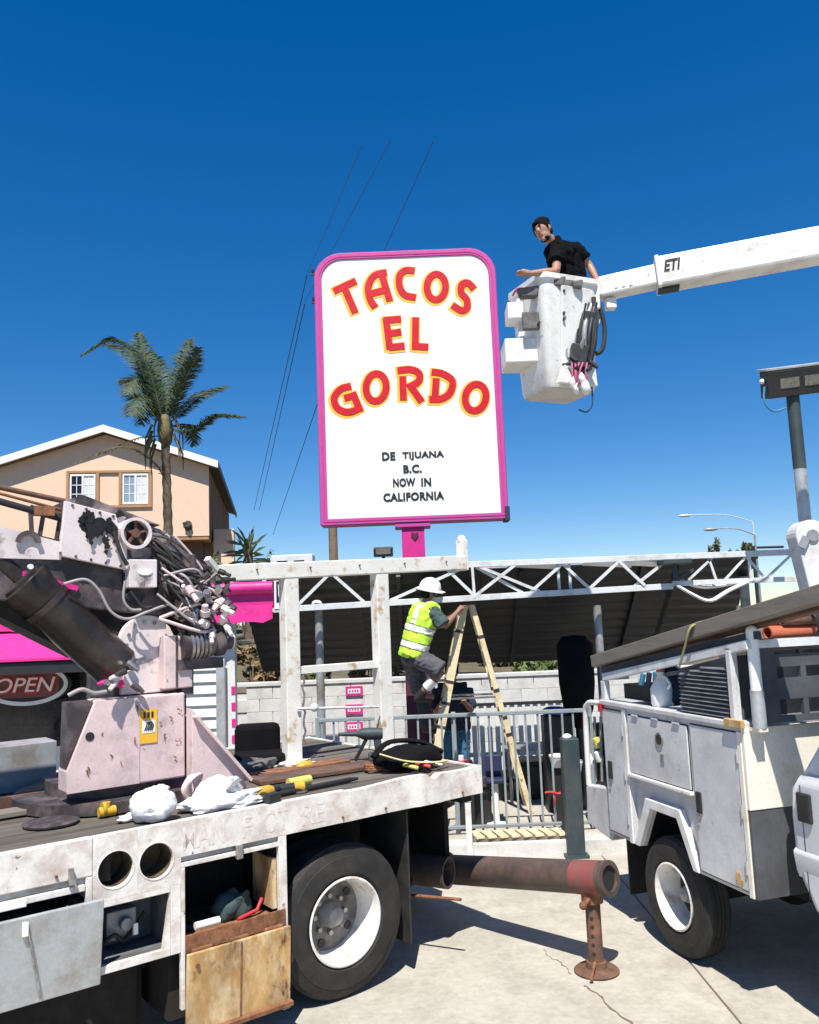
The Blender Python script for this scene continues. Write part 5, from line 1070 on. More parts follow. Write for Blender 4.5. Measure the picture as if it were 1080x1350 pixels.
# rear vertical compartment
mb = MB(); mb.box((xr, 0.012, zb), (hb0-.002, 0.55, zt1)); mb.build('rear_compartment', 'util_white', ut, bevel=.006)
mb = MB(); mb.box((xr+.03, 0.0, zb+.03), (hb0-.06, 0.0115, zt1-.03)); d1 = mb.build('compartment_door', 'util_white', ut, bevel=.005)
mb = MB(); mb.box((hb0-.052, -0.004, zb), (hb0-.004, 0.011, zt1-.005)); mb.build('door_post', 'white_gloss', ut, bevel=.004)
# horizontal compartment above the wheel
mb = MB(); mb.box((hb0, 0.012, 1.186), (hb1-.002, 0.55, zt1)); mb.build('upper_compartment', 'util_white', ut, bevel=.006)
mb = MB(); mb.box((hb0+.03, 0.0, 1.215), (hb1-.02, 0.0115, zt1-.045)); d2 = mb.build('compartment_door', 'util_white', ut, bevel=.005)
mb = MB(); mb.box((hb0, -0.02, 1.182), (hb1, 0.05, 1.208)); mb.build('door_ledge', 'white_gloss', ut, bevel=.005)
# front tall compartment
mb = MB(); mb.box((hb1, 0.012, zb), (xf, 0.55, zt1)); mb.build('front_compartment', 'util_white', ut, bevel=.006)
mb = MB(); mb.box((hb1+.02, 0.0, zb+.03), (xf-.05, 0.0115, zt1-.03)); d3 = mb.build('compartment_door', 'util_white', ut, bevel=.005)
mb = MB(); mb.box((xf-.04, -0.006, zb), (xf+.0, 0.011, zt1-.02)); mb.build('corner_strip', 'util_cream', ut, bevel=.004)
for (xa_, xb_2, za_, zb_2, par) in ((xr+.03, hb0-.06, zb+.03, zt1-.03, d1), (hb0+.03, hb1-.02, 1.215, zt1-.045, d2), (hb1+.02, xf-.05, zb+.03, zt1-.03, d3)):
    mb = MB(); mb.box((xa_-.008, .0085, za_-.008), (xb_2+.008, .0118, zb_2+.008)); mb.build('gasket', 'black_rubber', par)
    for k in range(3):
        zz2 = za_ + (zb_2-za_)*(.15+.35*k)
        mb = MB()
        if par is d2: xx2 = xa_ + (xb_2-xa_)*(.15+.35*k); mb.cyl((xx2-.04, -.004, zb_2+.004), (xx2+.04, -.004, zb_2+.004), .009, 8)
        else: mb.cyl((xb_2+.006 if par is d1 else xb_2+.004, -.004, zz2-.04), (xb_2+.006 if par is d1 else xb_2+.004, -.004, zz2+.04), .009, 8)
        mb.build('hinge', 'galv', par)
for c, par in ((uside(923, 1058), d3), (uside(806, 1015), d1)):
    mb = MB(); mb.box((c.x-.028, -.016, c.z-.07), (c.x+.028, -.001, c.z+.07)); mb.build('door_handle', 'black_paint', par, bevel=.006)
    mb = MB(); mb.box((c.x-.012, -.022, c.z-.085), (c.x+.02, -.017, c.z-.07)); mb.build('handle_lip', 'steel', par)
c = uside(870, 975); mb = MB(); mb.cyl((c.x, -.012, c.z), (c.x, -.001, c.z), .035, 18); mb.build('lock', 'black_paint', d2); mb = MB(); mb.lathe([(0, .037), (-.0, .05), (-.008, .05), (-.008, .037)], (c.x, -.002, c.z), (0, 1, 0), 20, closed=True); mb.build('lock_ring', 'steel', d2, smooth=40)
c = uside(874, 1000); mb = MB(); mb.box((c.x-.02, -.008, c.z-.03), (c.x+.02, -.001, c.z+.03)); mb.build('lock_plate', 'galv_grey', d2)
c = uside(975, 1160); mb = MB(); P = [(c.x + .034*random.uniform(.6, 1.3)*cos(2*pi*k/22), c.z + .05*random.uniform(.6, 1.3)*sin(2*pi*k/22)) for k in range(22)]; mb.prism(P, (0, -.004, 0), (1, 0, 0), (0, 0, 1), (0, .003, 0)); mb.build('rust_spot', 'rust_panel', d3)
# top rails and far side
mb = MB(); mb.box((xr, -0.012, zt1+.001), (xf+.02, 0.10, zt1+.04)); mb.build('body_rail', 'util_white', ut, bevel=.008)
mb = MB(); mb.box((xf-.12, -.03, zt1+.005), (xf+.05, .0, zt1+.055)); mb.build('rusty_bracket', 'rust_panel', ut, bevel=.004)
mb = MB(); mb.box((xr, BW-.55, zb), (xf, BW, zt1)); mb.build('far_compartment', 'util_white', ut, bevel=.006)
mb = MB(); mb.box((xr-.3, .552, .78), (xf, BW-.552, .86)); mb.build('bed_floor', 'grey_dark_panel', ut)
mb = MB(); mb.box((xf+.002, 0.0, 1.20), (xf+.03, BW, zt1+.005)); mb.build('bulkhead', 'util_cream', ut, bevel=.004)
mb = MB(); mb.box((xf+.002, 0.004, zb), (xf+.024, BW-.004, 1.197)); mb.build('bulkhead_lower', 'grey_dark_panel', ut)  # lower part of the bulkhead in a darker grey
# rear bumper box and tube frame at the tail
a, b = uside(766, 1040), uside(797, 1090)
mb = MB(); mb.prism([(-1.08, .66), (xr-.01, .60), (xr-.01, 1.02), (-1.06, .98)], (0, .03, 0), (1, 0, 0), (0, 0, 1), (0, BW-.06, 0)); mb.build('rear_bumper', 'util_white', ut, bevel=.015)
mb = MB(); P = [(-1.04, .05, .98), (-1.02, .05, 1.56), (-.97, .05, 1.66), (-.88, .05, 1.685), (xr, .05, 1.69)]; mb.tube(crom(P, 5), .024, 10); mb.build('tail_frame', 'white_gloss', ut, smooth=60)
mb = MB(); mb.tube(crom([(q[0], BW-.05, q[2]) for q in P], 5), .024, 10); mb.build('tail_frame', 'white_gloss', ut, smooth=60)
mb = MB(); mb.box((-1.0, .10, .99), (xr-.02, .16, 1.50)); mb.build('tail_panel', 'black_paint', ut)
c = uside(793, 932); mb = MB(); mb.box((c.x-.03, -.02, c.z-.04), (c.x+.02, .02, c.z+.03)); mb.build('marker_lamp', 'tail_red', ut, bevel=.004)
# items at the tail: hanging lamp cups
for px, py, m_ in ((779, 1007, 'hat_white'), (792, 1003, 'label_white'), (790, 985, 'lime_plastic')):
    c = uside(px, py, .09); mb = MB(); mb.lathe([(0, .001), (0, .035), (.03, .04), (.08, .03), (.085, .001)], c, (0, -.3, 1), 14); mb.build('lamp_cup', m_, ut, smooth=40)
for px in (776, 784, 792):
    a, b = uside(px, 945, .085), uside(px+2, 1030, .085); mb = MB(); mb.cyl(a, b, .012, 8); mb.build('hanging_rod', 'galv_grey', ut)
# wheels
make_wheel(ut, (0.13, 0.155, 0.405), 0.405, 0.215, 0.222, 0.185, -1, disc='rim_shade_dark')
make_wheel(ut, (0.13, BW-.165, 0.405), 0.405, 0.24, 0.222, 0.15, 1)
mb = MB(); mb.box((-0.18, .08, .99), (.46, .55, 1.02)); mb.box((-.205, .072, zb+.02), (-.19, .55, 1.0)); mb.box((.47, .072, zb+.02), (.49, .55, 1.0)); mb.build('wheel_well', 'chassis', ut)
mb = MB(); mb.cyl((.13, .3, .405), (.13, BW-.3, .405), .07, 14); mb.ell((.13, BW/2, .405), .18); mb.build('rear_axle', 'chassis', ut, smooth=50)
mb = MB(); mb.box((-1.0, .62, .5), (3.4, .74, .72)); mb.box((-1., BW-.74, .5), (3.4, BW-.62, .72)); mb.build('chassis_rail', 'chassis', ut)
mb = MB(); mb.box((-.60, .12, .20), (-.588, .55, .66)); mb.build('mud_flap', 'black_rubber', ut)
mb = MB(); mb.box((-.9, .55, .32), (-.55, 1.2, .68)); mb.build('underbody_box', 'chassis', ut, bevel=.05)
# ladder rack: sloping rail, posts, timbers strapped on top
l0, l1 = uside(793, 893), uside(980, 850)
mb = MB(); mb.beam((l0.x, .03, l0.z), (l1.x+.02, .03, l1.z), .05, .06); rk = mb.build('rack_rail', 'white_steel', ut, bevel=.005)
mb = MB(); mb.beam((l0.x, BW-.03, l0.z), (l1.x+.02, BW-.03, l1.z), .05, .06); mb.build('rack_rail', 'white_steel', ut, bevel=.005)
for y in (.03, BW-.03):
    mb = MB(); mb.box((l0.x-.03, y-.025, zt1+.04), (l0.x+.03, y+.025, l0.z-.03)); mb.build('rack_post', 'white_steel', ut, bevel=.004)
    mb = MB(); mb.box((xf-.09, y-.025, zt1+.04), (xf-.04, y+.025, l1.z-.02)); mb.build('rack_post', 'white_steel', ut, bevel=.004)
mb = MB(); mb.beam((l0.x, .056, l0.z+.0), (l0.x, BW-.056, l0.z+.0), .05, .05); mb.build('rack_crossbar', 'white_steel', ut)
mb = MB(); mb.beam((l1.x, .056, l1.z), (l1.x, BW-.056, l1.z), .05, .05); mb.build('rack_crossbar', 'white_steel', ut)
t0, t1 = uside(782, 872), uside(1082, 782)
for k, (dy, dz, m_) in enumerate(((0.03, 0, 'timber_grey'), (.145, -.01, 'board_brown'), (1.35, 0, 'timber_grey'), (1.7, .01, 'timber_grey'))):
    mb = MB(); mb.beam((t0.x-.05*k, dy, t0.z+dz), (t1.x+.4+.1*k, dy, t1.z+dz+.4*(t1.z-t0.z)/(t1.x-t0.x)), .10, .095); mb.build('strapped_timber', m_, ut, bevel=.005)
u0, u1 = uside(785, 884), uside(985, 838)
mb = MB(); mb.beam((u0.x, .08, u0.z), (u1.x, .08, u1.z), .05, .05); mb.build('rack_underrail', 'teal_post', ut)
s0, s1 = uside(912, 822, -.03), uside(896, 878, -.03)
mb = MB(); P = [(s0.x+.03, .09, s0.z+.02), (s0.x, -.035, s0.z-.02), ((s0.x+s1.x)/2+.02, -.045, (s0.z+s1.z)/2), (s1.x, -.03, s1.z)]; mb.tube(crom(P, 5), .022, 6, flat=.3); mb.build('ratchet_strap', 'strap_green', ut, smooth=60)
# louvred box
z1a, z1b = uside(896, 878).z, uside(965, 862).z
mb = MB(); mb.prism([(.45, 1.735), (1.02, 1.735), (1.02, 2.135), (.45, 2.03)], (0, .03, 0), (1, 0, 0), (0, 0, 1), (0, .4, 0)); lv = mb.build('louvre_box', 'grey_dark_panel', ut)
for k in range(12):
    z = 1.755 + k*.0275; xe = 1.005; xs0 = .465
    if z > 2.0: xs0 = .465 + (z-2.0)*4.5
    mb = MB(); mb.prism([(0, 0), (.02, -.014), (.023, -.010), (.003, .006)], (xs0, .029, z), (0, -1, 0), (0, 0, 1), (xe-xs0, 0, 0)); mb.build('slat', 'tray_grey', lv)
mb = MB(); mb.box((1.022, -.005, 1.735), (1.065, .03, 2.17)); mb.build('box_strip', 'util_white', ut, bevel=.003)
# white conduit post at the front corner
a = uside(981, 832, .06); mb = MB(); mb.cyl((1.20, .07, 1.93), (1.20, .07, a.z), .036, 18); mb.ell((1.20, .07, a.z), .036, nu=14, nv=8); cp_ = mb.build('conduit_post', 'hat_white', ut, smooth=50)
mb = MB(); mb.box((xf+.031, .04, zt1-.01), (1.235, .10, zt1+.01)); mb.build('post_foot', 'util_cream', cp_)
mb = MB(); mb.cyl((1.20, .07, zt1+.011), (1.20, .07, 1.93), .042, 18); mb.build('post_sleeve', 'galv', cp_, smooth=50)
# headache rack with windows (bars), grey
mb = MB(); fx = xf+.06; y0h, y1h = .12, 1.5
zz = [zt1+.02, 1.80, 1.94, 2.02, 2.12, 2.24]; yy = [.12, .22, .42, .46, .60, .68, .9]
rows = [(1.72, 1.76, 0), (1.76, 1.86, 1), (1.86, 1.99, 0), (1.99, 2.06, 1), (2.06, 2.14, 0), (2.14, 2.165, 1), (2.165, 2.24, 0)]
for z0_, z1_, win in rows:
    if not win: mb.box((fx, .12, z0_), (fx+.03, 2.0, z1_))
    else:
        for ya, yb in ((.12, .24), (.42, .46), (.62, 1.1), (1.5, 2.0)): mb.box((fx+.0008, ya, z0_), (fx+.029, yb, z1_))
mb.build('headache_rack', 'grey_dark_panel', ut)
mb = MB(); mb.box((xf-.14, .2, 1.74), (xf-.12, .8, 2.15)); mb.build('inner_panel', 'galv', ut)
# shelf with cones above
mb = MB(); mb.box((xf-.34, .22, 2.20), (xf+.09, 1.6, 2.225)); mb.build('rack_shelf', 'timber_grey', ut, bevel=.004)
# cab
CY = .16
sil = [(1.30, 1.40), (1.265, 1.20), (1.27, .98), (1.31, .80), (1.42, .63), (1.55, .57), (3.05, .55), (3.05, 1.42), (2.80, 1.50), (2.42, 1.98), (2.25, 2.03), (1.95, 2.03), (1.82, 1.98), (1.47, 1.48), (1.36, 1.44)]
def cab_y(z):                                     # tumblehome of the flank
    if z > 1.42: return CY + .05 + (z-1.42)*.30
    if z > 1.05: return CY + .012
    if z > .98: return CY - .012
    return CY + .02 + (.98-z)*.18
C_ = BW
low = [(1.36, 1.44), (1.29, 1.36), (1.268, 1.20), (1.27, 1.0), (1.31, .82), (1.40, .67), (1.52, .585), (1.7, .56), (3.05, .55), (3.05, 1.44)]
mb = MB(); mb.prism(low, (0, CY, 0), (1, 0, 0), (0, 0, 1), (0, C_-2*CY, 0)); cabo = mb.build('cab_body', 'silver_paint', ut, smooth=35)
bv = cabo.modifiers.new('bevel', 'BEVEL'); bv.width = .06; bv.segments = 5; bv.limit_method = 'ANGLE'; bv.angle_limit = radians(50)
mb = MB(); mb.prism([(-.01, -.14), (.004, -.10), (.016, -.01), (.016, .01), (-.01, .035)], (1.30, CY+.004, .985), (0, -1, 0), (0, 0, 1), (1.72, 0, 0)); mb.build('body_crease', 'silver_paint', ut, smooth=60)
# greenhouse
g0 = [(1.335, 1.43), (2.85, 1.43), (2.42, 1.97), (2.28, 2.03), (1.78, 2.03), (1.64, 1.97)]
def gy(z): return CY + .055 + (z-1.42)*.28
mb = MB(); n = len(g0); vs = [(x, gy(z), z) for x, z in g0] + [(x, C_-gy(z), z) for x, z in g0]
mb.add(vs, [tuple(range(n-1, -1, -1)), tuple(range(n, 2*n))] + [(i, (i+1) % n, n+(i+1) % n, n+i) for i in range(n)]); mb.build('cab_roof', 'silver_paint', ut, bevel=.03)
w0 = [(1.50, 1.47), (2.70, 1.47), (2.36, 1.92), (1.70, 1.92)]
mb = MB(); vs = [(x, gy(z)-.004, z) for x, z in w0] + [(x, gy(z)-.012, z) for x, z in w0]; mb.add(vs, [(0, 1, 2, 3), (7, 6, 5, 4)] + [(i, 4+i, 4+(i+1) % 4, (i+1) % 4) for i in range(4)]); mb.build('side_window', 'glass_dark', cabo, bevel=.004)
mb = MB(); vs = [(1.335+.305*(z-1.43)/.54-.004, y, z) for y, z in ((CY+.2, 1.5), (C_-CY-.2, 1.5), (C_-CY-.3, 1.92), (CY+.3, 1.92))]; vs += [(x-.008, y, z) for x, y, z in vs]; mb.add(vs, [(0, 1, 2, 3), (7, 6, 5, 4)] + [(i, 4+i, 4+(i+1) % 4, (i+1) % 4) for i in range(4)]); mb.build('rear_window', 'glass_dark', cabo)
c = uside(1060, 1062, CY-.01); mb = MB(); mb.box((c.x-.055, CY-.022, c.z-.10), (c.x+.055, CY+.006, c.z+.07)); mb.build('door_handle', 'black_paint', cabo, bevel=.012)
mb = MB(); mb.box((1.385, CY-.0015, .74), (1.391, CY+.02, 1.385)); mb.build('door_gap', 'black_paint', cabo)
mb = MB(); mb.box((2.42, -.12, 1.42), (2.5, .10, 1.70)); mb.box((2.44, .10, 1.5), (2.48, CY+.06, 1.56)); mb.build('door_mirror', 'black_paint', cabo, bevel=.03)
mb = MB(); mb.prism([(3.04, .62), (4.25, .62), (4.3, 1.15), (4.1, 1.32), (3.04, 1.42)], (0, CY+.02, 0), (1, 0, 0), (0, 0, 1), (0, C_-2*CY-.04, 0)); mb.build('bonnet', 'silver_paint', ut, bevel=.06)
mb = MB(); mb.prism([(4.2, .45), (4.42, .45), (4.42, .72), (4.2, .72)], (0, CY, 0), (1, 0, 0), (0, 0, 1), (0, C_-2*CY, 0)); mb.build('front_bumper', 'steel', ut, bevel=.03)
for y, o_ in ((CY+.13, -1), (C_-CY-.13, 1)): make_wheel(ut, (3.62, y, .405), .405, .24, .222, .03, o_)
# ---- loose load on the truck
c = uside(873, 932, .12)
p = uw(c.x, .13, zt1+.042)
t = thing('plastic_jug', 'white plastic jug standing on the utility truck side rail', 'jug', p, UYAW)
mb = MB(); mb.lathe([(0, .001), (0, .075), (.02, .085), (.13, .085), (.19, .05), (.22, .03), (.25, .03), (.255, .001)], (0, 0, 0), (0, 0, 1), 18); mb.build('body', 'hat_white', t, smooth=50)
mb = MB(); mb.tube(crom([(.06, 0, .12), (.11, 0, .16), (.07, 0, .21), (.03, 0, .22)], 5), .012, 8); mb.build('handle', 'hat_white', t, smooth=50)
mb = MB(); mb.cyl((0, 0, .25), (0, 0, .275), .033, 14); mb.build('cap', 'cone_orange', t)
c = uside(886, 932, .18); t = thing('steel_cylinder_tank', 'slanted blue grey tank next to the white jug on the utility truck', 'tank', uw(c.x+.02, .24, zt1+.042), UYAW)
mb = MB(); R_ = M.Rotation(radians(-18), 3, 'Y'); mb.lathe([(0, .001), (.0, .06), (.02, .085), (.24, .085), (.28, .05), (.3, .02), (.33, .02), (.331, .001)], (0, 0, .012), R_ @ V((0, 0, 1)), 18); mb.build('body', 'navy_cloth', t, smooth=50)
mb = MB(); mb.lathe([(0, .086), (0, .092), (.03, .092), (.03, .086)], R_ @ V((0, 0, .20)) + V((0, 0, .012)), R_ @ V((0, 0, 1)), 18, closed=True); mb.build('band', 'hose_grey', t, smooth=50)
c = uside(843, 928, .2); t = thing('tool_tray', 'dark tray of blue and orange tools in the utility truck bed', 'tray', uw(c.x, .32, zt1+.042), UYAW)
mb = MB(); mb.box((-.22, -.12, 0), (.22, .12, .012)); mb.box((-.22, -.12, .012), (.22, -.108, .12)); mb.box((-.22, .108, .012), (.22, .12, .12)); mb.box((-.22, -.107, .012), (-.208, .107, .12)); mb.box((.208, -.107, .012), (.22, .107, .12)); mb.build('tray', 'black_paint', t)
for k, (x, m_) in enumerate(((-.12, 'cable_blue'), (-.03, 'navy_plastic'), (.06, 'cable_blue'), (.13, 'cone_orange'))):
    mb = MB(); mb.cyl((x, -.05+.02*k, .013), (x+.05, -.02, .2+.012*k), .022, 10); mb.build('tool', m_, t, smooth=50)
t = thing('pipe_bundle', 'bundle of orange and red pipes lying on the utility truck rack shelf', 'pipes', uw(xf-.02, .75, 2.226), UYAW)
for k, (x, z, r, y0_, y1_, m_) in enumerate(((.04, .045, .045, -.50, .75, 'cone_orange'), (-.05, .04, .04, -.42, .8, 'red_plastic'), (.06, .12, .032, -.40, .7, 'rust_jack'), (-.02, .115, .036, -.47, .72, 'cone_orange'), (.0, .175, .026, -.25, .66, 'label_white'), (-.12, .035, .035, -.3, .8, 'board_brown'))):
    mb = MB(); mb.lathe([(0, r*.75), (0, r), (y1_-y0_, r), (y1_-y0_, r*.75)], (x, y0_, z), (.02*(k-2), 1, 0), 14, closed=True); mb.build('pipe', m_, t, smooth=40)
for y in (-.2, .35): mb = MB(); mb.lathe([(0, .155), (0, .16), (.03, .16), (.03, .155)], (-.01, y, .10), (0, 1, 0), 20, closed=True); mb.build('tie', 'black_rubber', t, smooth=40)
# ------------------------------------------------------------------ aerial lift: boom, bucket, mast beyond the frame
LY = 8.0
B0, B1, B2 = W(790, 382, LY), W(866, 363.5, LY-.12), W(1080, 324, LY-.46)
bd = (B2-B1).normalized(); B3 = B1 + bd*3.9
MX, MY = B3.x, B3.y
lift = thing('aerial_lift', 'white telescopic aerial lift boom carrying a fibreglass bucket beside the sign', 'aerial lift', (MX, MY, 0))
LO = V((MX, MY, 0))
def lw(px, py, Y): return W(px, py, Y) - LO
mb = MB(); mb.beam(B1-LO, B3-LO, .27, .30); b_o = mb.build('outer_boom', 'white_gloss', lift, bevel=.025)
mb = MB(); mb.beam(B0-LO, B1+bd*.3-LO, .20, .205); b_i = mb.build('inner_boom', 'white_gloss', lift, bevel=.02)
mb = MB(); mb.beam(B1-bd*.012-LO, B1+bd*.03-LO, .285, .315); mb.build('boom_collar', 'white_gloss', b_o, bevel=.01)
c = B1+bd*.10-LO; mb = MB(); mb.beam(c-bd*.10+V((0, 0, -.163)), c+bd*.10+V((0, 0, -.163)), .14, .022); mb.build('slide_pad', 'black_paint', b_o)
xb_, yb_, _ = frame_of(bd); nf = xb_ if xb_.y < 0 else -xb_
text_mesh('lettering', 'ETI', 'ink', b_o, width=.165, height=.115, shear=.3, bold=.03, depth=.003, origin=W(885, 356, LY-.15)-LO+nf*.139, u=bd, v_=yb_ if yb_.z > 0 else -yb_)
a = lw(836, 355, LY-.16); mb = MB(); mb.beam(a, a+bd*.14, .006, .012); mb.build('decal', 'ink', b_i)
for k in range(3): a = B0-LO+bd*(.17+.07*k)+nf*.101+V((0, 0, .0)); mb = MB(); mb.obox(a, (.02, .003, .05)); mb.build('decal', 'util_cream', b_i)
# mast and carrier outside the frame
mb = MB(); mb.box((-.2, -.2, .9), (.2, .2, B3.z+.1)); mb.build('mast', 'white_gloss', lift, bevel=.03)
mb = MB(); mb.box((-1.2, -1.0, .45), (3.0, 1.0, .95)); mb.build('carrier', 'white_worn', lift, bevel=.05)
for x in (-.7, 2.4):
    for y, o_ in ((-.95, -1), (.95, 1)): make_wheel(lift, (x, y, .42), .42, .24, .23, .04, o_)
kc = lw(1071, 706, 7.0); kd = lw(1112, 800, 7.0)
mb = MB(); d = (kd-kc).normalized(); s_ = V((d.z, 0, -d.x)).normalized()
P = [kc + (s_*cos(t) - d*sin(t))*.135 for t in [pi*k/12 for k in range(13)]] + [kd - s_*.24, kd + s_*.24]
n = len(P); mb.add(P + [p + V((0, .2, 0)) for p in P], [tuple(range(n)), tuple(range(2*n-1, n-1, -1))] + [(i, n+i, n+(i+1) % n, (i+1) % n) for i in range(n)]); kn = mb.build('lower_knuckle', 'white_gloss', lift, bevel=.012)
mb = MB(); mb.beam(kd+V((0, .1, 0)), V((-.1, .0, kd.z-.5)), .2, .4); mb.build('lower_arm', 'white_gloss', lift, bevel=.02)
mb = MB(); mb.cyl(kc+V((0, -.02, 0)), kc+V((0, -.001, 0)), .05, 16); mb.build('knuckle_pin', 'galv_grey', kn)
c = lw(1060, 715, 6.98); mb = MB(); mb.obox(c, (.03, .012, .05), M.Rotation(.5, 3, 'Y')); mb.build('keeper', 'galv_grey', kn)
# bucket tub
bk = W(737, 521, LY)
BR = radians(24)
def rrect(hx_, hy_, r, z, n=5):
    P = []
    for cx_, cy_, a0_ in ((hx_-r, hy_-r, 0), (-hx_+r, hy_-r, 90), (-hx_+r, -hy_+r, 180), (hx_-r, -hy_+r, 270)):
        P += [(cx_ + r*cos(radians(a0_+90*k/n)), cy_ + r*sin(radians(a0_+90*k/n)), z) for k in range(n+1)]
    return P
RB = M.Rotation(BR, 3, 'Z'); bo = bk - LO
def ring_loft(mb, rings, cap0=True, cap1=False, mi=0):
    n = len(rings[0]); vs = [bo + RB @ V(p) for r in rings for p in r]
    fs = [(i*n+j, i*n+(j+1) % n, (i+1)*n+(j+1) % n, (i+1)*n+j) for i in range(len(rings)-1) for j in range(n)]
    if cap0: fs.append(tuple(range(n-1, -1, -1)))
    if cap1: fs.append(tuple((len(rings)-1)*n+j for j in range(n)))
    mb.add(vs, fs, mi)
HB = 1.10
mb = MB(); ring_loft(mb, [rrect(.265, .25, .06, 0), rrect(.28, .265, .07, .04), rrect(.325, .31, .08, HB-.06), rrect(.35, .335, .09, HB-.05), rrect(.35, .335, .09, HB), rrect(.315, .30, .08, HB), rrect(.27, .255, .06, .06)], True, True); tub = mb.build('bucket', 'white_gloss', lift, smooth=35)
mb = MB(); ring_loft(mb, [rrect(.255, .24, .06, -.012), rrect(.262, .247, .06, -.001)], True, True); mb.build('bucket_base', 'tub_grey', lift)
# proud stiffening panel on the near face and flared bottom shield
def bl_(x, y, z): return bo + RB @ V((x, y, z))
mb = MB(); vs = [bl_(x, y, z) for (x, y, z) in ((-.16, -.262, .10), (.20, -.262, .10), (.20, -.325, .98), (-.13, -.325, .98))]; vs += [p + RB @ V((0, -.03, 0)) for p in vs]; mb.add(vs, [(3, 2, 1, 0), (4, 5, 6, 7)] + [(i, (i+1) % 4, 4+(i+1) % 4, 4+i) for i in range(4)]); mb.build('front_panel', 'white_gloss', tub, bevel=.008)
mb = MB(); vs = [bl_(x, y, z) for (x, y, z) in ((-.24, -.30, .015), (.22, -.30, .015), (.2, -.30, .30), (-.10, -.30, .30))]; vs += [p + RB @ V((0, -.04, 0)) for p in vs]; mb.add(vs, [(3, 2, 1, 0), (4, 5, 6, 7)] + [(i, (i+1) % 4, 4+(i+1) % 4, 4+i) for i in range(4)]); mb.build('foot_shield', 'white_gloss', tub, bevel=.008)
def lbox(px0, py0, px1, py1, Y, dp, name, m, bev=.012):
    a, b = lw(px0, py1, Y), lw(px1, py0, Y); mb = MB(); mb.box((a.x, a.y, a.z), (b.x, a.y+dp, b.z)); return mb.build(name, m, tub, bevel=bev)
lbox(667, 444, 716, 478, LY-.22, .38, 'step_box', 'white_gloss')
lbox(670, 397, 690, 420, LY-.12, .25, 'side_bracket', 'white_gloss')
lbox(684, 392, 712, 446, LY-.05, .2, 'side_piece', 'white_gloss')
lbox(690, 410, 711, 434, LY-.32, .06, 'gauge_box', 'bag_grey', .01)
for (px, py, hx2, hz2) in ((697, 383, .11, .055), (732, 370, .11, .05), (762, 373, .055, .04)):
    c = lw(px, py, LY-.36); mb = MB(); mb.prism([(-hx2, hz2*.6), (hx2, hz2), (hx2*.75, -hz2), (-hx2*.7, -hz2)], c, (1, 0, 0), (0, 0, 1), (0, .10, 0)); mb.build('tool_pouch', 'bag_grey', tub, bevel=.015)
for px, py in ((744, 383), (744, 412), (744, 420), (711, 425)):
    c = lw(px, py, LY-.375); mb = MB(); mb.cyl(c, c+V((0, .06, 0)), .014, 8); mb.build('bolt', 'black_paint', tub)
mb = MB(); c = lw(690, 385, LY-.2); mb.tube(crom([lw(676, 390, LY-.1), lw(682, 381, LY-.15), lw(690, 380, LY-.15)], 4), .012, 6); mb.build('strap', 'fuchsia_strap', tub)
# platform mount between bucket and boom tip
mb = MB(); mb.obox(lw(781, 395, LY-.02), (.05, .12, .14)); mb.beam(lw(779, 384, LY), B0-LO+bd*.05, .17, .17); pv = mb.build('platform_mount', 'white_gloss', lift, bevel=.015)
mb = MB(); mb.obox(lw(805, 401, LY-.02), (.05, .05, .055)); mb.build('valve_cover', 'white_gloss', pv, bevel=.01)
mb = MB(); mb.beam(lw(805, 388, LY), lw(805, 396, LY), .04, .04); mb.build('cover_bracket', 'galv_grey', pv)
mb = MB(); mb.beam(lw(779, 410, LY), lw(770, 455, LY+.02), .10, .14); mb.beam(lw(770, 455, LY+.02), lw(764, 500, LY), .08, .10); mb.build('mount_arm', 'black_paint', pv, bevel=.01)
mb = MB(); mb.beam(lw(790, 412, LY+.05), lw(777, 470, LY+.05), .03, .05); mb.build('tilt_rod', 'galv', pv)
rnd2 = random.Random(11)
for k in range(11):
    x0_, x1_ = 786-k*2.2+rnd2.uniform(-2, 2), 778-k*2.6+rnd2.uniform(-4, 4); dY = LY-.30+.006*k
    mb = MB(); mb.tube(crom([lw(x0_, 396+rnd2.uniform(-4, 8), dY+.05), lw((x0_+x1_)/2+rnd2.uniform(-5, 6), 440+rnd2.uniform(-8, 8), dY-.02), lw(x1_, 484+rnd2.uniform(-8, 12), dY)], 7), rnd2.choice([.014, .018, .024]), 8); mb.build('hose_bundle', ['black_rubber', 'black_paint', 'black_rubber', 'galv_grey'][k % 4], lift, smooth=60)
mb = MB(); mb.obox(lw(762, 470, LY-.30), (.085, .05, .11), M.Rotation(.25, 3, 'Y')); mb.obox(lw(776, 425, LY-.26), (.05, .05, .10), M.Rotation(.2, 3, 'Y')); mb.build('valve_box', 'black_paint', lift, bevel=.01)
for k, pts in enumerate(([(790, 402), (797, 430), (795, 458), (786, 466), (776, 455), (770, 430)], [(772, 400), (764, 430), (758, 460), (752, 480)], [(768, 402), (758, 440), (750, 475), (752, 498)], [(780, 405), (774, 440), (766, 480), (760, 495)], [(762, 395), (757, 425), (752, 455)])):
    mb = MB(); mb.tube(crom([lw(x, y, LY-.28+.03*k if k else LY-.1) for x, y in pts], 8), .022 if k == 0 else .016, 8); mb.build('hydraulic_hose', 'black_rubber' if k < 4 else 'hose_grey', lift, smooth=60)
for k in range(10):
    c = lw(rnd2.uniform(748, 778), rnd2.uniform(455, 492), LY-.33); d = V((rnd2.uniform(-1, 1), -.3, rnd2.uniform(-1, 1))).normalized(); mb = MB(); mb.tube([c, c+d*.05, c+d*.10], [.025, .022, .016], 8); mb.build('valve_fitting', ['black_paint', 'galv_grey', 'black_rubber'][k % 3], pv, smooth=40)
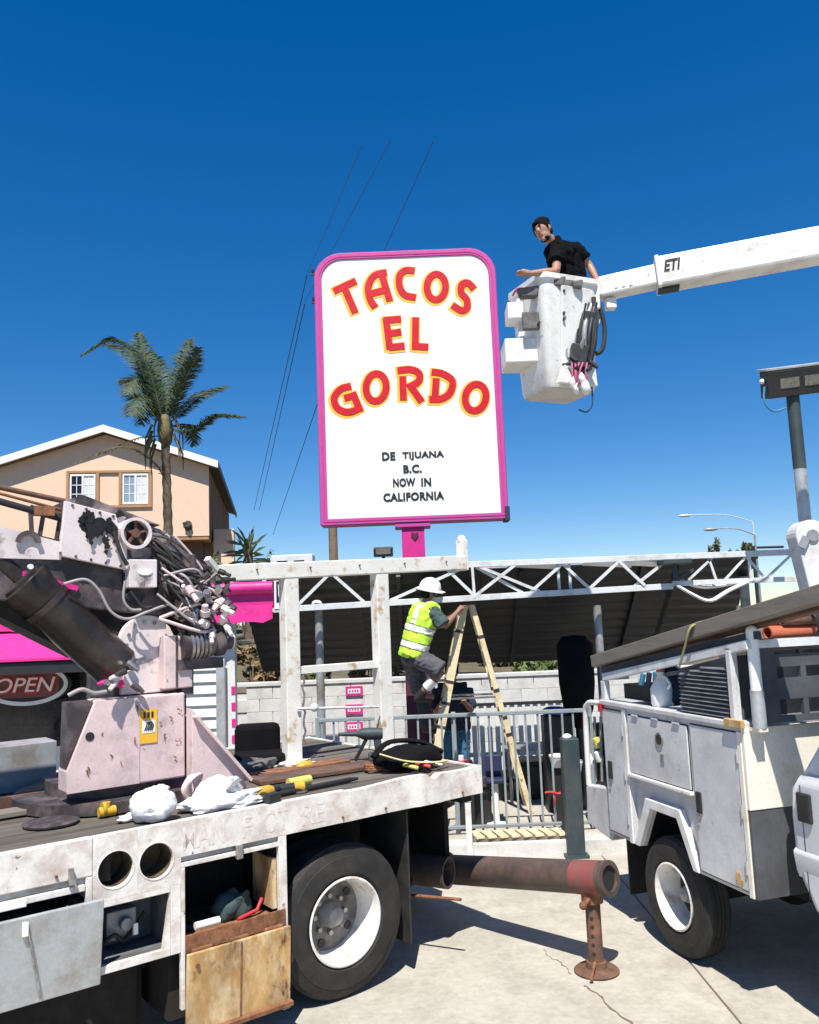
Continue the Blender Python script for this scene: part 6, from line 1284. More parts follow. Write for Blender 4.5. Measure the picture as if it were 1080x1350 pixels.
for k in range(5):
    a, b = lw(754+k*5, 478, LY-.37), lw(752+k*6+rnd2.uniform(-4, 4), 508, LY-.36); mb = MB(); mb.tube(crom([a, a.lerp(b, .5)+V((.04*rnd2.uniform(-1, 1), -.02, 0)), b], 5), .010, 6); mb.build('tag_strap', 'fuchsia_strap', tub, smooth=60)
for px, py, r in ((753, 503, .032), (766, 498, .034), (771, 509, .044), (757, 512, .03)):
    c = lw(px, py, LY-.36); mb = MB(); mb.tube([c+V((rnd2.uniform(-.03, .03), 0, r*1.5)), c+V((0, -.02, r*.4)), c+V((.015, -.01, -r)), c+V((rnd2.uniform(-.03, .03), 0, -r*1.9))], [r*.5, r*.9, r*1.1, r*.4], 8, flat=.7); mb.build('work_glove', 'label_white', tub, smooth=60)
mb = MB(); mb.tube(crom([lw(780, 505, LY-.2), lw(781, 532, LY-.2), lw(774, 543, LY-.2), lw(763, 540, LY-.2)], 6), .008, 6); mb.build('hanging_wire', 'wire', lift, smooth=60)

# ------------------------------------------------------------------ yard light on a pole at the right
FY = 9.0
pb_ = W(1062, 690, FY)
yl = thing('yard_light', 'rectangular flood light on a grey pole with a dark upper half beside the canopy', 'flood light', (pb_.x, FY, 0.15))
zz_ = lambda py: W(1055, py, FY).z - .15
mb = MB(); mb.cyl((0, 0, 0), (0, 0, zz_(618)), .065, 18); mb.build('pole', 'galv', yl, smooth=40)
mb = MB(); mb.cyl((0, 0, zz_(618)), (0, 0, zz_(518)), .068, 18); mb.build('pole_sleeve', 'teal_post', yl, smooth=40)
a, b = W(1008, 517, FY-.05)-V((pb_.x, FY, .15)), W(1095, 488, FY-.05)-V((pb_.x, FY, .15)); hc = (a+b)/2
RT = M.Rotation(radians(-5), 3, 'Y') @ M.Rotation(radians(16), 3, 'X')
mb = MB(); mb.obox(hc, ((b.x-a.x)/2, .10, .15), RT); hd = mb.build('lamp_housing', 'black_paint', yl, bevel=.015)
mb = MB(); mb.obox(hc + RT @ V((0, 0.02, .163)), ((b.x-a.x)/2+.012, .12, .012), RT); mb.build('top_shroud', 'galv', hd, bevel=.005)
for sx in (-1, 1): mb = MB(); mb.obox(hc + RT @ V((sx*.135, -.102, .0)), (.105, .004, .055), RT); mb.build('lens', 'led_face', hd)
for k in range(7): mb = MB(); mb.obox(hc + RT @ V((-.27+.09*k, .125, 0)), (.006, .025, .15), RT); mb.build('cooling_fin', 'black_paint', hd)
mb = MB(); mb.beam((0, 0, zz_(520)-.02), hc, .07, .05); mb.build('bracket', 'black_paint', yl)
mb = MB(); mb.tube(crom([W(1008, 510, FY-.1)-V((pb_.x, FY, .15)), W(1008, 530, FY-.1)-V((pb_.x, FY, .15)), W(1020, 542, FY-.08)-V((pb_.x, FY, .15)), W(1036, 538, FY-.05)-V((pb_.x, FY, .15))], 6), .012, 8); mb.build('cable', 'cable_blue', yl, smooth=60)
mb = MB(); mb.ell(W(1005, 503, FY-.08)-V((pb_.x, FY, .15)), .03, nu=10, nv=8); mb.build('side_knob', 'label_white', yl, smooth=60)
# ------------------------------------------------------------------ people
def hand(mb, wr, d, palm_n, curl=.5, s=1.0):
    """palm and five fingers from wrist wr in direction d; palm_n is the palm normal"""
    d = d.normalized(); n = (palm_n - d*palm_n.dot(d)).normalized(); sd = d.cross(n).normalized()
    mb.tube([wr-d*.02, wr+d*.03*s, wr+d*.085*s], [.026*s, .034*s, .036*s], 10, flat=1.0)
    for k, (o_, L) in enumerate(((-.030, .062), (-.010, .075), (.010, .080), (.030, .070))):
        b = wr + d*.075*s + sd*o_*s; dd = d; p = [b]
        for j in range(3):
            dd = (dd + n*curl*.55).normalized(); p.append(p[-1] + dd*L*s*(.45, .32, .23)[j])
        mb.tube(p, [.0100*s, .0095*s, .009*s, .008*s], 8)
    b = wr + d*.025*s - sd*.03*s; mb.tube([b, b + (d*.6 - sd*.9 + n*.3).normalized()*.038*s, b + (d*.9 - sd*.75 + n*.6).normalized()*.07*s], [.013*s, .0115*s, .0095*s], 8)
def person(label, loc, J, face, skin_m='skin', hair=True, group=None):
    t = thing('person', label, 'person', loc, 0, group)
    J = {k: (V(p)-V(loc)) for k, p in J.items()}
    f = V(face).normalized(); up = (J['head']-J['neck']).normalized(); up = (up - f*up.dot(f)).normalized(); sd = f.cross(up).normalized()
    Rh = M((sd, f, up)).transposed()
    h = J['head']; mb = MB()
    mb.ell(h + up*.015, (.076, .095, .105), Rh, 18, 12); mb.ell(h + f*.018 - up*.055, (.058, .072, .066), Rh, 16, 10); mb.ell(h + f*.065 - up*.10, (.03, .028, .022), Rh, 10, 8)
    mb.tube([h + f*.088 + up*.02, h + f*.108 - up*.012, h + f*.092 - up*.028], [.011, .017, .012], 8)
    for s_ in (-1, 1): mb.ell(h + sd*.078*s_ - up*.005 - f*.01, (.012, .022, .032), Rh, 10, 8)
    mb.tube([J['neck'] - up*.03, h - up*.05 - f*.015], [.058, .052], 12)
    for a, b in (('L', 'R'),):
        mb.tube([J['shL'], J['shR']], [.062, .062], 12)
    mid = (J['hipL']+J['hipR'])/2
    for s_ in 'LR':
        sh, hp = J['sh'+s_], J['hip'+s_]; o = (sh+J['sh'+('R' if s_ == 'L' else 'L')])/2
        mb.tube([sh.lerp(o, .35), sh.lerp(hp, .45).lerp(mid.lerp(o, .5), .35), hp], [.095, .085, .10], 12)
        mb.tube([J['sh'+s_], J['el'+s_].lerp(sh, .5), J['el'+s_]], [.055, .048, .040], 12); mb.tube([J['el'+s_], J['el'+s_].lerp(J['ha'+s_], .4), J['ha'+s_]], [.040, .040, .026], 12)
        hand(mb, J['ha'+s_], J['ha'+s_]-J['el'+s_] if 'hd'+s_ not in J else J['hd'+s_]+V(loc), V((0, -.3, -1)), .45)
        mb.tube([hp, hp.lerp(J['kn'+s_], .5), J['kn'+s_]], [.09, .078, .056], 12); mb.tube([J['kn'+s_], J['kn'+s_].lerp(J['ft'+s_], .35), J['ft'+s_]], [.054, .056, .036], 12)
        mb.tube([J['ft'+s_], J['ft'+s_] + J['to'+s_]+V(loc)], [.040, .032], 10)
    mb.tube([J['neck']-up*.02, (J['neck']+mid)/2, mid], [.10, .115, .11], 14)
    body = remeshed(mb, 'body', skin_m, t, .0095, 3)
    for s_ in (-1, 1):
        mb = MB(); mb.ell(h + f*.086 + sd*.031*s_ + up*.018, (.012, .008, .007), Rh, 8, 6); mb.build('eye', 'eye_dark', t, smooth=60)
        mb = MB(); mb.tube([h + f*.090 + sd*.014*s_ + up*.036, h + f*.086 + sd*.046*s_ + up*.037], .006, 6); mb.build('eyebrow', 'hair', t, smooth=60)
    mb = MB(); mb.tube([h + f*.083 - sd*.022 - up*.058, h + f*.092 - up*.057, h + f*.083 + sd*.022 - up*.058], .006, 6); mb.build('mouth', 'lip', t, smooth=60)
    if hair:
        mb = MB(); mb.ell(h + up*.046 - f*.012, (.087, .100, .090), Rh, 18, 12); mb.ell(h - f*.04 + up*.0, (.080, .066, .09), Rh, 16, 10); mb.ell(h + f*.066 + up*.078, (.05, .032, .028), Rh, 12, 8)
        for s_ in (-1, 1): mb.ell(h + sd*.076*s_ + f*.022 + up*.02, (.012, .018, .045), Rh, 8, 8)
        for k in range(90):
            a = random.uniform(0, 2*pi); e = random.uniform(.3, 1.5); d = sd*cos(a)*cos(e) + f*sin(a)*cos(e) + up*sin(e); mb.ell(h + up*.042 - f*.015 + V((d.x*.09, d.y*.09, d.z*.09)), random.uniform(.01, .022), nu=6, nv=5)
        remeshed(mb, 'hair', 'hair', t, .009, 1)
    return t, J, (h, f, up, sd, Rh, mid)
from mathutils import noise as mnoise
def wrinkle(ob, amp=.011, sc=11.0):
    me = ob.data; nn = [v_.normal.copy() for v_ in me.vertices]
    for v_, n_ in zip(me.vertices, nn):
        p = v_.co; a = mnoise.noise(V((p.x*sc, p.y*sc, p.z*sc*1.7)) + V((3.1, 1.7, 0))); b = mnoise.noise(p*sc*2.6)
        v_.co = p + n_*(amp*(1-2*abs(a)) *.9 + amp*.35*b)
    me.update(); return ob
def shirt(t, J, mid, m, inflate=.014, sleeve=.55, name='shirt', low=.10):
    mb = MB(); up = (J['neck']-mid).normalized()
    mb.tube([J['neck'] + up*.012, J['neck'] - up*.05, (J['neck']+mid)/2, mid-up*low*.3], [.066+inflate*.3, .11+inflate, .118+inflate, .116+inflate], 16)
    mb.tube([J['shL'], J['shR']], [.066+inflate]*2, 12)
    for s_ in 'LR':
        sh, hp = J['sh'+s_], J['hip'+s_]; o = (J['shL']+J['shR'])/2
        mb.tube([sh.lerp(o, .35), sh.lerp(hp, .45).lerp(mid.lerp(o, .5), .35), hp - up*low*.2], [.098+inflate, .09+inflate, .106+inflate], 12)
        if sleeve: mb.tube([sh, sh.lerp(J['el'+s_], sleeve*.5), sh.lerp(J['el'+s_], sleeve)], [.060+inflate, .060+inflate, .058+inflate*1.6], 12)
    return wrinkle(remeshed(mb, name, m, t, .011, 3))
def trousers(t, J, mid, m, to=.95, inflate=.014, name='trousers'):
    mb = MB()
    mb.tube([J['hipL'], J['hipR']], [.10+inflate]*2, 12); up = (J['neck']-mid).normalized(); mb.tube([mid+up*.10, mid], [.112+inflate*.6, .116+inflate], 14)
    for s_ in 'LR':
        hp, kn, ft = J['hip'+s_], J['kn'+s_], J['ft'+s_]
        if to <= .5: e = hp.lerp(kn, to*2); mb.tube([hp, hp.lerp(e, .5), e], [.095+inflate, .088+inflate, .072+inflate*1.6], 12)
        else:
            e = kn.lerp(ft, (to-.5)*2); mb.tube([hp, hp.lerp(kn, .5), kn], [.094+inflate, .082+inflate, .062+inflate], 12); mb.tube([kn, kn.lerp(e, .5), e], [.062+inflate, .062+inflate, .052+inflate], 12)
    return wrinkle(remeshed(mb, name, m, t, .011, 3))
def boots(t, J, m='boot'):
    for s_ in 'LR':
        a, d = J['ft'+s_], J['to'+s_]; l_ = V(t.location); d = d + l_
        mb = MB(); u = (J['kn'+s_]-a).normalized(); mb.tube([a+u*.10, a, a-u*.02], [.052, .052, .052], 12); mb.tube([a-u*.03-d.normalized()*.04, a-u*.03+d*.5, a-u*.035+d], [.046, .046, .040], 12); remeshed(mb, 'boot', m, t, .01, 2)

# --- man in the bucket, looking down to the left, black shirt
fz = bk.z + .065
J = dict(head=W(716, 304.5, 7.86), neck=W(731, 320, 7.94), shR=W(736, 330, 7.84), shL=W(760, 331, 8.08), elR=W(733, 358, 7.66), haR=W(699, 360.5, 7.58), elL=W(777, 350, 8.10), haL=W(788, 371, 8.02), hipR=W(742, 372, 7.93), hipL=W(758, 372, 8.06))
hR, hL = J['hipR'], J['hipL']
ctr = V((bk.x, bk.y, 0))
J['ftR'] = V((bk.x-.06, bk.y-.07, fz+.035)); J['ftL'] = V((bk.x+.08, bk.y+.08, fz+.035))
for s_ in 'RL': J['kn'+s_] = J['hip'+s_].lerp(J['ft'+s_], .5) + V((-.04, -.03, 0))
bl0 = V((bk.x, bk.y, fz))
J['toR'] = V((-.11, -.10, -.01)); J['toL'] = V((-.11, -.08, -.01)); J['hdR'] = V((-.95, -.15, .10))
t1, J1, hh = person('man in a black short-sleeved shirt standing in the lift bucket, one arm stretched out', bl0, J, (-.62, -.70, -.22))
h, f, up, sd, Rh, mid = hh
shirt(t1, J1, mid, 'black_shirt', .018, .62); trousers(t1, J1, mid, 'navy_cloth'); boots(t1, J1)
mb = MB(); mb.ell(h + f*.035 - up*.095, (.050, .052, .026), Rh, 12, 8); mb.tube([h + f*.072 - sd*.03 - up*.062, h + f*.097 - up*.044, h + f*.072 + sd*.03 - up*.062], .0055, 6); remeshed(mb, 'beard', 'hair', t1, .008, 1)
mb = MB(); up_t = (J1['neck']-mid).normalized(); mb.tube([J1['neck']+up_t*.015, J1['neck']+up_t*.045], [.080, .070], 14, cap=False); mb.build('collar', 'black_shirt', t1, smooth=60)

# --- ladder (built before the worker so that his feet find the treads)
LT = W(616, 797, 10.2)
ff, rf = V((.03, 10.3, .15)), V((1.28, 10.3, .15))
lad = thing('step_ladder', 'tall cream stepladder with dark straps standing behind the railing', 'ladder', (LT.x, 10.25, .15))
LD = V((LT.x, 10.25, .15))
topc = V((0, 0, LT.z-.15))
f0 = ff-LD; r0_ = rf-LD
for sy, ty_ in ((-.30, -.16), (.30, .16)):
    a, b = topc + V((-.04, ty_, 0)), f0 + V((0, sy, 0)); mb = MB(); mb.beam(a, b, .034, .095, V((1, 0, .2))); mb.build('front_rail', 'ladder_tan', lad, bevel=.004)
    for t_ in (.13, .37, .47, .58, .68, .86):
        c = a.lerp(b, t_); mb = MB(); d = (b-a).normalized(); mb.beam(c-d*.018, c+d*.018, .040, .102, V((1, 0, .2))); mb.build('strap', 'ladder_dark', lad)
    a, b = topc + V((.05, ty_, 0)), r0_ + V((0, sy*.75, 0)); mb = MB(); mb.beam(a, b, .03, .062, V((1, 0, .2))); mb.build('rear_rail', 'ladder_tan', lad, bevel=.004)
    for t_ in (.16, .42, .55, .63):
        c = a.lerp(b, t_); mb = MB(); d = (b-a).normalized(); mb.beam(c-d*.02, c+d*.02, .036, .07, V((1, 0, .2))); mb.build('strap', 'ladder_dark', lad)
    mb = MB(); q0, q1 = (topc + V((-.04, ty_, 0))).lerp(f0+V((0, sy, 0)), .45), (topc+V((.05, ty_, 0))).lerp(r0_+V((0, sy*.75, 0)), .45); mb.beam(q0, q1, .008, .025); mb.build('spreader', 'steel', lad)
mb = MB(); mb.obox(topc + V((0, 0, .015)), (.10, .20, .022)); mb.build('top_cap', 'ladder_dark', lad, bevel=.008)
steps = []
for k in range(1, 8):
    t_ = k/8.0; c = (topc + V((-.04, 0, 0))).lerp(f0, t_); hwid = .16 + .14*t_; mb = MB(); mb.box((c.x-.055, -hwid+.018, c.z-.014), (c.x+.04, hwid-.018, c.z+.014)); mb.build('tread', 'ladder_tan', lad, bevel=.004); steps.append(LD + c)
for k in range(1, 6):
    t_ = k/6.0; c = (topc + V((.05, 0, 0))).lerp(r0_, t_); hwid = .16 + .065*t_; mb = MB(); mb.cyl((c.x, -hwid+.012, c.z), (c.x, hwid-.012, c.z), .014, 8); mb.build('rear_bar', 'ladder_tan', lad)
# --- worker in the hi-vis vest on the ladder, seen from behind
sl_lo, sl_hi = steps[4], steps[2]
J = dict(head=W(566, 781, 10.0), neck=W(560, 797, 10.0), shR=W(570, 806, 9.84), shL=W(560, 804, 10.22), elR=W(586, 826, 9.80), haR=W(604, 806, 9.95), elL=W(585, 818, 10.3), haL=W(603, 803, 10.3), hipR=W(545, 864, 9.92), hipL=W(541, 864, 10.10))
J['ftL'] = V((sl_lo.x-.16, 10.33, sl_lo.z+.085)); J['toL'] = V((.17, 0, -.03))
J['ftR'] = V((sl_hi.x-.20, 10.05, sl_hi.z+.075)); J['toR'] = V((.17, 0, -.02))
J['knR'] = W(582, 884, 9.82); J['knL'] = (J['hipL']+J['ftL'])/2 + V((.03, 0, 0)); J['ftR'] = W(553, 918, 9.95); J['toR'] = V((.17, .03, -.02))
loc = V((J['ftL'].x, 10.1, J['ftL'].z-.09))
t2, J2, hh = person('worker in a lime hi-vis vest and white hard hat climbing the stepladder', loc, J, (.80, .45, -.15), 'skin_dark')
h, f, up, sd, Rh, mid = hh
shirt(t2, J2, mid, 'shirt_teal', .022, .9); trousers(t2, J2, mid, 'shorts_grey', .5, .022, 'shorts'); boots(t2, J2)
vest = shirt(t2, J2, mid, 'hi_vis', .040, 0, 'safety_vest')
axis_u = (J2['neck']-mid).normalized(); nb = V((-.35, -1, 0)).normalized()
def band(pts, wd, m):
    mb = MB(); P = []
    for p in pts: P.append(p)
    mb.tube(crom(P, 6), wd, 6, flat=.35); mb.build('vest_stripe', m, t2, smooth=60)
def on_back(u, v_):     # u along the spine 0..1 from waist to neck, v across
    c = mid.lerp(J2['neck'], u); side = (J2['shR']-J2['shL']).normalized(); side = (side - axis_u*side.dot(axis_u)).normalized()
    bk_ = side.cross(axis_u).normalized()
    if bk_.dot(V((0, -1, 0))) < 0: bk_ = -bk_
    r = .176; a = v_; return c + side*cos(a)*r*1.22 + bk_*sin(a)*r*.98
def skin_band(ob, test, off, name, m):
    me = ob.data; mb = MB(); mp = {}
    for p in me.polygons:
        if test(p.center):
            ids = []
            for i in p.vertices:
                if i not in mp: mp[i] = len(mb.v); mb.v.append(me.vertices[i].co + me.vertices[i].normal*off)
                ids.append(mp[i])
            mb.f.append(ids); mb.m.append(0)
    return mb.build(name, m, t2, smooth=80, recalc=False) if mb.f else None
sp_len = (J2['neck']-mid).length; side_v = (J2['shR']-J2['shL']); side_v = (side_v - axis_u*side_v.dot(axis_u)).normalized()
def su(c): return (c-mid).dot(axis_u)/sp_len
def sv(c): return (c-mid).dot(side_v)
for u in (.20, .52): skin_band(vest, lambda c, u=u: abs(su(c)-u) < .055, .004, 'vest_stripe', 'reflective')
for v0 in (-.12, .12): skin_band(vest, lambda c, v0=v0: abs(sv(c)-v0) < .022 and su(c) > .6, .005, 'vest_stripe', 'reflective')
for u in (.20, .52): skin_band(vest, lambda c, u=u: .055 < abs(su(c)-u) < .075, .003, 'vest_seam', 'vest_seam')
# trousers leg under the shorts of the standing leg, sock on the raised one
mb = MB(); mb.tube([J2['knL'].lerp(J2['hipL'], .25), J2['knL'], J2['knL'].lerp(J2['ftL'], .55), J2['ftL'].lerp(J2['knL'], .1)], [.082, .075, .070, .062], 12); mb.build('long_sock', 'navy_cloth', t2, smooth=60)
mb = MB(); a, b = J2['knR'], J2['ftR']; mb.tube([a.lerp(b, .34), a.lerp(b, .66)], [.066, .060], 12); mb.build('shin_guard', 'white_sock', t2, smooth=60)
mb = MB(); mb.lathe([(0, .168), (.010, .170), (.024, .136), (.07, .130), (.115, .110), (.15, .07), (.166, .02), (.167, .001)], h + up*.015, up, 28); hat = mb.build('hard_hat', 'hat_white', t2, smooth=40)
mb = MB(); mb.ell(h + up*.035 + f*.105, (.115, .10, .014), Rh, 14, 6); mb.build('hat_peak', 'hat_white', t2, smooth=60)
mb = MB(); mb.tube([h+up*.05+sd*.118, h+up*.06-sd*.118], .01, 6); 
# --- person behind the ladder in jeans
b3 = V((W(600, 980, 10.72).x, 10.72, .15))
def q(x, y, z): return b3 + V((x, y, z))
J = dict(head=q(0, 0, 1.62), neck=q(0, .02, 1.46), shR=q(-.18, .02, 1.40), shL=q(.18, .02, 1.40), elR=q(-.22, -.08, 1.13), haR=q(-.12, -.25, 1.30), elL=q(.22, -.05, 1.14), haL=q(.14, -.26, 1.25), hipR=q(-.09, .02, .93), hipL=q(.09, .02, .93), knR=q(-.10, -.01, .5), knL=q(.10, -.01, .5), ftR=q(-.10, .02, .08), ftL=q(.11, .02, .08))
J['toR'] = V((-.02, -.16, -.02)); J['toL'] = V((.02, -.16, -.02))
t3, J3, hh = person('person in blue jeans and dark shirt holding the stepladder from behind', b3, J, (-.1, -.9, .2), 'skin_dark')
shirt(t3, J3, hh[5], 'navy_cloth', .014, .9); trousers(t3, J3, hh[5], 'jeans'); boots(t3, J3)
# ------------------------------------------------------------------ railing and gate bits
NY_ = 9.25
xl, xrg = W(424, 940, NY_).x, W(772, 945, NY_).x
fen = thing('metal_railing', 'grey metal picket railing on the raised patio behind the trucks', 'railing', (xl, NY_, .15))
hr = W(600, 943, NY_).z-.15; Lx = xrg-xl
mb = MB(); mb.box((-.03, -.022, hr-.02), (Lx+.03, .022, hr+.02)); mb.build('top_rail', 'fence_paint', fen, bevel=.006)
mb = MB(); mb.box((-.03, -.018, .06), (Lx+.03, .018, .095)); mb.build('bottom_rail', 'fence_paint', fen, bevel=.006)
mb = MB(); mb.box((-.0105, -.0105, .096), (.0105, .0105, hr-.021)); pk0 = mb.build('picket', 'fence_paint', fen); nP = int(Lx/.128)
for k in range(1, nP+1): sub(pk0, 'picket', fen, (Lx*k/nP, 0, 0), (random.uniform(-.006, .006), random.uniform(-.006, .006), 0))
for x in (-.05, Lx*.5, Lx+.05): mb = MB(); mb.box((x-.025, .024, 0), (x+.025, .07, hr+.03)); mb.build('post', 'fence_paint', fen, bevel=.005)
# white picket fence further back with a dark top rail
QY = 12.3; xl2, xr2 = W(588, 930, QY).x, W(752, 930, QY).x
pf_ = thing('picket_fence', 'white picket fence with a dark top rail in front of the block wall', 'fence', (xl2, QY, .15)); h2 = W(660, 928, QY).z-.15
mb = MB(); mb.box((0, -.03, h2-.02), (xr2-xl2, .03, h2+.02)); mb.build('top_rail', 'black_paint', pf_)
mb = MB(); mb.box((-.035, -.012, 0.03), (.035, .012, h2-.021)); p0_ = mb.build('picket', 'siding_white', pf_, loc=(.06, 0, 0), bevel=.004)
for k in range(1, 16): sub(p0_, 'picket', pf_, (.06 + (xr2-xl2-.12)*k/15, 0, 0))
mb = MB(); mb.box((0, .014, .3), (xr2-xl2, .04, .36)); mb.build('lower_rail', 'siding_white', pf_)
# white gate post, dark post, wooden boards
p = W(620, 1128, 8.78); t = thing('gate_post', 'thin white steel post at the kerb next to the flatbed corner', 'post', (p.x, 8.79, 0)); z_ = W(620, 1056, 8.79).z
mb = MB(); mb.box((-.03, -.03, 0), (.03, .03, z_)); mb.build('post', 'white_gloss', t, bevel=.005); mb = MB(); mb.box((-.036, -.036, z_), (.036, .036, z_+.012)); mb.build('cap', 'white_gloss', t)
p = G(761, 1131); DYp = p.y+.05; t = thing('dark_post', 'thick dark blue green post with a pale top beside the utility truck bumper', 'post', (p.x, DYp, 0)); z_ = W(757, 972, DYp).z
mb = MB(); mb.box((-.088, -.08, 0), (.088, .08, z_)); mb.build('post', 'teal_post', t, bevel=.015); mb = MB(); mb.ell((-.02, 0, z_+.008), (.05, .05, .03), nu=14, nv=8, jit=.1); mb.build('cap', 'hat_white', t, smooth=60)
mb = MB(); mb.box((-.12, -.1, 0), (.12, .1, .03)); mb.build('base', 'teal_post', t)
a, b = W(622, 1112, 9.14), W(742, 1112, 9.12)
t = thing('wooden_pallet', 'low pallet of pale boards lying on the kerb below the railing', 'pallet', ((a.x+b.x)/2, 9.0, .157))
wP = (b.x-a.x)/2
for k in range(8):
    x = -wP + .05 + k*(2*wP-.1)/7; mb = MB(); mb.obox((x, 0.02, .045), (.045, .135, .011), M.Rotation(radians(14), 3, 'Z')); mb.build('slat', 'ladder_tan', t, bevel=.003)
for y in (-.07, .10): mb = MB(); mb.box((-wP, y-.025, 0), (wP, y+.025, .033)); mb.build('bearer', 'timber_grey', t)
# latch ribbon
p = W(730, 1047, 9.2); t = thing('red_ribbon', 'red plastic ribbon tied to the railing near the dark post', 'ribbon', p)
mb = MB(); mb.tube(crom([(-.09, -.01, .02), (-.03, -.03, .03), (.04, -.02, .01), (.09, -.01, .02)], 5), .022, 6, flat=.5); mb.tube(crom([(0, -.02, .02), (.01, -.03, -.04), (.005, -.02, -.10)], 4), .012, 6, flat=.5); mb.build('ribbon', 'red_plastic', t, smooth=60)
# ------------------------------------------------------------------ clutter behind the railing
def bin_(px, ytop, Y, hw3, dp, m, label, lid=True):
    p = W(px, ytop, Y); t = thing('storage_bin', label, 'bin', (p.x, Y, .15), 0, 'storage bins behind the railing'); hh_ = p.z-.15
    mb = MB(); b = .9; vs = [(-hw3*b, -dp*b, 0), (hw3*b, -dp*b, 0), (hw3*b, dp*b, 0), (-hw3*b, dp*b, 0), (-hw3, -dp, hh_-.04), (hw3, -dp, hh_-.04), (hw3, dp, hh_-.04), (-hw3, dp, hh_-.04)]; mb.add(vs, [(0, 3, 2, 1), (4, 5, 6, 7), (0, 1, 5, 4), (1, 2, 6, 5), (2, 3, 7, 6), (3, 0, 4, 7)]); mb.build('bin_body', m, t, bevel=.015)
    mb = MB(); mb.box((-hw3-.02, -dp-.02, hh_-.038), (hw3+.02, dp+.02, hh_)); mb.build('lid', m, t, bevel=.01)
    mb = MB(); mb.box((-.06, -dp-.035, hh_-.10), (.06, -dp-.0, hh_-.075)); mb.build('grip', m, t)
bin_(712, 1000, 11.0, .28, .22, 'black_paint', 'large black storage bin behind the railing next to the ladder foot')
bin_(742, 985, 10.9, .2, .2, 'teal_post', 'dark green black storage bin behind the thick dark post')
bin_(632, 1030, 9.8, .12, .18, 'black_paint', 'narrow black storage bin behind the end of the flatbed')
bin_(668, 1020, 11.0, .16, .2, 'black_paint', 'low black storage bin between the stool and the ladder leg')
p = W(651, 1000, 9.6); t = thing('stool', 'navy stool with a white pedestal behind the railing', 'stool', (p.x, 9.6, .15)); zs = W(651, 1028, 9.6).z-.15
mb = MB(); mb.box((-.10, -.10, zs-.03), (.10, .10, zs+.02)); mb.build('seat', 'navy_plastic', t, bevel=.015); mb = MB(); mb.box((-.09, .07, zs+.02), (.09, .10, zs+.26)); mb.build('backrest', 'navy_plastic', t, bevel=.015)
mb = MB(); mb.cyl((0, 0, .02), (0, 0, zs-.03), .035, 14); mb.build('pedestal', 'hat_white', t, smooth=50); mb = MB(); mb.lathe([(0, .001), (0, .12), (.02, .11), (.03, .03), (.03, .001)], (0, 0, 0), (0, 0, 1), 20); mb.build('foot', 'hat_white', t, smooth=40)
p = W(715, 987, 10.6); t = thing('patio_table', 'grey slatted patio table behind the railing under the canopy', 'table', (p.x, 10.9, .15)); z_ = p.z-.15
for k in range(5): mb = MB(); mb.box((-.45, -.3+k*.125, z_-.02), (.45, -.2+k*.125, z_)); mb.build('slat', 'galv_grey', t)
for sx in (-.4, .4):
    for sy in (-.25, .25): mb = MB(); mb.cyl((sx, sy, 0), (sx, sy, z_-.021), .02, 8); mb.build('leg', 'galv_grey', t)
    mb = MB(); mb.box((sx-.015, -.3, z_-.05), (sx+.015, .3, z_-.021)); mb.build('bearer', 'galv_grey', t)
for px, py, Y, lab in ((736, 1004, 9.7, 'white plastic tub resting on the bin behind the red ribbon'), (757, 1012, 9.62, 'small white tub near the thick dark post')):
    p = W(px, py, Y); t = thing('plastic_tub', lab, 'tub', (p.x, Y, p.z-.06)); mb = MB(); mb.lathe([(0, .001), (0, .07), (.11, .095), (.12, .1), (.12, .001)], (0, 0, 0), (0, 0, 1), 18); mb.build('tub_body', 'hat_white', t, smooth=40); mb = MB(); mb.lathe([(.121, .001), (.121, .103), (.135, .1), (.136, .001)], (0, 0, 0), (0, 0, 1), 18); mb.build('lid', 'hat_white', t, smooth=40)
    mb = MB(); mb.box((-.06, -.05, -(p.z-.06-.15)), (.06, .05, -.002)); mb.build('stand', 'black_paint', t)
p = W(733, 938, 10.2); t = thing('tarp_bundle', 'blue tarp bundle lying on a rack behind the railing', 'tarp', (p.x, 10.2, p.z-.05)); mb = MB(); mb.ell((0, 0, .05), (.17, .13, .06), nu=18, nv=10, jit=.12); mb.build('tarp', 'blue_tarp', t, smooth=60); mb = MB(); mb.box((-.17, -.12, -(p.z-.05-.15)), (.17, .12, .005)); mb.build('rack', 'black_paint', t)
p = W(612, 1003, 9.4); t = thing('fuel_can', 'red fuel can with white cap behind the corner of the flatbed', 'can', (p.x, 9.45, .15)); zc = p.z-.15
mb = MB(); mb.box((-.10, -.07, zc-.18), (.10, .07, zc)); mb.build('can_body', 'red_plastic', t, bevel=.03); mb = MB(); mb.cyl((-.03, 0, zc), (-.03, 0, zc+.05), .03, 12); mb.build('cap', 'hat_white', t); mb = MB(); mb.box((-.09, -.06, 0), (.09, .06, zc-.18)); mb.build('stand', 'black_paint', t)
# black wrapped bundle hanging below the canopy
p = W(762, 905, 10.2); t = thing('wrapped_bundle', 'tall black wrapped bundle standing under the canopy behind the utility truck', 'bundle', (p.x, 10.25, .15)); zt4 = W(762, 850, 10.2).z-.15; zb4 = W(762, 935, 10.2).z-.15
mb = MB(); mb.lathe([(zb4-.25, .001), (zb4-.2, .10), (zb4, .18), (zb4+.3, .215), (zt4, .22), (zt4+.1, .15), (zt4+.12, .001)], (0, 0, 0), (0, 0, 1), 20); mb.build('bundle', 'black_cloth', t, smooth=60); mb = MB(); mb.cyl((0, 0, 0), (0, 0, zb4), .05, 10); mb.build('stand', 'black_paint', t)

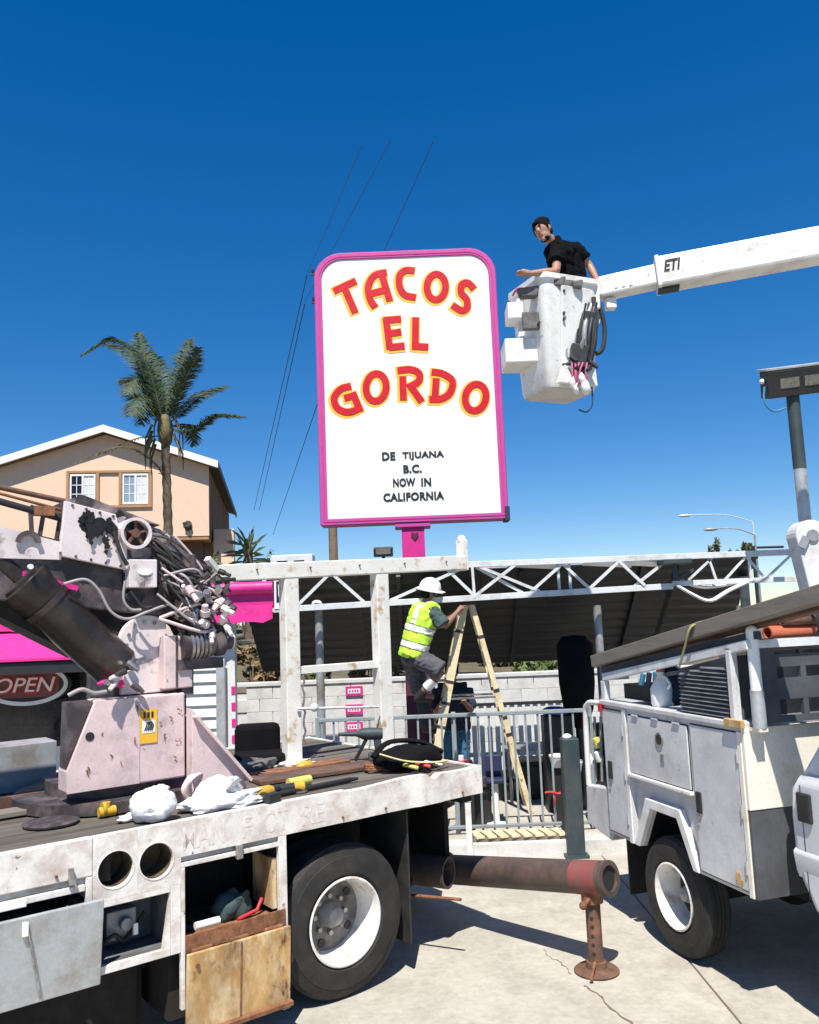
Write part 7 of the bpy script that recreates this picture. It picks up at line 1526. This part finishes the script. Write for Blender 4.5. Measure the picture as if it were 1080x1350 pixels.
# ------------------------------------------------------------------ things lying on the flatbed
def dk(x, y, z=0.0): return TO + TX*x + TY*y + V((0, 0, DZ - .005 + z))
def crumple(mb, c, r, seed, amp=.14, nu=44, nv=26, flat=.0):
    rn = random.Random(seed); ph = [(rn.uniform(2, 6), rn.uniform(2, 6), rn.uniform(0, 6.28), rn.uniform(.3, 1)) for _ in range(7)]
    i0 = len(mb.v); mb.ell(c, r, nu=nu, nv=nv)
    for i in range(i0, len(mb.v)):
        d = mb.v[i]-V(c); n = V((d.x/r[0], d.y/r[1], d.z/r[2])); k = 1 + amp*sum(w_*sin(a*n.x*1.3+p_)*cos(b*n.y*1.1+n.z*a+p_) for a, b, p_, w_ in ph)/3 + amp*.45*(1-2*abs(mnoise.noise(V((n.x*3.1+seed, n.y*3.1, n.z*3.1))))) + amp*.2*mnoise.noise(V((n.x*7+seed, n.y*7, n.z*7)))
        mb.v[i] = V(c) + d*k
        if mb.v[i].z < flat: mb.v[i].z = flat
t = thing('plastic_bag', 'stuffed round white plastic bag on the flatbed edge below the crane pedestal', 'bag', dk(-2.46, .19)); mb = MB(); crumple(mb, (0, 0, .085), (.13, .11, .10), 4, .15, flat=.0); mb.build('bag', 'plastic_white', t, smooth=60)
mb = MB(); crumple(mb, (.05, .02, .175), (.04, .03, .025), 9, .3, 14, 10); mb.build('knot', 'plastic_white', t, smooth=60)
t = thing('plastic_bag', 'flattened open white plastic bag spread on the flatbed by the pink gusset', 'bag', dk(-1.98, .22), FYAW); mb = MB(); crumple(mb, (0, 0, .03), (.27, .13, .06), 12, .25, 50, 26, .0); crumple(mb, (-.03, .05, .09), (.15, .08, .09), 5, .2, 26, 16, .0); mb.build('bag', 'plastic_white', t, smooth=60)
mb = MB(); mb.tube(crom([(.0, -.05, .10), (.05, -.02, .13), (.10, .0, .15)], 4), .022, 6, flat=.4); mb.build('print', 'tray_grey', t, smooth=60)
# drill
t = thing('cordless_drill', 'yellow and black cordless drill lying on the flatbed edge', 'drill', dk(-1.70, .22), FYAW+radians(15))
mb = MB(); mb.lathe([(0, .001), (0, .035), (.04, .042), (.13, .040), (.16, .03)], (-.1, 0, .045), (1, 0, 0), 16); mb.build('motor_housing', 'yellow_plastic', t, smooth=40)
mb = MB(); mb.lathe([(0, .026), (.05, .024), (.07, .012), (.071, .001)], (.06, 0, .045), (1, 0, 0), 14); mb.build('chuck', 'black_paint', t, smooth=40)
mb = MB(); mb.beam((-.05, 0, .04), (-.075, -.13, .03), .045, .04); mb.build('grip', 'black_paint', t, bevel=.008); mb = MB(); mb.obox((-.085, -.16, .035), (.05, .028, .034)); mb.build('battery', 'black_paint', t, bevel=.006)
t = thing('grinder', 'small yellow and black angle grinder beside the drill', 'grinder', dk(-1.52, .26), FYAW+radians(-10))
mb = MB(); mb.cyl((-.10, 0, .036), (.05, 0, .036), .030, 14); mb.build('body', 'black_paint', t, smooth=40); mb = MB(); mb.cyl((.05, 0, .036), (.12, 0, .036), .035, 14); mb.build('gear_head', 'yellow_plastic', t, smooth=40); mb = MB(); mb.lathe([(-.01, .001), (-.01, .055), (.0, .055), (.0, .001)], (.09, 0, .012), (0, 0, 1), 20); mb.build('disc', 'steel', t)
t = thing('lime_tube', 'short lime yellow tube lying on the flatbed', 'tube', dk(-1.33, .42), FYAW+radians(4)); mb = MB(); mb.lathe([(-.09, .001), (-.09, .033), (.09, .033), (.09, .025), (.0, .02), (0, .001)], (0, 0, .033), (1, 0, 0), 16); mb.build('tube', 'lime_plastic', t, smooth=40)
t = thing('steel_bar', 'long black bar lying along the flatbed edge', 'bar', dk(-1.30, .24), FYAW+radians(5)); mb = MB(); mb.tube([(-.30, 0, .018), (.28, 0, .018), (.36, 0, .016)], [.018, .018, .010], 10); mb.build('bar', 'black_paint', t, smooth=40)
t = thing('wood_board', 'rusty brown flat board lying across the flatbed', 'board', dk(-1.0, .72), FYAW+radians(-6)); mb = MB(); mb.box((-.50, -.13, 0), (.48, .13, .03)); mb.build('board', 'board_brown', t, bevel=.005)
t = thing('wood_board', 'thin brown board resting under the first board near the rack post', 'board', dk(-1.05, 1.02), FYAW+radians(3)); mb = MB(); mb.box((-.42, -.09, 0), (.5, .09, .022)); mb.build('board', 'rust', t, bevel=.005)
# tool bag: open, black, with a yellow edged flap
t = thing('tool_bag', 'open black tool bag with a pale yellow lining edge at the flatbed end', 'bag', dk(-.42, .34), FYAW+radians(-12))
mb = MB(); crumple(mb, (0, 0, .085), (.27, .12, .095), 21, .12, 28, 16, .0); mb.build('bag_body', 'black_cloth', t, smooth=60)
mb = MB(); mb.tube(crom([(-.28, -.08, .15), (-.1, -.15, .09), (.12, -.16, .06), (.27, -.10, .05)], 6), .012, 6, flat=.6); mb.build('lining_edge', 'lining', t, smooth=60)
mb = MB(); mb.tube(crom([(-.3, .0, .12), (-.15, .03, .21), (.1, .03, .19), (.28, .0, .10)], 6), .03, 8, flat=.6); mb.build('flap', 'black_cloth', t, smooth=60)
mb = MB(); mb.beam((.02, -.14, .05), (.08, -.20, -.02), .06, .015); mb.build('loose_strap', 'black_cloth', t)
for k in range(3): mb = MB(); mb.cyl((-.1+.09*k, -.1, .06), (-.02+.1*k, -.19, .035), .016, 8); mb.build('tool_handle', ['lime_plastic', 'red_plastic', 'steel'][k], t, smooth=50)
# black seat cushion and cloth
p = dk(-.98, 1.72); t = thing('seat_cushion', 'black upholstered seat back standing on the flatbed by the white rack post', 'seat', p, radians(8)); mb = MB(); mb.box((-.19, -.06, 0), (.19, .06, .30)); mb.build('backrest', 'black_cloth', t, bevel=.05); mb = MB(); mb.box((-.19, -.36, .0), (.24, -.065, .09)); mb.build('seat', 'black_cloth', t, bevel=.03)
t = thing('work_cloth', 'dark crumpled cloth on the flatbed in front of the black seat', 'cloth', dk(-1.22, 1.27), FYAW); mb = MB(); crumple(mb, (0, 0, .03), (.16, .10, .055), 31, .3, 26, 14, .0); mb.build('cloth', 'bag_grey', t, smooth=60)
t = thing('paper_sheet', 'pale crumpled paper on the flatbed beside the rack post', 'paper', dk(-.95, 1.16), FYAW); mb = MB(); crumple(mb, (0, 0, .02), (.15, .08, .03), 33, .3, 22, 12, .0); mb.build('sheet', 'white_steel', t, smooth=60)
t = thing('glove_pair', 'small yellow work gloves at the foot of the left rack post', 'gloves', dk(-.92, 1.05), FYAW); mb = MB(); crumple(mb, (0, 0, .02), (.07, .05, .03), 35, .3, 18, 10, .0); mb.build('glove', 'yellow_plastic', t, smooth=60)
# cordless tool standing at the deck end
p = dk(-.33, .86); t = thing('rotary_hammer', 'dark hammer drill propped on the flatbed between the rack posts', 'drill', p, radians(6))
mb = MB(); mb.lathe([(0, .001), (0, .045), (.10, .05), (.16, .045), (.2, .025), (.22, .02), (.36, .014), (.361, .001)], (.03, 0, .21), (-1, 0, .03), 16); mb.build('motor_housing', 'teal_post', t, smooth=40)
mb = MB(); mb.beam((-.02, 0, .21), (.0, 0, .03), .055, .06); mb.build('grip', 'teal_post', t, bevel=.01); mb = MB(); mb.box((-.09, -.05, 0), (.07, .05, .06)); mb.build('battery', 'teal_post', t, bevel=.01)
mb = MB(); mb.beam((-.10, -.01, .18), (-.20, -.03, .01), .02, .025); mb.build('side_handle', 'black_paint', t)
t = thing('hose_reel', 'small coil of dark hose and red fitting beside the tool bag', 'hose', dk(-.62, .48), FYAW); mb = MB(); P = [V((.10*cos(a*.5), .07*sin(a*.5), .014+.004*a*.3)) for a in range(40)]; mb.tube(P, .012, 7); mb.build('hose', 'rust', t, smooth=60); mb = MB(); mb.ell((.08, .06, .04), (.04, .035, .035), nu=10, nv=8); mb.build('fitting', 'red_plastic', t, smooth=60)
t = thing('steel_plate', 'thin dark round plate lying on the flatbed planks', 'plate', dk(-2.93, .58), FYAW); mb = MB(); mb.lathe([(0, .001), (0, .155), (.012, .16), (.02, .13), (.02, .001)], (0, 0, 0.001), (0, 0, 1), 32); mb.build('plate', 'crane_dark', t, smooth=40)
t = thing('yellow_fitting', 'yellow hose fitting on the flatbed below the pedestal', 'fitting', dk(-2.62, .52), FYAW); mb = MB(); mb.cyl((-.05, 0, .03), (.05, 0, .03), .03, 12); mb.cyl((0, 0, .03), (0, 0, .085), .022, 12); mb.build('fitting', 'yellow_plastic', t, smooth=40); mb = MB(); mb.lathe([(0, .02), (0, .045), (.015, .045), (.015, .02)], (-.03, 0, .045), (1, 0, 0), 14, closed=True); mb.build('ring', 'yellow_plastic', t, smooth=40)
t = thing('paper_scrap', 'pale scrap of paper next to the round plastic bag', 'paper', dk(-2.56, .30), FYAW); mb = MB(); crumple(mb, (0, 0, .015), (.06, .04, .022), 41, .35, 16, 10, .0); mb.build('sheet', 'label_white', t, smooth=60)
# content of the open cabinet
t = thing('caulk_tube', 'cream tube lying on the edge of the open rusty cabinet', 'tube', TO + TX*(-2.19) + TY*(.03) + V((0, 0, .701)), FYAW); mb = MB(); mb.lathe([(-.075, .001), (-.075, .022), (.075, .022), (.08, .012), (.081, .001)], (0, 0, .023), (1, 0, 0), 14); mb.build('tube', 'label_white', t, smooth=40)
t = thing('rag_bundle', 'blue grey rag bundle inside the open cabinet', 'rag', TO + TX*(-1.95) + TY*(.2) + V((0, 0, .661)), FYAW); mb = MB(); crumple(mb, (0, 0, .06), (.12, .09, .09), 51, .25, 22, 14, .0); mb.build('rag', 'shirt_teal', t, smooth=60)
t = thing('steel_rod', 'purple grey rod lying inside the open cabinet', 'rod', TO + TX*(-2.12) + TY*(.16) + V((0, 0, .661)), FYAW); mb = MB(); mb.cyl((-.18, 0, .02), (.12, .02, .02), .02, 10); mb.build('rod', 'navy_cloth', t, smooth=40)
t = thing('pry_bar', 'red pry bar inside the open cabinet against its right cheek', 'bar', TO + TX*(-1.84) + TY*(.10) + V((0, 0, .661)), FYAW); mb = MB(); mb.tube([(-.12, 0, .012), (.02, .02, .03), (.06, .03, .09)], .012, 8); mb.build('bar', 'red_plastic', t, smooth=50)
